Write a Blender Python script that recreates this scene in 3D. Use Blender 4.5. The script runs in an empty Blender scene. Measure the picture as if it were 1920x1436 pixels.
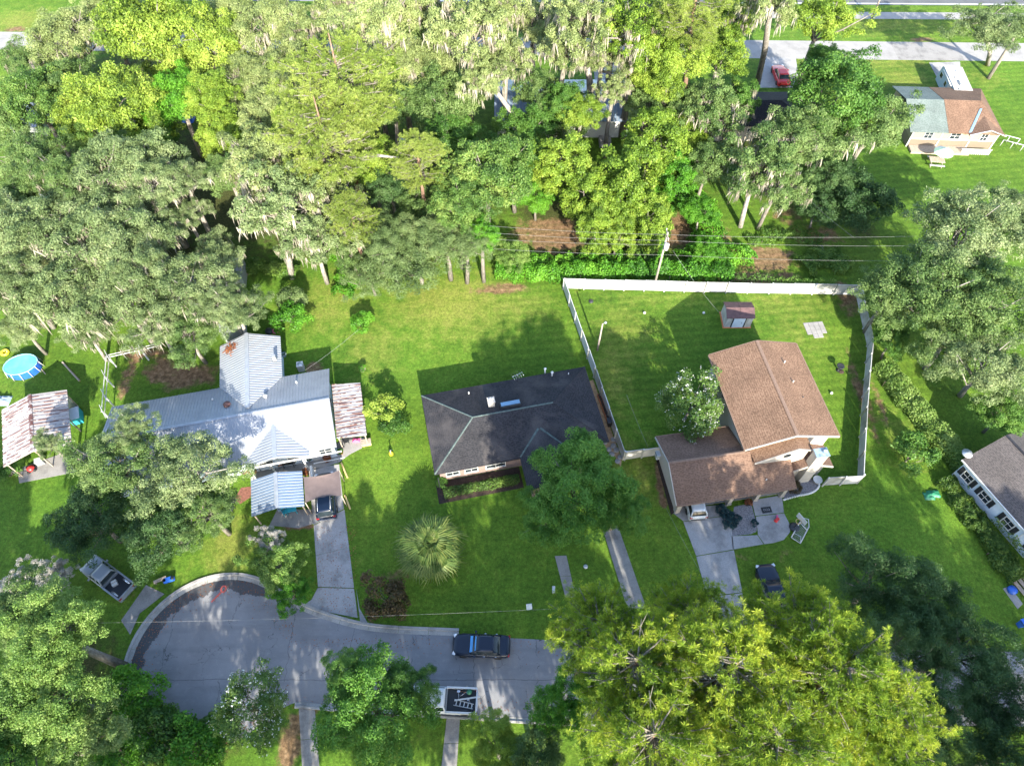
import bpy, math, random
import numpy as np
from mathutils import Vector, Matrix

# ------------------------------------------------------------------ camera, sky, sun, exposure
S = bpy.context.scene
COL = S.collection
CAM_H, FPX = 63.0, 1331.0
PITCH = math.atan(2030 / 1331.0)            # degrees below the horizon
cd = bpy.data.cameras.new('drone_camera')
cam = bpy.data.objects.new('drone_camera', cd)
COL.objects.link(cam)
cam.location = (0, 0, CAM_H)
cam.rotation_euler = (math.pi / 2 - PITCH, 0, 0)
cd.sensor_width = 36
cd.lens = 36 * FPX / 1920
cd.clip_start, cd.clip_end = 0.5, 6000
S.camera = cam

SUN_EL, SUN_AZ = math.radians(28), math.radians(13)     # azimuth: from due south towards the east
w = bpy.data.worlds.new('World'); S.world = w; w.use_nodes = True
nt = w.node_tree; nt.nodes.clear()
sky = nt.nodes.new('ShaderNodeTexSky'); sky.sky_type = 'NISHITA'; sky.sun_disc = False
sky.sun_elevation = SUN_EL; sky.sun_rotation = math.pi - SUN_AZ
sky.air_density = 1.0; sky.dust_density = 1.0; sky.ozone_density = 1.0
bg = nt.nodes.new('ShaderNodeBackground'); bg.inputs[1].default_value = 0.15
wo = nt.nodes.new('ShaderNodeOutputWorld')
nt.links.new(sky.outputs[0], bg.inputs[0]); nt.links.new(bg.outputs[0], wo.inputs[0])
sd = bpy.data.lights.new('sun', 'SUN'); sd.energy = 4.1; sd.angle = math.radians(0.55); sd.color = (1, .93, .78)
sun = bpy.data.objects.new('sun', sd); COL.objects.link(sun)
to_sun = Vector((math.sin(SUN_AZ) * math.cos(SUN_EL), -math.cos(SUN_AZ) * math.cos(SUN_EL), math.sin(SUN_EL)))
sun.rotation_euler = to_sun.to_track_quat('Z', 'Y').to_euler()
sun.location = (0, -20, 90)
S.view_settings.view_transform = 'Standard'; S.view_settings.look = 'None'
S.view_settings.exposure = 2.1; S.view_settings.gamma = 1.0
S.render.engine = 'CYCLES'
S.cycles.max_bounces = 6; S.cycles.diffuse_bounces = 3; S.cycles.glossy_bounces = 2
S.cycles.transmission_bounces = 4; S.cycles.caustics_reflective = False; S.cycles.caustics_refractive = False

# ------------------------------------------------------------------ helpers
_c, _s = math.cos(PITCH), math.sin(PITCH)
def at(px, py, z=0.0):
    """world point at height z seen at a photograph pixel"""
    x = (px - 960) / FPX; y = (718 - py) / FPX
    d = (x, _c + y * _s, -_s + y * _c)
    t = (CAM_H - z) / -d[2]
    return Vector((d[0] * t, d[1] * t, z))
def depth(p):
    return p[1] * _c - (p[2] - CAM_H) * _s

class Fr:
    """a local frame on the ground"""
    def __init__(s, ox, oy, deg):
        s.o = (ox, oy); s.r = math.radians(deg); s.c, s.s = math.cos(s.r), math.sin(s.r)
    def L(s, w):
        x, y = w[0] - s.o[0], w[1] - s.o[1]
        return Vector((x * s.c + y * s.s, -x * s.s + y * s.c, w[2] if len(w) > 2 else 0))
    def px(s, a, b, z=0.0):
        return s.L(at(a, b, z))

def tag(o, label=None, cat=None, group=None, kind=None):
    if label: o['label'] = label
    if cat: o['category'] = cat
    if group: o['group'] = group
    if kind: o['kind'] = kind
    return o
def thing(name, label, cat, loc=(0, 0, 0), deg=0, group=None):
    o = bpy.data.objects.new(name, None); COL.objects.link(o)
    o.location = (loc[0], loc[1], loc[2] if len(loc) > 2 else 0); o.rotation_euler = (0, 0, math.radians(deg))
    o.empty_display_size = .3
    return tag(o, label, cat, group)
def inst(name, me, parent=None, loc=(0, 0, 0), rot=(0, 0, 0), sc=(1, 1, 1), mat=None):
    o = bpy.data.objects.new(name, me); COL.objects.link(o)
    o.parent = parent; o.location = loc; o.rotation_euler = rot; o.scale = sc
    if mat is not None and len(o.material_slots):
        o.material_slots[0].link = 'OBJECT'; o.material_slots[0].material = mat
    return o
def copy_tree(o, parent=None):
    c = o.copy(); COL.objects.link(c); c.parent = parent
    for ch in list(o.children):
        copy_tree(ch, c)
    return c

class MB:
    def __init__(s): s.v = []; s.f = []; s.sm = []
    def add(s, vs, fs, smooth=False):
        b = len(s.v); s.v += [tuple(v) for v in vs]
        s.f += [tuple(b + i for i in f) for f in fs]; s.sm += [smooth] * len(fs); return s
    def box(s, c, d, deg=0, tilt=None):
        hx, hy, hz = d[0] / 2, d[1] / 2, d[2] / 2
        M = Matrix.Rotation(math.radians(deg), 3, 'Z')
        if tilt: M = M @ Matrix.Rotation(math.radians(tilt[1]), 3, tilt[0])
        vs = [M @ Vector((x, y, z)) + Vector(c) for x in (-hx, hx) for y in (-hy, hy) for z in (-hz, hz)]
        return s.add(vs, [(0, 1, 3, 2), (4, 6, 7, 5), (0, 4, 5, 1), (2, 3, 7, 6), (0, 2, 6, 4), (1, 5, 7, 3)])
    def prism(s, pts, z0, z1):
        n = len(pts)
        a = sum(pts[i][0] * pts[(i + 1) % n][1] - pts[(i + 1) % n][0] * pts[i][1] for i in range(n))
        if a < 0: pts = pts[::-1]
        vs = [(p[0], p[1], z0) for p in pts] + [(p[0], p[1], z1) for p in pts]
        return s.add(vs, [tuple(range(n))[::-1], tuple(range(n, 2 * n))] + [(i, (i + 1) % n, n + (i + 1) % n, n + i) for i in range(n)])
    def slab(s, pts, t):
        """a flat polygon in space with thickness t below it"""
        pts = [Vector(p) for p in pts]; n = len(pts)
        nz = sum(pts[i][0] * pts[(i + 1) % n][1] - pts[(i + 1) % n][0] * pts[i][1] for i in range(n))
        if nz < 0: pts = pts[::-1]
        vs = pts + [p - Vector((0, 0, t)) for p in pts]
        return s.add(vs, [tuple(range(n)), tuple(range(n, 2 * n))[::-1]] + [(n + i, n + (i + 1) % n, (i + 1) % n, i) for i in range(n)])
    def tube(s, pts, rs, n=6, smooth=True):
        pts = [Vector(p) for p in pts]
        if not isinstance(rs, (list, tuple)): rs = [rs] * len(pts)
        vs = []
        for i, p in enumerate(pts):
            d = (pts[min(i + 1, len(pts) - 1)] - pts[max(i - 1, 0)]).normalized()
            a = d.cross(Vector((0, 0, 1)) if abs(d.z) < .9 else Vector((1, 0, 0))).normalized(); b = d.cross(a)
            for k in range(n):
                t = 2 * math.pi * k / n
                vs.append(p + (a * math.cos(t) + b * math.sin(t)) * rs[i])
        fs = [(i * n + k, i * n + (k + 1) % n, (i + 1) * n + (k + 1) % n, (i + 1) * n + k) for i in range(len(pts) - 1) for k in range(n)]
        fs += [tuple(range(n))[::-1], tuple(range((len(pts) - 1) * n, len(pts) * n))]
        return s.add(vs, fs, smooth)
    def lathe(s, prof, c=(0, 0, 0), n=16):
        vs = [(c[0] + r * math.cos(2 * math.pi * k / n), c[1] + r * math.sin(2 * math.pi * k / n), c[2] + z) for r, z in prof for k in range(n)]
        m = len(prof)
        fs = [(i * n + k, i * n + (k + 1) % n, (i + 1) * n + (k + 1) % n, (i + 1) * n + k) for i in range(m - 1) for k in range(n)]
        fs += [tuple(range(n))[::-1], tuple(range((m - 1) * n, m * n))]
        return s.add(vs, fs, True)
    def loft(s, rings, smooth=True, closed=True):
        n = len(rings[0]); vs = [p for r in rings for p in r]
        fs = [(i * n + k, i * n + (k + 1) % n, (i + 1) * n + (k + 1) % n, (i + 1) * n + k) for i in range(len(rings) - 1) for k in range(n if closed else n - 1)]
        s.add(vs, fs, smooth)
        s.add(rings[0], [tuple(range(n))[::-1]]); s.add(rings[-1], [tuple(range(n))]); return s
    def mesh(s, name, mat):
        me = bpy.data.meshes.new(name); me.from_pydata(s.v, [], s.f)
        me.polygons.foreach_set('use_smooth', s.sm)
        if mat is not None: me.materials.append(mat)
        me.update(); return me
    def build(s, name, mat, parent=None, **k):
        o = inst(name, s.mesh(name, mat), parent)
        if k: tag(o, **k)
        return o

# ------------------------------------------------------------------ materials
def lin(h):
    """sRGB 0-255 triple to linear"""
    return tuple((c / 255 / 12.92) if c <= 10 else ((c / 255 + .055) / 1.055) ** 2.4 for c in h)
class NT:
    def __init__(s, name):
        s.m = bpy.data.materials.new(name); s.m.use_nodes = True; s.t = s.m.node_tree; s.n = s.t.nodes; s.n.clear()
        s.out = s.n.new('ShaderNodeOutputMaterial'); s.b = s.n.new('ShaderNodeBsdfPrincipled')
        s.t.links.new(s.b.outputs[0], s.out.inputs[0]); s.pos = None
    def link(s, a, b): s.t.links.new(a, b)
    def coord(s):
        if s.pos is None: s.pos = s.n.new('ShaderNodeTexCoord').outputs['Object']
        return s.pos
    def mapped(s, sc=(1, 1, 1), rot=(0, 0, 0)):
        m = s.n.new('ShaderNodeMapping'); m.inputs['Scale'].default_value = sc; m.inputs['Rotation'].default_value = rot
        s.link(s.coord(), m.inputs[0]); return m.outputs[0]
    def noise(s, scale, detail=4, vec=None, rough=.55, dist=0):
        n = s.n.new('ShaderNodeTexNoise'); n.inputs['Scale'].default_value = scale; n.inputs['Detail'].default_value = detail
        n.inputs['Roughness'].default_value = rough; n.inputs['Distortion'].default_value = dist
        s.link(vec or s.coord(), n.inputs[0]); return n.outputs[0]
    def voro(s, scale, feat='F1', vec=None):
        n = s.n.new('ShaderNodeTexVoronoi'); n.feature = feat; n.inputs['Scale'].default_value = scale
        s.link(vec or s.coord(), n.inputs[0]); return n.outputs['Distance']
    def ramp(s, fac, stops, interp='LINEAR'):
        r = s.n.new('ShaderNodeValToRGB'); r.color_ramp.interpolation = interp
        e = r.color_ramp.elements
        while len(e) > 1: e.remove(e[-1])
        e[0].position = stops[0][0]; c = stops[0][1]; e[0].color = (*c, 1) if isinstance(c, tuple) else (c, c, c, 1)
        for p, c in stops[1:]:
            x = e.new(p); x.color = (*c, 1) if isinstance(c, tuple) else (c, c, c, 1)
        s.link(fac, r.inputs[0]); return r.outputs[0]
    def mix(s, fac, a, b, mode='MIX'):
        n = s.n.new('ShaderNodeMix'); n.data_type = 'RGBA'; n.blend_type = mode
        for k, x in ((0, fac), (6, a), (7, b)):
            if isinstance(x, (int, float)): n.inputs[k].default_value = x if k == 0 else (x, x, x, 1)
            elif isinstance(x, tuple): n.inputs[k].default_value = (*x, 1)
            else: s.link(x, n.inputs[k])
        return n.outputs[2]
    def math(s, op, a, b=0.0, c=None):
        n = s.n.new('ShaderNodeMath'); n.operation = op
        for k, x in ((0, a), (1, b), (2, c)):
            if x is None: continue
            if isinstance(x, (int, float)): n.inputs[k].default_value = x
            else: s.link(x, n.inputs[k])
        return n.outputs[0]
    def attr(s, name):
        n = s.n.new('ShaderNodeAttribute'); n.attribute_name = name; return n.outputs['Fac']
    def color(s, c):
        if isinstance(c, tuple): s.b.inputs['Base Color'].default_value = (*c, 1)
        else: s.link(c, s.b.inputs['Base Color'])
    def bump(s, h, strength=.4, dist=.05):
        n = s.n.new('ShaderNodeBump'); n.inputs['Strength'].default_value = strength; n.inputs['Distance'].default_value = dist
        s.link(h, n.inputs['Height']); s.link(n.outputs[0], s.b.inputs['Normal'])
    def done(s, rough=.7, metal=0.0, spec=.5):
        s.b.inputs['Roughness'].default_value = rough; s.b.inputs['Metallic'].default_value = metal
        s.b.inputs['Specular IOR Level'].default_value = spec
        return s.m

def plain(name, c, rough=.6, metal=0.0, var=.18, scale=3.0, bump=0.0, spec=.5):
    m = NT(name)
    k = m.noise(scale, 5)
    d = tuple(x * (1 - var) for x in c); l = tuple(min(1, x * (1 + var)) for x in c)
    m.color(m.ramp(k, [(.3, d), (.7, l)]))
    if bump: m.bump(m.noise(scale * 8, 3), bump, .02)
    return m.done(rough, metal, spec)

M = {}
def mats():
    M['white'] = plain('white_paint', (.52, .52, .51), .5, var=.08)
    m = NT('weathered_vinyl'); oi = m.n.new('ShaderNodeObjectInfo')
    f = m.math('ADD', m.math('MULTIPLY', m.noise(2.5, 5, m.mapped((1, 1, .4))), .7), m.math('MULTIPLY', oi.outputs['Random'], .35))
    m.color(m.ramp(f, [(.3, (.24, .235, .21)), (.5, (.42, .42, .41)), (.8, (.52, .52, .52))])); M['fence_white'] = m.done(.5)
    M['trim'] = plain('cream_trim', (.34, .315, .28), .5, var=.06)
    M['brick'] = plain('pink_brick_wall', (.185, .135, .12), .8, var=.22, scale=9)
    M['stucco'] = plain('cream_stucco', (.40, .365, .325), .8, var=.08, scale=2)
    M['siding_blue'] = plain('pale_blue_siding', (.50, .58, .68), .5, var=.05)
    M['siding_tan'] = plain('tan_siding', (.155, .122, .09), .6, var=.06)
    M['siding_cream'] = plain('cream_siding', (.25, .21, .155), .6, var=.06)
    M['glass'] = plain('window_glass', (.018, .026, .032), .06, var=.4, scale=1.5, spec=.35)
    M['black_rubber'] = plain('black_rubber', (.015, .015, .016), .7)
    M['dark'] = plain('dark_plastic', (.02, .022, .026), .5)
    M['chrome'] = plain('bright_metal', (.6, .6, .62), .25, .9, var=.05)
    M['galv'] = plain('galvanised_metal', (.42, .44, .46), .45, .5, var=.2, scale=5)
    M['wood'] = plain('weathered_timber', (.30, .25, .20), .8, var=.3, scale=6)
    M['pole_wood'] = plain('grey_pole_timber', (.26, .22, .19), .85, var=.25, scale=4)
    M['lumber'] = plain('yellow_lumber', (.55, .40, .17), .7, var=.15)
    M['concrete'] = None
    M['blue_plastic'] = plain('blue_plastic', (.02, .10, .45), .4, var=.15)
    M['teal'] = plain('teal_fabric', (.02, .30, .38), .7, var=.25)
    M['red'] = plain('red_plastic', (.55, .03, .03), .4, var=.15)
    M['pink'] = plain('pink_fabric', (.60, .10, .25), .7, var=.25)
    M['yellow'] = plain('yellow_plastic', (.75, .55, .03), .4, var=.1)
    M['orange'] = plain('terracotta', (.45, .16, .06), .7, var=.25)
    M['mulch'] = plain('dark_mulch', (.035, .022, .016), .95, var=.5, scale=6, bump=.5)
    M['shade_cloth'] = plain('brown_shade_cloth', (.115, .085, .08), .9, var=.12, scale=2)
    M['wire'] = plain('pale_cable', (.20, .20, .20), .5)
    M['green_plastic'] = plain('green_plastic', (.02, .16, .08), .5)
    M['umbrella'] = plain('sage_canvas', (.34, .48, .34), .8, var=.1)
    M['umbrella_pale'] = plain('pale_canvas', (.62, .68, .58), .8, var=.1)
    M['rv_white'] = plain('camper_shell', (.40, .375, .35), .5, var=.08)
    M['rv_side'] = plain('camper_side', (.26, .34, .40), .4, var=.06)
    # bark
    for n, c in (('bark', (.17, .13, .10)), ('bark_grey', (.20, .18, .155)), ('bark_pine', (.20, .125, .09)), ('bark_pale', (.29, .265, .235))):
        m = NT(n); k = m.noise(7, 5, m.mapped((1, 1, .25)))
        m.color(m.ramp(k, [(.3, tuple(x * .45 for x in c)), (.55, c), (.8, tuple(x * 1.5 for x in c))])); m.bump(k, .7, .06)
        M[n] = m.done(.9, 0, .2)
    # concrete
    def conc(n, c, dark=.55):
        m = NT(n)
        a = m.noise(.55, 6, rough=.65); b = m.noise(14, 4)
        col = m.ramp(a, [(.28, tuple(x * dark for x in c)), (.5, c), (.75, tuple(x * 1.15 for x in c))])
        m.color(m.mix(.35, col, m.ramp(b, [(.3, .2), (.7, .6)]), 'OVERLAY')); m.bump(b, .25, .01)
        return m.done(.85, 0, .3)
    M['concrete'] = conc('driveway_concrete', (.29, .285, .285))
    M['kerb'] = conc('kerb_concrete', (.31, .30, .285), .45)
    M['old_concrete'] = conc('old_concrete', (.235, .225, .215), .45)
    M['pale_concrete'] = conc('pale_concrete', (.27, .26, .25), .75)
    # asphalt with cracks and tar lines
    m = NT('worn_asphalt')
    a = m.noise(.35, 6, rough=.6); b = m.noise(22, 4)
    base = m.ramp(a, [(.3, (.165, .167, .180)), (.7, (.228, .230, .242))])
    wn = m.n.new('ShaderNodeTexNoise'); wn.inputs['Scale'].default_value = .9; wn.inputs['Detail'].default_value = 5; m.link(m.coord(), wn.inputs[0])
    cr = m.voro(.34, 'DISTANCE_TO_EDGE', m.mix(1.0, m.coord(), m.mix(1.0, wn.outputs[1], (2.6, 2.6, 0), 'MULTIPLY'), 'ADD'))
    crm = m.math('MULTIPLY', m.math('LESS_THAN', cr, .0045), m.math('GREATER_THAN', m.noise(.55, 3), .53))
    base = m.mix(m.math('MULTIPLY', crm, .75), base, (.06, .06, .06))
    sx = m.n.new('ShaderNodeSeparateXYZ'); m.link(m.coord(), sx.inputs[0])
    wob = m.math('MULTIPLY', m.noise(.8, 4), 1.1)
    jx = m.math('ABSOLUTE', m.math('SUBTRACT', m.math('FRACT', m.math('MULTIPLY', m.math('ADD', sx.outputs[0], wob), .19)), .5))
    jy = m.math('ABSOLUTE', m.math('SUBTRACT', sx.outputs[1], m.math('ADD', 11.6, m.math('MULTIPLY', wob, .3))))
    jm = m.math('MAXIMUM', m.math('MULTIPLY', m.math('LESS_THAN', jx, .0055), m.math('GREATER_THAN', m.noise(.3, 2), .46)), m.math('LESS_THAN', jy, .03))
    base = m.mix(m.math('MULTIPLY', jm, .6), base, (.065, .065, .07))
    base = m.mix(m.ramp(m.noise(1.7, 6, rough=.7), [(.56, 0.), (.72, .45)]), base, (.30, .295, .285))
    base = m.mix(m.ramp(m.noise(.5, 5, m.mapped((.35, 2.2, 1)), rough=.6), [(.5, 0.), (.75, .4)]), base, (.085, .087, .10))
    st = m.attr('stain_shade')
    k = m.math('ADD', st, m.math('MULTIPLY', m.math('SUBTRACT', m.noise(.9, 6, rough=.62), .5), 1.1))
    damp_shade = m.ramp(k, [(.49, 0.), (.53, 1.)])
    base = m.mix(m.math('MULTIPLY', damp_shade, .78), base, (.032, .033, .037))
    m.color(m.mix(.3, base, m.ramp(b, [(.3, .25), (.7, .62)]), 'OVERLAY')); m.bump(b, .3, .01)
    M['asphalt'] = m.done(.85, 0, .3)
    M['asphalt_dark'] = conc('dark_asphalt', (.10, .102, .11), .8)
    # shingles: courses follow the height of the roof
    def shingle(n, cs, streak=.0, algae=None, course=7.0):
        m = NT(n)
        fine = m.voro(5.5, 'F1', m.mapped((1, 1, 2.2))); a = m.noise(.5, 5); g = m.noise(30, 3)
        col = m.ramp(m.math('MULTIPLY', m.math('ADD', m.noise(7, 4), fine), .62), [(.25, cs[0]), (.5, cs[1]), (.75, cs[2])])
        sp = m.n.new('ShaderNodeSeparateXYZ'); m.link(m.coord(), sp.inputs[0])
        fr = m.math('FRACT', m.math('MULTIPLY', sp.outputs[2], course * 2.4))
        col = m.mix(m.math('MULTIPLY', m.math('LESS_THAN', fr, .22), .35), col, tuple(x * .35 for x in cs[0]))
        col = m.mix(.45, col, m.ramp(a, [(.3, .3), (.7, .68)]), 'OVERLAY')
        if algae:
            q = m.noise(.33, 4, rough=.6, dist=.4)
            col = m.mix(m.ramp(q, [(.48, 0.), (.68, .6)]), col, algae)
        m.color(col); m.bump(m.math('ADD', fr, m.math('MULTIPLY', g, .5)), .35, .03)
        return m.done(.9, 0, .25)
    M['shingle_dark'] = shingle('charcoal_shingle', ((.012, .012, .015), (.022, .022, .026), (.035, .034, .038)), algae=(.085, .075, .072))
    M['shingle_brown'] = shingle('brown_shingle', ((.088, .050, .033), (.138, .081, .053), (.195, .121, .080)))
    M['shingle_old'] = shingle('dark_brown_shingle', ((.088, .052, .038), (.125, .076, .055), (.168, .107, .078)))
    M['shingle_green'] = shingle('grey_green_shingle', ((.072, .098, .093), (.105, .135, .128), (.145, .175, .165)))
    M['shingle_tan'] = shingle('tan_shingle', ((.08, .046, .032), (.125, .074, .05), (.175, .11, .075)))
    M['shingle_slate'] = shingle('slate_shingle', ((.045, .040, .042), (.070, .062, .062), (.10, .088, .085)))
    M['shingle_black'] = shingle('black_shingle', ((.010, .011, .016), (.016, .017, .024), (.026, .027, .035)))
    M['ridge_green'] = plain('ridge_cap_lichen', (.070, .095, .088), .9, var=.35, scale=4)
    M['ridge_brown'] = plain('ridge_cap_brown', (.17, .11, .08), .9, var=.2, scale=6)
    # metal roofs
    def metal(n, c, rust=None, cut=.55, dirt=.5, st=(.25, 3.2, 1)):
        m = NT(n)
        a = m.noise(.8, 6, rough=.6)
        col = m.ramp(a, [(.3, tuple(x * .78 for x in c)), (.7, c)])
        col = m.mix(m.ramp(m.noise(3.2, 5, rough=.7), [(.62, 0.), (.8, dirt)]), col, tuple(x * .35 for x in c))
        if rust:
            q = m.noise(1.3, 6, m.mapped(st), rough=.72)
            col = m.mix(m.ramp(q, [(cut, 0.), (cut + .07, 1.)]), col, m.ramp(m.noise(6, 3), [(.3, tuple(x * .6 for x in rust)), (.7, rust)]))
        m.color(col); return m.done(.42, .35 if not rust else .05, .5)
    M['metal_white'] = metal('white_metal_roof', (.33, .345, .375), dirt=.3)
    M['metal_grey'] = metal('grey_metal_roof', (.33, .35, .385), dirt=.4)
    M['metal_blue'] = metal('blue_grey_metal_roof', (.21, .28, .38), dirt=.25)
    M['metal_rust'] = metal('rusty_metal_roof', (.36, .34, .335), rust=(.13, .05, .035), cut=.50)
    M['metal_rust_pale'] = metal('half_rusty_metal_roof', (.37, .335, .32), rust=(.20, .10, .075), cut=.54)
    M['metal_rib'] = plain('metal_rib', (.33, .345, .375), .4, .35, var=.12)
    M['metal_rib_grey'] = plain('metal_rib_grey', (.30, .325, .36), .4, .35, var=.12)
    M['rib_rust'] = plain('rusty_rib', (.13, .06, .05), .85, var=.4, scale=3)
    M['rib_mixed'] = metal('patchy_rusty_rib', (.40, .38, .37), rust=(.12, .05, .038), cut=.46, st=(.6, 1.6, 1))
    M['shed_roof'] = plain('rusty_shed_roof', (.085, .045, .045), .75, var=.35, scale=2)
    # paint
    for n, c in (('car_black', (.004, .006, .010)), ('car_navy', (.004, .010, .026)), ('car_silver', (.20, .225, .26)), ('car_white', (.48, .50, .52)), ('car_red', (.50, .012, .015)), ('car_bed', (.012, .015, .022))):
        m = NT(n); m.color(c); m.b.inputs['Coat Weight'].default_value = .25; m.b.inputs['Coat Roughness'].default_value = .05
        M[n] = m.done(.3 if n != 'car_bed' else .7, 0, .35 if n in ('car_black', 'car_navy') else .5)
    m = NT('pool_water'); m.color(m.ramp(m.noise(.8, 3), [(.3, (.07, .42, .55)), (.7, (.14, .55, .66))])); m.bump(m.noise(3, 2), .1, .05); M['pool'] = m.done(.06, 0, .6)
    # gravel
    m = NT('grey_gravel'); v = m.voro(9); m.color(m.ramp(v, [(.05, (.06, .06, .065)), (.3, (.12, .115, .125)), (.6, (.20, .195, .205))])); m.bump(v, .8, .05); M['gravel'] = m.done(.9)
mats()

# ------------------------------------------------------------------ leaves
def leaf_mat(name, dark, mid, light, trans=.38, clump=.28, rough=.55):
    m = NT(name); n = m.n
    ge = n.new('ShaderNodeNewGeometry'); oi = n.new('ShaderNodeObjectInfo')
    r = ge.outputs['Random Per Island']
    cl = m.noise(clump, 3)
    f = m.math('ADD', m.math('MULTIPLY', r, .45), m.math('MULTIPLY', m.math('SUBTRACT', cl, .5), 1.9))
    f = m.math('ADD', f, m.math('MULTIPLY', m.math('SUBTRACT', oi.outputs['Random'], .5), .22))
    col = m.ramp(m.math('ADD', f, .26), [(.05, dark), (.45, mid), (.95, light)])
    m.color(col); m.done(rough, 0, .35)
    tr = n.new('ShaderNodeBsdfTranslucent'); m.link(m.mix(.35, col, (.35, .45, .02), 'MULTIPLY') if False else col, tr.inputs[0])
    ms = n.new('ShaderNodeMixShader'); ms.inputs[0].default_value = trans
    m.link(m.b.outputs[0], ms.inputs[1]); m.link(tr.outputs[0], ms.inputs[2]); m.link(ms.outputs[0], m.out.inputs[0])
    return m.m
LM = {
 'live':   leaf_mat('live_oak_leaf',   (.062, .102, .036), (.158, .225, .082), (.30, .36, .165)),
 'livegreen': leaf_mat('green_oak_leaf', (.045, .095, .024), (.115, .195, .050), (.22, .30, .10)),
 'oak':    leaf_mat('broad_oak_leaf',  (.026, .075, .012), (.070, .170, .024), (.15, .27, .048)),
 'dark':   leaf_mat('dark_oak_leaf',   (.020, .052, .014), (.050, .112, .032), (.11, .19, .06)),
 'gum':    leaf_mat('glossy_leaf',     (.035, .085, .016), (.10, .195, .036), (.25, .34, .08)),
 'yellow': leaf_mat('yellow_green_leaf', (.075, .135, .018), (.22, .32, .038), (.40, .48, .09)),
 'lime':   leaf_mat('lime_vine_leaf',  (.06, .12, .012), (.17, .275, .028), (.32, .41, .06)),
 'pale':   leaf_mat('pale_mossy_leaf', (.10, .14, .045), (.225, .285, .095), (.36, .41, .17)),
 'bright': leaf_mat('bright_bush_leaf', (.03, .11, .010), (.08, .24, .015), (.16, .36, .03)),
 'pine':   leaf_mat('pine_needle',     (.040, .100, .010), (.185, .285, .022), (.44, .48, .05), .42, .4),
 'pinepale': leaf_mat('pale_pine_needle', (.09, .145, .022), (.205, .280, .045), (.33, .39, .09), .4, .4),
 'willow': leaf_mat('feathery_leaf',   (.055, .095, .030), (.125, .195, .062), (.24, .31, .12)),
 'myrtle': leaf_mat('myrtle_leaf',     (.03, .075, .015), (.08, .16, .03), (.17, .26, .06)),
 'redbush': leaf_mat('reddish_leaf',   (.05, .030, .015), (.075, .060, .02), (.16, .10, .05)),
 'flower': leaf_mat('white_blossom',   (.45, .47, .42), (.62, .63, .58), (.78, .78, .74)),
 'moss':   leaf_mat('spanish_moss_strand', (.20, .175, .13), (.33, .30, .235), (.48, .45, .37), .3),
 'palm':   leaf_mat('palm_leaf',       (.040, .085, .016), (.095, .150, .030), (.26, .27, .08), .3),
 'weed':   leaf_mat('weed_leaf',       (.03, .08, .012), (.08, .17, .025), (.17, .27, .05)),
 'dead':   leaf_mat('lichen_twig',     (.28, .26, .23), (.42, .40, .36), (.55, .53, .49)),
 'rust':   leaf_mat('rusty_leaf',      (.14, .05, .02), (.28, .10, .04), (.40, .17, .08)),
 'hedge':  leaf_mat('hedge_leaf',      (.02, .055, .012), (.06, .13, .02), (.16, .24, .04)),
 'mid': leaf_mat('sun_brightened_oak_leaf', (.030, .095, .012), (.090, .220, .026), (.18, .33, .055)),  # oak greens brightened in place of sunlight the bungalow oak does not get
 'fresh': leaf_mat('fresh_green_leaf', (.05, .115, .022), (.14, .245, .045), (.28, .38, .10)),
 'teal':   leaf_mat('blue_green_juniper', (.008, .030, .032), (.018, .060, .065), (.04, .10, .10)),
}
rs = np.random.RandomState
def unit(a): return a / np.maximum(np.linalg.norm(a, axis=1, keepdims=True), 1e-9)
def quads_mesh(name, V, nper, mat):
    """V: (N, nper, 3) separate polygons"""
    N = V.shape[0]; me = bpy.data.meshes.new(name)
    me.vertices.add(N * nper); me.loops.add(N * nper); me.polygons.add(N)
    me.vertices.foreach_set('co', V.reshape(-1).astype(np.float32))
    me.loops.foreach_set('vertex_index', np.arange(N * nper, dtype=np.int32))
    me.polygons.foreach_set('loop_start', np.arange(0, N * nper, nper, dtype=np.int32))
    me.polygons.foreach_set('loop_total', np.full(N, nper, dtype=np.int32))
    me.materials.append(mat); me.update(calc_edges=True); return me
def leaves(rng, P, Nrm, size, aspect=.55):
    N = len(P)
    t = unit(np.cross(Nrm, rng.normal(size=(N, 3)))); b = np.cross(Nrm, t)
    l = (size * rng.uniform(.65, 1.35, (N, 1)))
    h = l * aspect * .5
    k = Nrm * l * rng.uniform(-.18, .05, (N, 1))
    return np.stack([P - t * l * .5 + k, P - b * h + t * l * .08, P + t * l * .5 + k, P + b * h + t * l * .08], 1)

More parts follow.
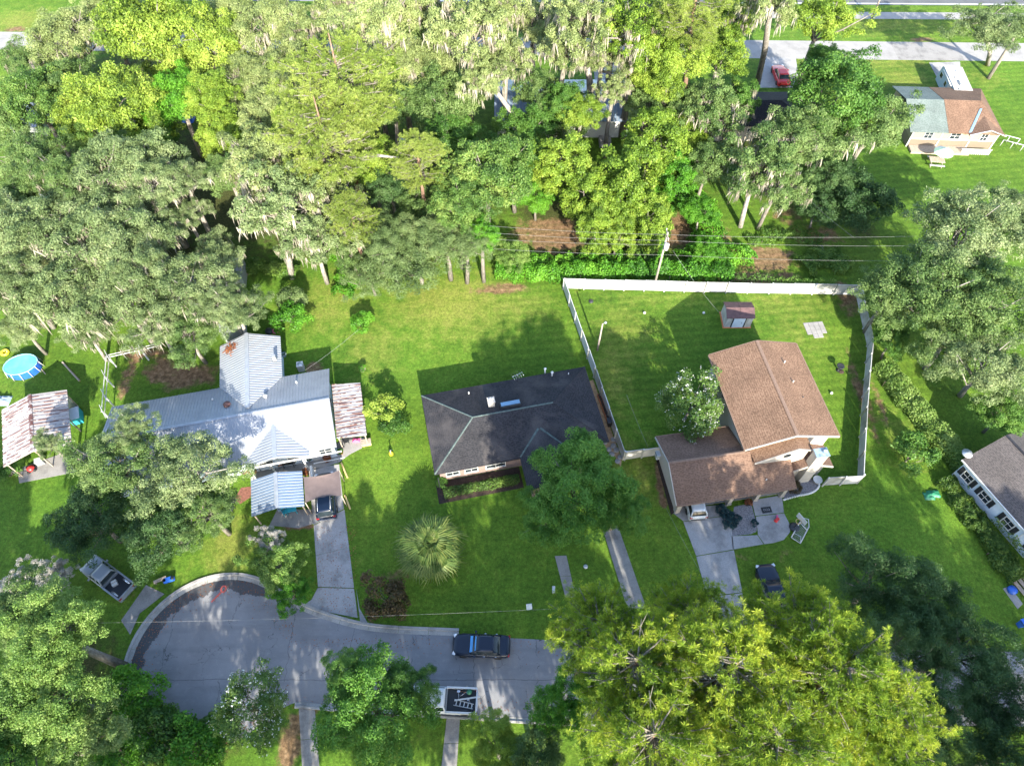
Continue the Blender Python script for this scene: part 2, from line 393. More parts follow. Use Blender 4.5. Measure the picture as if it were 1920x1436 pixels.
class Crown: pass
def make_crown(name, seed, R, vs, npuff, nleaf, leaf, pr=(.2, .34), low=-.35, lobes=.25, flowers=0, moss=0, aspect=.55, flat=.75, inner=.55):
    rng = rs(seed); C = Crown(); C.R = R; C.name = name
    d = unit(rng.normal(size=(npuff * 3, 3))); d = d[d[:, 2] > low][:npuff]; n = len(d)
    az = np.arctan2(d[:, 1], d[:, 0]); ph = rng.uniform(0, 6.28, 3)
    mod = 1 + lobes * (np.sin(2 * az + ph[0]) * .4 + np.sin(3 * az + ph[1]) * .4 + np.sin(5 * az + ph[2]) * .3)
    rr = rng.uniform(inner, .93, n) * mod
    c = d * (R * rr)[:, None] * np.array([1, 1, vs]); p = R * rng.uniform(pr[0], pr[1], n)
    C.c, C.p = c, p
    w = (p / p.mean()) ** 2
    cnt = np.maximum(8, (nleaf * w / w.sum()).astype(int))
    idx = np.repeat(np.arange(n), cnt); N = len(idx)
    out = unit(d)[idx]
    nn = unit(rng.normal(size=(N, 3)) + .55 * out + np.array([0, 0, .45]))
    lump = 1 + .22 * np.sin(nn[:, 0] * 5 + idx) * np.sin(nn[:, 1] * 5 + idx * 2.3)
    P = c[idx] + nn * (p[idx] * rng.uniform(.55, 1.08, N) * lump)[:, None] * np.array([1, 1, flat])
    Ln = unit(nn + .75 * rng.normal(size=(N, 3)) + np.array([0, 0, .35]))
    C.leaf = quads_mesh(name, leaves(rng, P, Ln, leaf, aspect), 4, LM['oak'])
    if flowers:
        up = np.where((nn[:, 2] > .1) & (rng.uniform(size=N) < .5))[0]; up = rng.choice(up, min(flowers, len(up)), replace=False)
        F = P[up] + nn[up] * leaf * .8
        F = np.repeat(F, 3, 0) + rng.normal(size=(len(up) * 3, 3)) * leaf * .45
        C.flower = quads_mesh(name + '_blossom', leaves(rng, F, unit(rng.normal(size=F.shape) + np.array([0, 0, 1.])), leaf * .75, .9), 4, LM['flower'])
    if moss:
        k = rng.choice(n, moss * 3)
        k = k[c[k][:, 2] < R * vs * .55][:moss]
        st = []
        for i in k:
            m = rng.randint(5, 12)
            a = rng.uniform(0, 6.28); base = c[i] + np.array([math.cos(a), math.sin(a), -.15]) * p[i] * rng.uniform(.4, .95)
            for _ in range(m):
                q = base + rng.normal(size=3) * p[i] * .22; L = R * rng.uniform(.10, .36); wd = R * .011 * rng.uniform(.6, 1.6); b = rng.uniform(0, 3.14)
                wv = np.array([math.cos(b), math.sin(b), 0]) * wd; j = rng.normal(size=3) * L * .10
                mid = q + np.array([0, 0, -L * .5]) + j; end = q + np.array([0, 0, -L]) + j * 1.6
                st.append([q - wv * .7, q + wv * .7, mid + wv, mid - wv]); st.append([mid - wv, mid + wv, end + wv * .2, end - wv * .2])
        C.moss = quads_mesh(name + '_moss', np.array(st), 4, LM['moss'])
    return C
def make_pine(name, seed, R, vs, nb, nt_, tuft=.34, needles=26, flatten=.0):
    """branches from a central stem that end in round tufts of needles"""
    rng = rs(seed); C = Crown(); C.R = R; C.name = name; mb = MB(); T = []; tips = []
    for i in range(nb):
        h = rng.uniform(-.75, 1.0); a = i * 2.4 + rng.uniform(-.4, .4)
        prof = math.sqrt(max(.04, 1 - (h * .93) ** 2)); L = R * prof * rng.uniform(.62, 1.05)
        z0 = h * R * vs - .15 * L
        p0 = np.array([0, 0, z0]); p1 = np.array([math.cos(a) * L * .55, math.sin(a) * L * .55, z0 + .05 * L]); p2 = np.array([math.cos(a) * L, math.sin(a) * L, z0 + L * rng.uniform(.15, .34)])
        mb.tube([p0, p1, p2], [R * .016, R * .011, R * .004], 4)
        for k in range(nt_):
            t = 1 - .62 * rng.uniform() ** 1.7; q = (1 - t) ** 2 * p0 + 2 * t * (1 - t) * p1 + t * t * p2
            q = q + rng.normal(size=3) * np.array([1, 1, .5]) * R * .085
            T.append(q)
            if rng.uniform() < .25: mb.tube([p1 * .4 + p2 * .6, q], [R * .006, R * .003], 3)
    T = np.array(T); n = len(T)
    ax = unit(T * np.array([.5, .5, .0]) / R + np.array([0, 0, 1.0]) + rng.normal(size=(n, 3)) * .3)
    idx = np.repeat(np.arange(n), needles); N = len(idx)
    d = unit(unit(rng.normal(size=(N, 3))) + .62 * ax[idx])
    l = tuft * rng.uniform(.7, 1.15, (N, 1)) * rng.uniform(.75, 1.25, n)[idx][:, None]
    sd_ = unit(np.cross(d, rng.normal(size=(N, 3)))) * tuft * .05
    P = T[idx] + d * tuft * .05
    V = np.stack([P, P + d * l * .7 - sd_, P + d * l, P + d * l * .7 + sd_], 1)
    C.leaf = quads_mesh(name, V, 4, LM['pine'])
    C.branch = mb.mesh(name + '_branch', M['bark_grey'])
    C.c = T[:1]; C.p = [R]
    return C

PR = {}
PR['oak'] = [make_crown('oak_crown', 11 + i, 5.5, .74, 150, 30000, .25, (.11, .21), lobes=.38, inner=.42, low=-.3) for i in range(4)]
PR['oakf'] = [make_crown('fine_oak_crown', 15 + i, 5.5, .74, 190, 52000, .185, (.10, .19), lobes=.38, inner=.42, low=-.3) for i in range(2)]
PR['live'] = [make_crown('live_oak_crown', 31 + i, 6.5, .58, 170, 34000, .24, (.09, .185), lobes=.42, moss=85, aspect=.45, flat=.6, inner=.38) for i in range(4)]
PR['loose'] = [make_crown('loose_crown', 51 + i, 5.0, .85, 110, 20000, .24, (.09, .19), lobes=.45, moss=130, flat=.7, inner=.35) for i in range(3)]
PR['vine'] = [make_crown('vine_crown', 61 + i, 4.0, 1.5, 110, 22000, .25, (.15, .27), low=-.8, lobes=.38, aspect=.8) for i in range(2)]
PR['bush'] = [make_crown('bush_crown', 71 + i, 1.6, .75, 34, 4200, .16, (.22, .38), low=-.2, lobes=.35, aspect=.6) for i in range(3)]
PR['myrtle'] = [make_crown('myrtle_crown', 81, 3.2, .8, 95, 15000, .17, (.13, .24), lobes=.3, flowers=260)]
PR['fine'] = [make_crown('feathery_crown', 91 + i, 5.5, .6, 150, 34000, .26, (.10, .19), lobes=.4, aspect=.22, flat=.6, inner=.4) for i in range(2)]
PR['pine'] = [make_pine('pine_crown', 101 + i, 5.2, .95, 92, 20, .37, 38) for i in range(3)]
PR['topine'] = [make_pine('flat_pine_crown', 111, 6.0, .55, 110, 15, .40, 34)]

_tn = [0]
def tree(kind, px, py, zc, rpx, leafm, label, cat='tree', name='oak_tree', group=None, vs=1.0, bark='bark_grey', moss=False, blossom=False, lean=0, base=None, limbs=9, mossm='moss'):
    """crown centre at photograph pixel (px, py) at height zc; the trunk stands on the ground below it"""
    _tn[0] += 1; rng = rs(500 + _tn[0]); i = _tn[0]
    p = at(px, py, zc); r = rpx * depth(p) / FPX
    b = at(base[0], base[1], 0) if base else Vector((p.x + rng.uniform(-.5, .5) * r * .25, p.y + rng.uniform(-.5, .5) * r * .2, 0))
    t = thing(name, label, cat, (b.x, b.y, 0), 0, group)
    off = Vector((p.x - b.x, p.y - b.y, zc))
    C = PR[kind][i % len(PR[kind])]; k = r / C.R; rot = rng.uniform(0, 6.28)
    sc = (k, k, k * vs)
    tr = Matrix.Translation(off) @ Matrix.Rotation(rot, 4, 'Z') @ Matrix.Diagonal((*sc, 1))
    mb = MB(); pin = hasattr(C, 'branch')
    R0 = min(.42, max(.05, .022 * zc + .022 * r)) * (.85 if pin else 1)
    if pin:
        top = off + Vector((0, 0, r * .9 * vs))
        mb.tube([(0, 0, -.1), (off.x * .5, off.y * .5, zc * .5), off, top], [R0, R0 * .8, R0 * .55, .05], 8)
    else:
        fork = Vector((off.x * .75, off.y * .75, max(.15 * zc, zc - r * .55 * vs)))
        if kind == 'live': limbs = 16
        if zc > 1.2:
            mid = Vector((off.x * .3 + rng.uniform(-.15, .15), off.y * .3, fork.z * .5))
            mb.tube([(0, 0, -.1), mid, fork], [R0 * 1.25, R0, R0 * .8], 8)
        else: fork = Vector((0, 0, 0))
        for q in rng.choice(len(C.c), min(limbs, len(C.c)), replace=False):
            e = tr @ Vector(C.c[q]); m = fork.lerp(e, .5) + Vector(rng.normal(size=3)) * r * .07 + Vector((0, 0, r * .05))
            mb.tube([fork, m, e], [R0 * .5, R0 * .3, R0 * .1], 5)
            for _ in range(2):
                z = tr @ Vector(C.c[rng.randint(len(C.c))])
                if (z - m).length < r * .9: mb.tube([m, m.lerp(z, .55) + Vector(rng.normal(size=3)) * r * .05, z], [R0 * .24, R0 * .16, R0 * .06], 4)
    mb.build('trunk', M[bark], t)
    inst('crown', C.leaf, t, off, (0, 0, rot), sc, LM[leafm])
    if pin: inst('branchwork', C.branch, t, off, (0, 0, rot), sc)
    if moss and hasattr(C, 'moss'): inst('spanish_moss', C.moss, t, off, (0, 0, rot), sc, LM[mossm])
    if blossom and hasattr(C, 'flower'): inst('blossom', C.flower, t, off, (0, 0, rot), sc)
    return t

# ------------------------------------------------------------------ ground
def arr(*a): return np.concatenate(a)
def ground():
    gx = arr([-3000, -1200, -500, -250, -160], np.arange(-120, 120.1, .8), [160, 250, 500, 1200, 3000])
    gy = arr([-3000, -1000, -300, -120, -60], np.arange(-30, 150.1, .8), [190, 300, 600, 1300, 3500])
    X, Y = np.meshgrid(gx, gy); nx, ny = len(gx), len(gy)
    rng = rs(3)
    soil = np.zeros_like(X); dry = np.zeros_like(X); lit = np.zeros_like(X)
    def spot(arrr, px, py, rx, ry, k=1.0, deg=0):
        c = at(px, py); r = depth(c) / FPX; a, b = rx * r, ry * r / max(.35, math.sin(math.atan2(CAM_H, c.y)))
        t = math.radians(deg); dx, dy = X - c.x, Y - c.y
        u, v = dx * math.cos(t) + dy * math.sin(t), -dx * math.sin(t) + dy * math.cos(t)
        np.maximum(arrr, k * np.exp(-((u / a) ** 2 + (v / b) ** 2) * .9), out=arrr)
    for q in ((345, 705, 75, 26), (300, 690, 40, 30, .8), (240, 700, 12, 70, .9), (270, 660, 60, 10, .9), (1030, 440, 80, 36), (1060, 440, 40, 30, 1.2), (1275, 435, 36, 34, 1.2), (1430, 485, 70, 22, 1.2),
              (1400, 520, 110, 14, 1.0), (1540, 440, 60, 26, .7), (1480, 400, 70, 40, .55), (1340, 440, 36, 40, .8), (940, 540, 70, 12, .9), (1590, 560, 26, 40, .8), (1612, 740, 9, 120, 1.), (1648, 760, 12, 60, .8, 0),
              (590, 690, 22, 16, 1.), (740, 1075, 40, 14, .6), (440, 1050, 16, 12, .3), (170, 690, 40, 30, .35), (1240, 900, 10, 70, 1.), (545, 1390, 26, 60, 1.), (580, 1330, 22, 22, .9),
              (390, 530, 60, 14, .8), (1480, 1035, 40, 24, .45), (1390, 1040, 30, 20, .45), (560, 985, 36, 10, 1.0), (1660, 90, 30, 8, .8), (1730, 75, 30, 6, .8), (30, 55, 26, 8, .7), (250, 1110, 14, 8, .8), (1690, 1000, 40, 40, .3), (880, 1070, 90, 26, .3)):
        spot(soil, *q)
    for q in ((850, 570, 120, 60, .9), (960, 575, 90, 30, .7), (620, 570, 70, 60, .7), (700, 650, 60, 60, .6), (430, 1030, 46, 60, .9), (1250, 560, 120, 14, .5), (1450, 570, 120, 26, .6), (1500, 620, 60, 60, .5), (1600, 110, 200, 22, .8), (1640, 45, 160, 20, .6),
              (40, 40, 60, 20, .9), (1200, 880, 60, 60, .6), (1700, 150, 50, 20, .8), (1830, 870, 30, 40, .4), (1690, 820, 40, 60, .5), (1170, 620, 60, 70, .5), (1150, 700, 30, 90, .7), (20, 620, 50, 20, .6), (1850, 150, 40, 20, .5)):
        spot(dry, *q)
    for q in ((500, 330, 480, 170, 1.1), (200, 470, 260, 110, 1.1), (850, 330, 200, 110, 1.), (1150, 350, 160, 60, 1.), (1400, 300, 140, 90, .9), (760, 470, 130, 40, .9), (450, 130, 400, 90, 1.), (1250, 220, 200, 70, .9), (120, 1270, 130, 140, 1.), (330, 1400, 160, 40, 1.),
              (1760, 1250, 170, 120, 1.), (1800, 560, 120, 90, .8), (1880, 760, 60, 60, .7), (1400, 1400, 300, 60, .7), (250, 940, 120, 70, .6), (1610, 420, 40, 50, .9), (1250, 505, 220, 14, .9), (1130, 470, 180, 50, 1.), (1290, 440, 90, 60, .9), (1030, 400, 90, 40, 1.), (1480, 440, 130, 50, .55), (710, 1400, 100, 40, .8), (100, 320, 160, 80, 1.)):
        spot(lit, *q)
    V = np.stack([X, Y, np.zeros_like(X)], -1).reshape(-1, 3)
    i = (np.arange(ny - 1)[:, None] * nx + np.arange(nx - 1)[None, :]).reshape(-1)
    F = np.stack([i, i + 1, i + 1 + nx, i + nx], 1)
    me = bpy.data.meshes.new('ground'); me.vertices.add(len(V)); me.loops.add(F.size); me.polygons.add(len(F))
    me.vertices.foreach_set('co', V.reshape(-1).astype(np.float32)); me.loops.foreach_set('vertex_index', F.reshape(-1).astype(np.int32))
    me.polygons.foreach_set('loop_start', np.arange(0, F.size, 4, dtype=np.int32)); me.polygons.foreach_set('loop_total', np.full(len(F), 4, dtype=np.int32))
    me.update(calc_edges=True)
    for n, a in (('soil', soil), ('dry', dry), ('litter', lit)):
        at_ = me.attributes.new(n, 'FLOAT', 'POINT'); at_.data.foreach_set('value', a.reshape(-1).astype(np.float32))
    m = NT('lawn_and_soil')
    a = m.noise(.12, 5, rough=.6); b = m.noise(.9, 5, rough=.65); c = m.noise(8, 4, rough=.75); g = m.noise(26, 3, rough=.7)
    green = m.ramp(m.math('ADD', m.math('MULTIPLY', a, .55), m.math('MULTIPLY', b, .45)), [(.34, (.050, .122, .013)), (.5, (.090, .182, .018)), (.66, (.138, .228, .026))])
    dryc = m.mix(b, (.160, .225, .024), (.25, .25, .07))
    k = m.math('ADD', m.attr('dry'), m.math('MULTIPLY', m.math('SUBTRACT', b, .42), 1.6))
    col = m.mix(m.ramp(k, [(.3, 0.), (.95, .8)]), green, dryc)
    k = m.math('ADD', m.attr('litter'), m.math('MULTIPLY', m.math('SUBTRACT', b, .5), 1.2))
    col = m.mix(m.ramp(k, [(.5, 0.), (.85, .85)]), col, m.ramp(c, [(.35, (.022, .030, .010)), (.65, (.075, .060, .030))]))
    k = m.math('ADD', m.attr('soil'), m.math('MULTIPLY', m.math('SUBTRACT', m.noise(.7, 6, rough=.68), .5), 1.5))
    col = m.mix(m.ramp(k, [(.42, 0.), (.68, .95)]), col, m.ramp(m.noise(2.2, 5), [(.3, (.12, .072, .040)), (.55, (.25, .155, .085)), (.75, (.36, .25, .15))]))
    tf = m.noise(3.2, 5, rough=.75)
    col = m.mix(.6, col, m.ramp(tf, [(.34, .2), (.66, .76)]), 'OVERLAY')
    col = m.mix(.55, col, m.ramp(c, [(.3, .2), (.7, .76)]), 'OVERLAY')
    col = m.mix(.5, col, m.ramp(g, [(.3, .22), (.7, .76)]), 'OVERLAY')
    sx = m.n.new('ShaderNodeSeparateXYZ'); m.link(m.mapped((1, 1, 1), (0, 0, math.radians(-6))), sx.inputs[0])
    wv = m.math('SINE', m.math('ADD', m.math('MULTIPLY', sx.outputs[1], 6.0), m.math('MULTIPLY', b, 3.0)))
    col = m.mix(m.math('MULTIPLY', m.math('MULTIPLY', m.math('GREATER_THAN', sx.outputs[0], 3.5), m.math('GREATER_THAN', sx.outputs[1], 35.0)), m.math('MULTIPLY', m.math('ADD', wv, 1.0), .13)), col, (.02, .05, .004))
    hs = m.n.new('ShaderNodeHueSaturation'); m.link(col, hs.inputs['Color']); m.link(m.math('ADD', .47, m.math('MULTIPLY', m.noise(.06, 3), .05)), hs.inputs['Hue']); m.link(m.math('ADD', .72, m.math('MULTIPLY', m.noise(.2, 5, rough=.65), .56)), hs.inputs['Value'])
    m.color(hs.outputs[0]); m.bump(m.math('ADD', g, c), .9, .12); m.done(.9, 0, .15)
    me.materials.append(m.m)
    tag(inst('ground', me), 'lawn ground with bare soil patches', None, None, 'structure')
ground()

def bez(pts, n=8):
    """Catmull-Rom through 2-D points"""
    out = []; P = [Vector((p[0], p[1])) for p in pts]
    for i in range(len(P) - 1):
        a, b, c, d = P[max(i - 1, 0)], P[i], P[i + 1], P[min(i + 2, len(P) - 1)]
        for k in range(n):
            t = k / n
            out.append(.5 * ((2 * b) + (c - a) * t + (2 * a - 5 * b + 4 * c - d) * t * t + (3 * b - a - 3 * c + d) * t ** 3))
    return out + [P[-1]]
def gp(l): return [at(*q).xy for q in l]
def sheet(name, pts, z, mat, **k):
    return tag(MB().add([(p[0], p[1], z) for p in pts], [tuple(range(len(pts)))]).build(name, mat), **k)

# the cul-de-sac: a round turning head and the street that leaves it
CC, CR = Vector((-25.2, 13.3)), 6.9
north = bez(gp([(1960, 1222), (1400, 1213), (1100, 1204), (1000, 1198), (860, 1192), (742, 1187), (680, 1180), (625, 1166), (570, 1146), (528, 1122), (505, 1106)]), 6)
south = bez([(-19.6, 9.0), (-17.8, 10.0), (-15.6, 9.9), (-12, 9.6), (-5.6, 9.3), (1.7, 8.85), (6, 8.7), (20, 8.5), (60, 8.0)], 6)
a0 = math.atan2(north[-1].y - CC.y, north[-1].x - CC.x); a1 = math.atan2(south[0].y - CC.y, south[0].x - CC.x)
arc = [CC + Vector((math.cos(t), math.sin(t))) * CR for t in np.linspace(a0, a1 + 2 * math.pi, 60)]
def street():
    mb = MB(); rng = rs(5)
    gx = np.arange(-33, 61, .5); gy = np.arange(5, 22, .5)
    poly = [p for p in north] + arc[1:-1] + [p for p in south]
    me = bpy.data.meshes.new('street'); n = len(poly)
    import bmesh
    bm = bmesh.new(); vs = [bm.verts.new((p.x, p.y, .006)) for p in poly]
    f = bm.faces.new(vs)
    bmesh.ops.triangulate(bm, faces=bm.faces[:])
    for x in np.arange(-32.5, 10, 1.0): bmesh.ops.bisect_plane(bm, geom=bm.verts[:] + bm.edges[:] + bm.faces[:], plane_co=(x, 0, 0), plane_no=(1, 0, 0))
    for y in np.arange(6, 21, 1.0): bmesh.ops.bisect_plane(bm, geom=bm.verts[:] + bm.edges[:] + bm.faces[:], plane_co=(0, y, 0), plane_no=(0, 1, 0))
    bmesh.ops.recalc_face_normals(bm, faces=bm.faces[:])
    bm.to_mesh(me); bm.free()
    at_ = me.attributes.new('stain_shade', 'FLOAT', 'POINT')
    v = []
    for q in me.vertices:
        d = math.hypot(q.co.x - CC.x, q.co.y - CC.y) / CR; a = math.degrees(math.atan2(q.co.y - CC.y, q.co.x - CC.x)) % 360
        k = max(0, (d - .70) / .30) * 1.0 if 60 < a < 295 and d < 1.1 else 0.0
        if q.co.y > 14.55 and q.co.x > 2: k = .5  # shadow along the north street edge, painted in through this mask
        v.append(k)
    at_.data.foreach_set('value', v)
    me.materials.append(M['asphalt'])
    tag(inst('street', me), 'worn grey street ending in a round turning head', None, None, 'structure')
street()
def kerb(name, path, off, wdt, h, seg, mat, label):
    root = tag(thing(name, label, None), kind='structure')
    P = [Vector(p) for p in path]; L = [0]
    for i in range(1, len(P)): L.append(L[-1] + (P[i] - P[i - 1]).length)
    def pos(s):
        s = min(max(s, 0), L[-1] - 1e-4)
        i = max(j for j in range(len(L) - 1) if L[j] <= s); t = (s - L[i]) / max(1e-6, L[i + 1] - L[i]); return P[i].lerp(P[i + 1], t)
    n = max(1, int(L[-1] / seg)); rng = random.Random(4)
    for k in range(n):
        s0, s1 = L[-1] * k / n + .012, L[-1] * (k + 1) / n - .012
        rings = []
        for s in np.linspace(s0, s1, 5):
            p = pos(s); d = (pos(s + .05) - pos(s - .05)).normalized(); nn = Vector((d.y, -d.x)) * off
            a, b, c = p + nn * .0, p + nn * wdt * .55, p + nn * wdt
            rings.append([(a.x, a.y, -.05), (a.x, a.y, .022), (b.x, b.y, .04), ((b.x * .8 + c.x * .2), (b.y * .8 + c.y * .2), h), (c.x, c.y, h), (c.x, c.y, -.05)])
        mb = MB(); mb.loft(rings, False); mb.build('kerb_segment', mat, root)
    return root
kerb('kerb', list(north[24:]) + arc[1:46], 1, .62, .13, 2.6, M['kerb'], 'pale rolled kerb round the turning head')
kerb('kerb', [p for p in south[6:]][:34], 1, .45, .12, 2.6, M['kerb'], 'pale kerb on the south side of the street')
# manhole-sized spray marks on the asphalt by the kerb
pm = plain('red_spray_paint', (.55, .10, .08), .9, var=.3, scale=8)
q = at(419, 1104)
mb = MB()
for k in range(20):
    a, b = 2 * math.pi * k / 20, 2 * math.pi * (k + 1) / 20
    mb.add([(q.x + r * math.cos(t) * .8, q.y + r * math.sin(t), .011) for r, t in ((.20, a), (.34, a), (.34, b), (.20, b))], [(0, 1, 2, 3)])
mb.add([(q.x - .25, q.y - .3, .011), (q.x - .1, q.y - .35, .011), (q.x - .75, q.y - 1.2, .011), (q.x - .85, q.y - 1.1, .011)], [(0, 1, 2, 3)])
tag(mb.build('spray_paint_mark', pm), 'red spray paint loop marked on the asphalt beside the kerb', 'paint mark')

def slabs(name, label, quads, mat, h=.03, gap=.018):
    """concrete cast in slabs: each slab a piece of its own, joints recessed between"""
    root = tag(thing(name, label, None), kind='structure')
    for q in quads:
        P = [Vector(p) for p in q]; c = sum(P, Vector((0, 0))) / len(P)
        P = [p + (c - p).normalized() * gap for p in P]
        MB().prism([tuple(p) for p in P], -.05, h).build('slab', mat, root)
    return root
def lerp2(a, b, t): return a + (b - a) * t
def strip(l, r, ts):
    """split the quad between two edges (given near to far) at fractions"""
    return [[lerp2(*l, ts[i]), lerp2(*r, ts[i]), lerp2(*r, ts[i + 1]), lerp2(*l, ts[i + 1])] for i in range(len(ts) - 1)]
G2 = lambda x, y: at(x, y).xy
# driveway of the metal-roofed house
slabs('driveway', 'grey concrete driveway flaring out to the turning head',
      strip((G2(596, 1100), G2(588, 985)), (G2(664, 1102), G2(646, 955)), [0, .5, 1.0]) +
      [[G2(588, 984), G2(645, 954), G2(636, 870), G2(578, 880)]] +
      [[G2(596, 1101), G2(664, 1103), G2(668, 1132), G2(671, 1158), G2(590, 1143), G2(565, 1136), G2(584, 1124)]] +
      [[G2(668, 1104), G2(674, 1140), G2(694, 1176), G2(676, 1170), G2(671, 1131)]], M['concrete'])
slabs('driveway_apron', 'tan concrete apron between the pickup and the kerb',
      [[G2(274, 1096), G2(309, 1113), G2(262, 1150), G2(244, 1190), G2(227, 1163)]], M['old_concrete'], .028)
slabs('driveway_strip', 'long grey concrete wheel strip beside the big oak',
      strip((G2(1176, 1140), G2(1130, 992)), (G2(1212, 1140), G2(1158, 984)), [0, 1]), M['old_concrete'])
slabs('driveway_strip', 'narrow short concrete wheel strip in the front lawn',
      strip((G2(1060, 1120), G2(1040, 1042)), (G2(1080, 1120), G2(1062, 1041)), [0, .5, 1]), M['old_concrete'])
slabs('driveway', 'grey concrete driveway in front of the garage with the white car',
      [[G2(1281, 978), G2(1370, 966), G2(1376, 1030), G2(1305, 1042)], [G2(1305, 1043), G2(1376, 1031), G2(1392, 1110), G2(1326, 1118)],
       [G2(1326, 1119), G2(1392, 1111), G2(1410, 1208), G2(1335, 1208)], [G2(1262, 962), G2(1276, 952), G2(1360, 946), G2(1369, 965), G2(1281, 977)]], M['concrete'])
cen = [(1416, 955), (1466, 935), (1470, 962), (1482, 985), (1481, 998), (1470, 1012), (1450, 1018), (1431, 1020)]
slabs('patio', 'grey concrete patio with a rounded corner beside the gravel bed',
      [[G2(1371, 1005), G2(1420, 1003), G2(1432, 1020), G2(1374, 1030)], [G2(1417, 968), G2(1470, 962), G2(1482, 985), G2(1481, 998), G2(1470, 1012), G2(1450, 1018), G2(1433, 1020), G2(1421, 1003)],
       [G2(1409, 938), G2(1466, 928), G2(1470, 961), G2(1416, 967)]], M['concrete'])
slabs('footpath', 'pale concrete footpath running down beside the loaded pickup',
      strip((G2(826, 1450), G2(838, 1340)), (G2(856, 1450), G2(863, 1338)), [0, .5, 1]), M['old_concrete'])
slabs('footpath', 'tan footpath at the lower edge beside the blossoming tree',
      strip((G2(567, 1450), G2(560, 1326)), (G2(600, 1450), G2(590, 1322)), [0, .5, 1]), M['old_concrete'])
slabs('patio', 'grey concrete patio in front of the metal-roofed house',
      [[G2(476, 905), G2(478, 880), G2(570, 856), G2(575, 884)], [G2(575, 885), G2(570, 856), G2(628, 838), G2(634, 868)], [G2(634, 868), G2(628, 838), G2(640, 822), G2(684, 820), G2(679, 840), G2(656, 852)]], M['pale_concrete'])
slabs('patio', 'pale concrete slab in front of the rusty open shed',
      [[G2(32, 880), G2(110, 852), G2(170, 845), G2(142, 885), G2(36, 906)]], M['old_concrete'])
# top of the picture
def rect(x0, y0, x1, y1): return [(x0, y0), (x1, y0), (x1, y1), (x0, y1)]
def band(x0, x1, c, k, w0, w1): return [(x0, c - k * x0 + w0), (x1, c - k * x1 + w0), (x1, c - k * x1 + w1), (x0, c - k * x0 + w1)]
sheet('far_street', band(-400, 400, 103.2, .0196, -2.4, 2.4), .006, M['pale_concrete'], kind='structure', label='pale street running across behind the woods')
sheet('far_street_patch', band(58.5, 68.4, 103.2, .0196, -2.3, 2.3), .011, M['old_concrete'], kind='structure', label='grey patched square of the far street')
sheet('highway', band(-600, 600, 115.9, .012, -.3, 10), .006, M['asphalt_dark'], kind='structure', label='dark main road along the top edge')
sheet('road_line', band(-600, 600, 115.9, .012, 0, .25), .011, M['white'], kind='structure', label='white edge line of the main road')
sheet('sidewalk', band(28, 400, 112.5, .012, -1.0, 1.0), .011, M['pale_concrete'], kind='structure', label='pale sidewalk beside the main road')
sheet('driveway', [G2(1742, 118), G2(1800, 116), G2(1806, 190), G2(1780, 190)], .011, M['concrete'], kind='structure', label='driveway under the camper')
sheet('driveway', [G2(1425, 108), G2(1492, 108), G2(1500, 165), G2(1420, 165)], .011, M['concrete'], kind='structure', label='driveway under the red car')
sheet('driveway', [G2(36, 92), G2(90, 92), G2(60, 125), G2(20, 165), G2(24, 130)], .011, M['pale_concrete'], kind='structure', label='pale driveway at the upper left corner')
sheet('driveway', [G2(1110, 90), G2(1160, 90), G2(1165, 150), G2(1115, 150)], .011, M['concrete'], kind='structure', label='driveway behind the blue roofed house')

# ------------------------------------------------------------------ house building blocks
def clip_rows(poly, spacing, along):
    """rows across a planar polygon: list of (a, b) endpoints, rows spaced along 'along'"""
    P = [Vector(p) for p in poly]; e = Vector(along).normalized()
    nrm = (P[1] - P[0]).cross(P[2] - P[0]).normalized()
    if nrm.z < 0: nrm = -nrm
    s = nrm.cross(e).normalized(); o = P[0]
    q = [((p - o).dot(e), (p - o).dot(s)) for p in P]; n = len(q); out = []
    a = min(x for x, _ in q) + spacing * .5
    while a < max(x for x, _ in q):
        hits = []
        for i in range(n):
            (x0, y0), (x1, y1) = q[i], q[(i + 1) % n]
            if (x0 - a) * (x1 - a) < 0: hits.append(y0 + (y1 - y0) * (a - x0) / (x1 - x0))
        hits.sort()
        for j in range(0, len(hits) - 1, 2):
            if hits[j + 1] - hits[j] > .1: out.append((o + e * a + s * hits[j], o + e * a + s * hits[j + 1]))
        a += spacing
    return out, nrm, e
def ribs(root, polys, along, spacing, wd, h, mat):
    mb = MB()
    for poly in polys:
        rows, nrm, e = clip_rows(poly, spacing, along)
        for a, b in rows:
            v = [a - e * wd / 2, a + e * wd / 2, b + e * wd / 2, b - e * wd / 2]
            t = [a - e * wd * .3 + nrm * h, a + e * wd * .3 + nrm * h, b + e * wd * .3 + nrm * h, b - e * wd * .3 + nrm * h]
            mb.add(v + t, [(4, 5, 6, 7), (0, 1, 5, 4), (1, 2, 6, 5), (2, 3, 7, 6), (3, 0, 4, 7)])
    return mb.build('roof_ribbing', mat, root, kind='stuff')
def roof(root, polys, mat, t=.14, name='roof'):
    mb = MB()
    for p in polys: mb.slab(p, t)
    return mb.build(name, mat, root)
def caps(root, lines, mat, r=.09, name='ridge_cap'):
    for l in lines:
        a, b = Vector(l[0]), Vector(l[1]); d = (b - a).normalized(); sdv = d.cross(Vector((0, 0, 1))).normalized() * r; up = Vector((0, 0, .035))
        vs = [a - sdv - up * .2, a + up, a + sdv - up * .2, b - sdv - up * .2, b + up, b + sdv - up * .2]
        MB().add(vs, [(0, 1, 4, 3), (1, 2, 5, 4), (0, 2, 1), (3, 4, 5)]).build(name, mat, root)
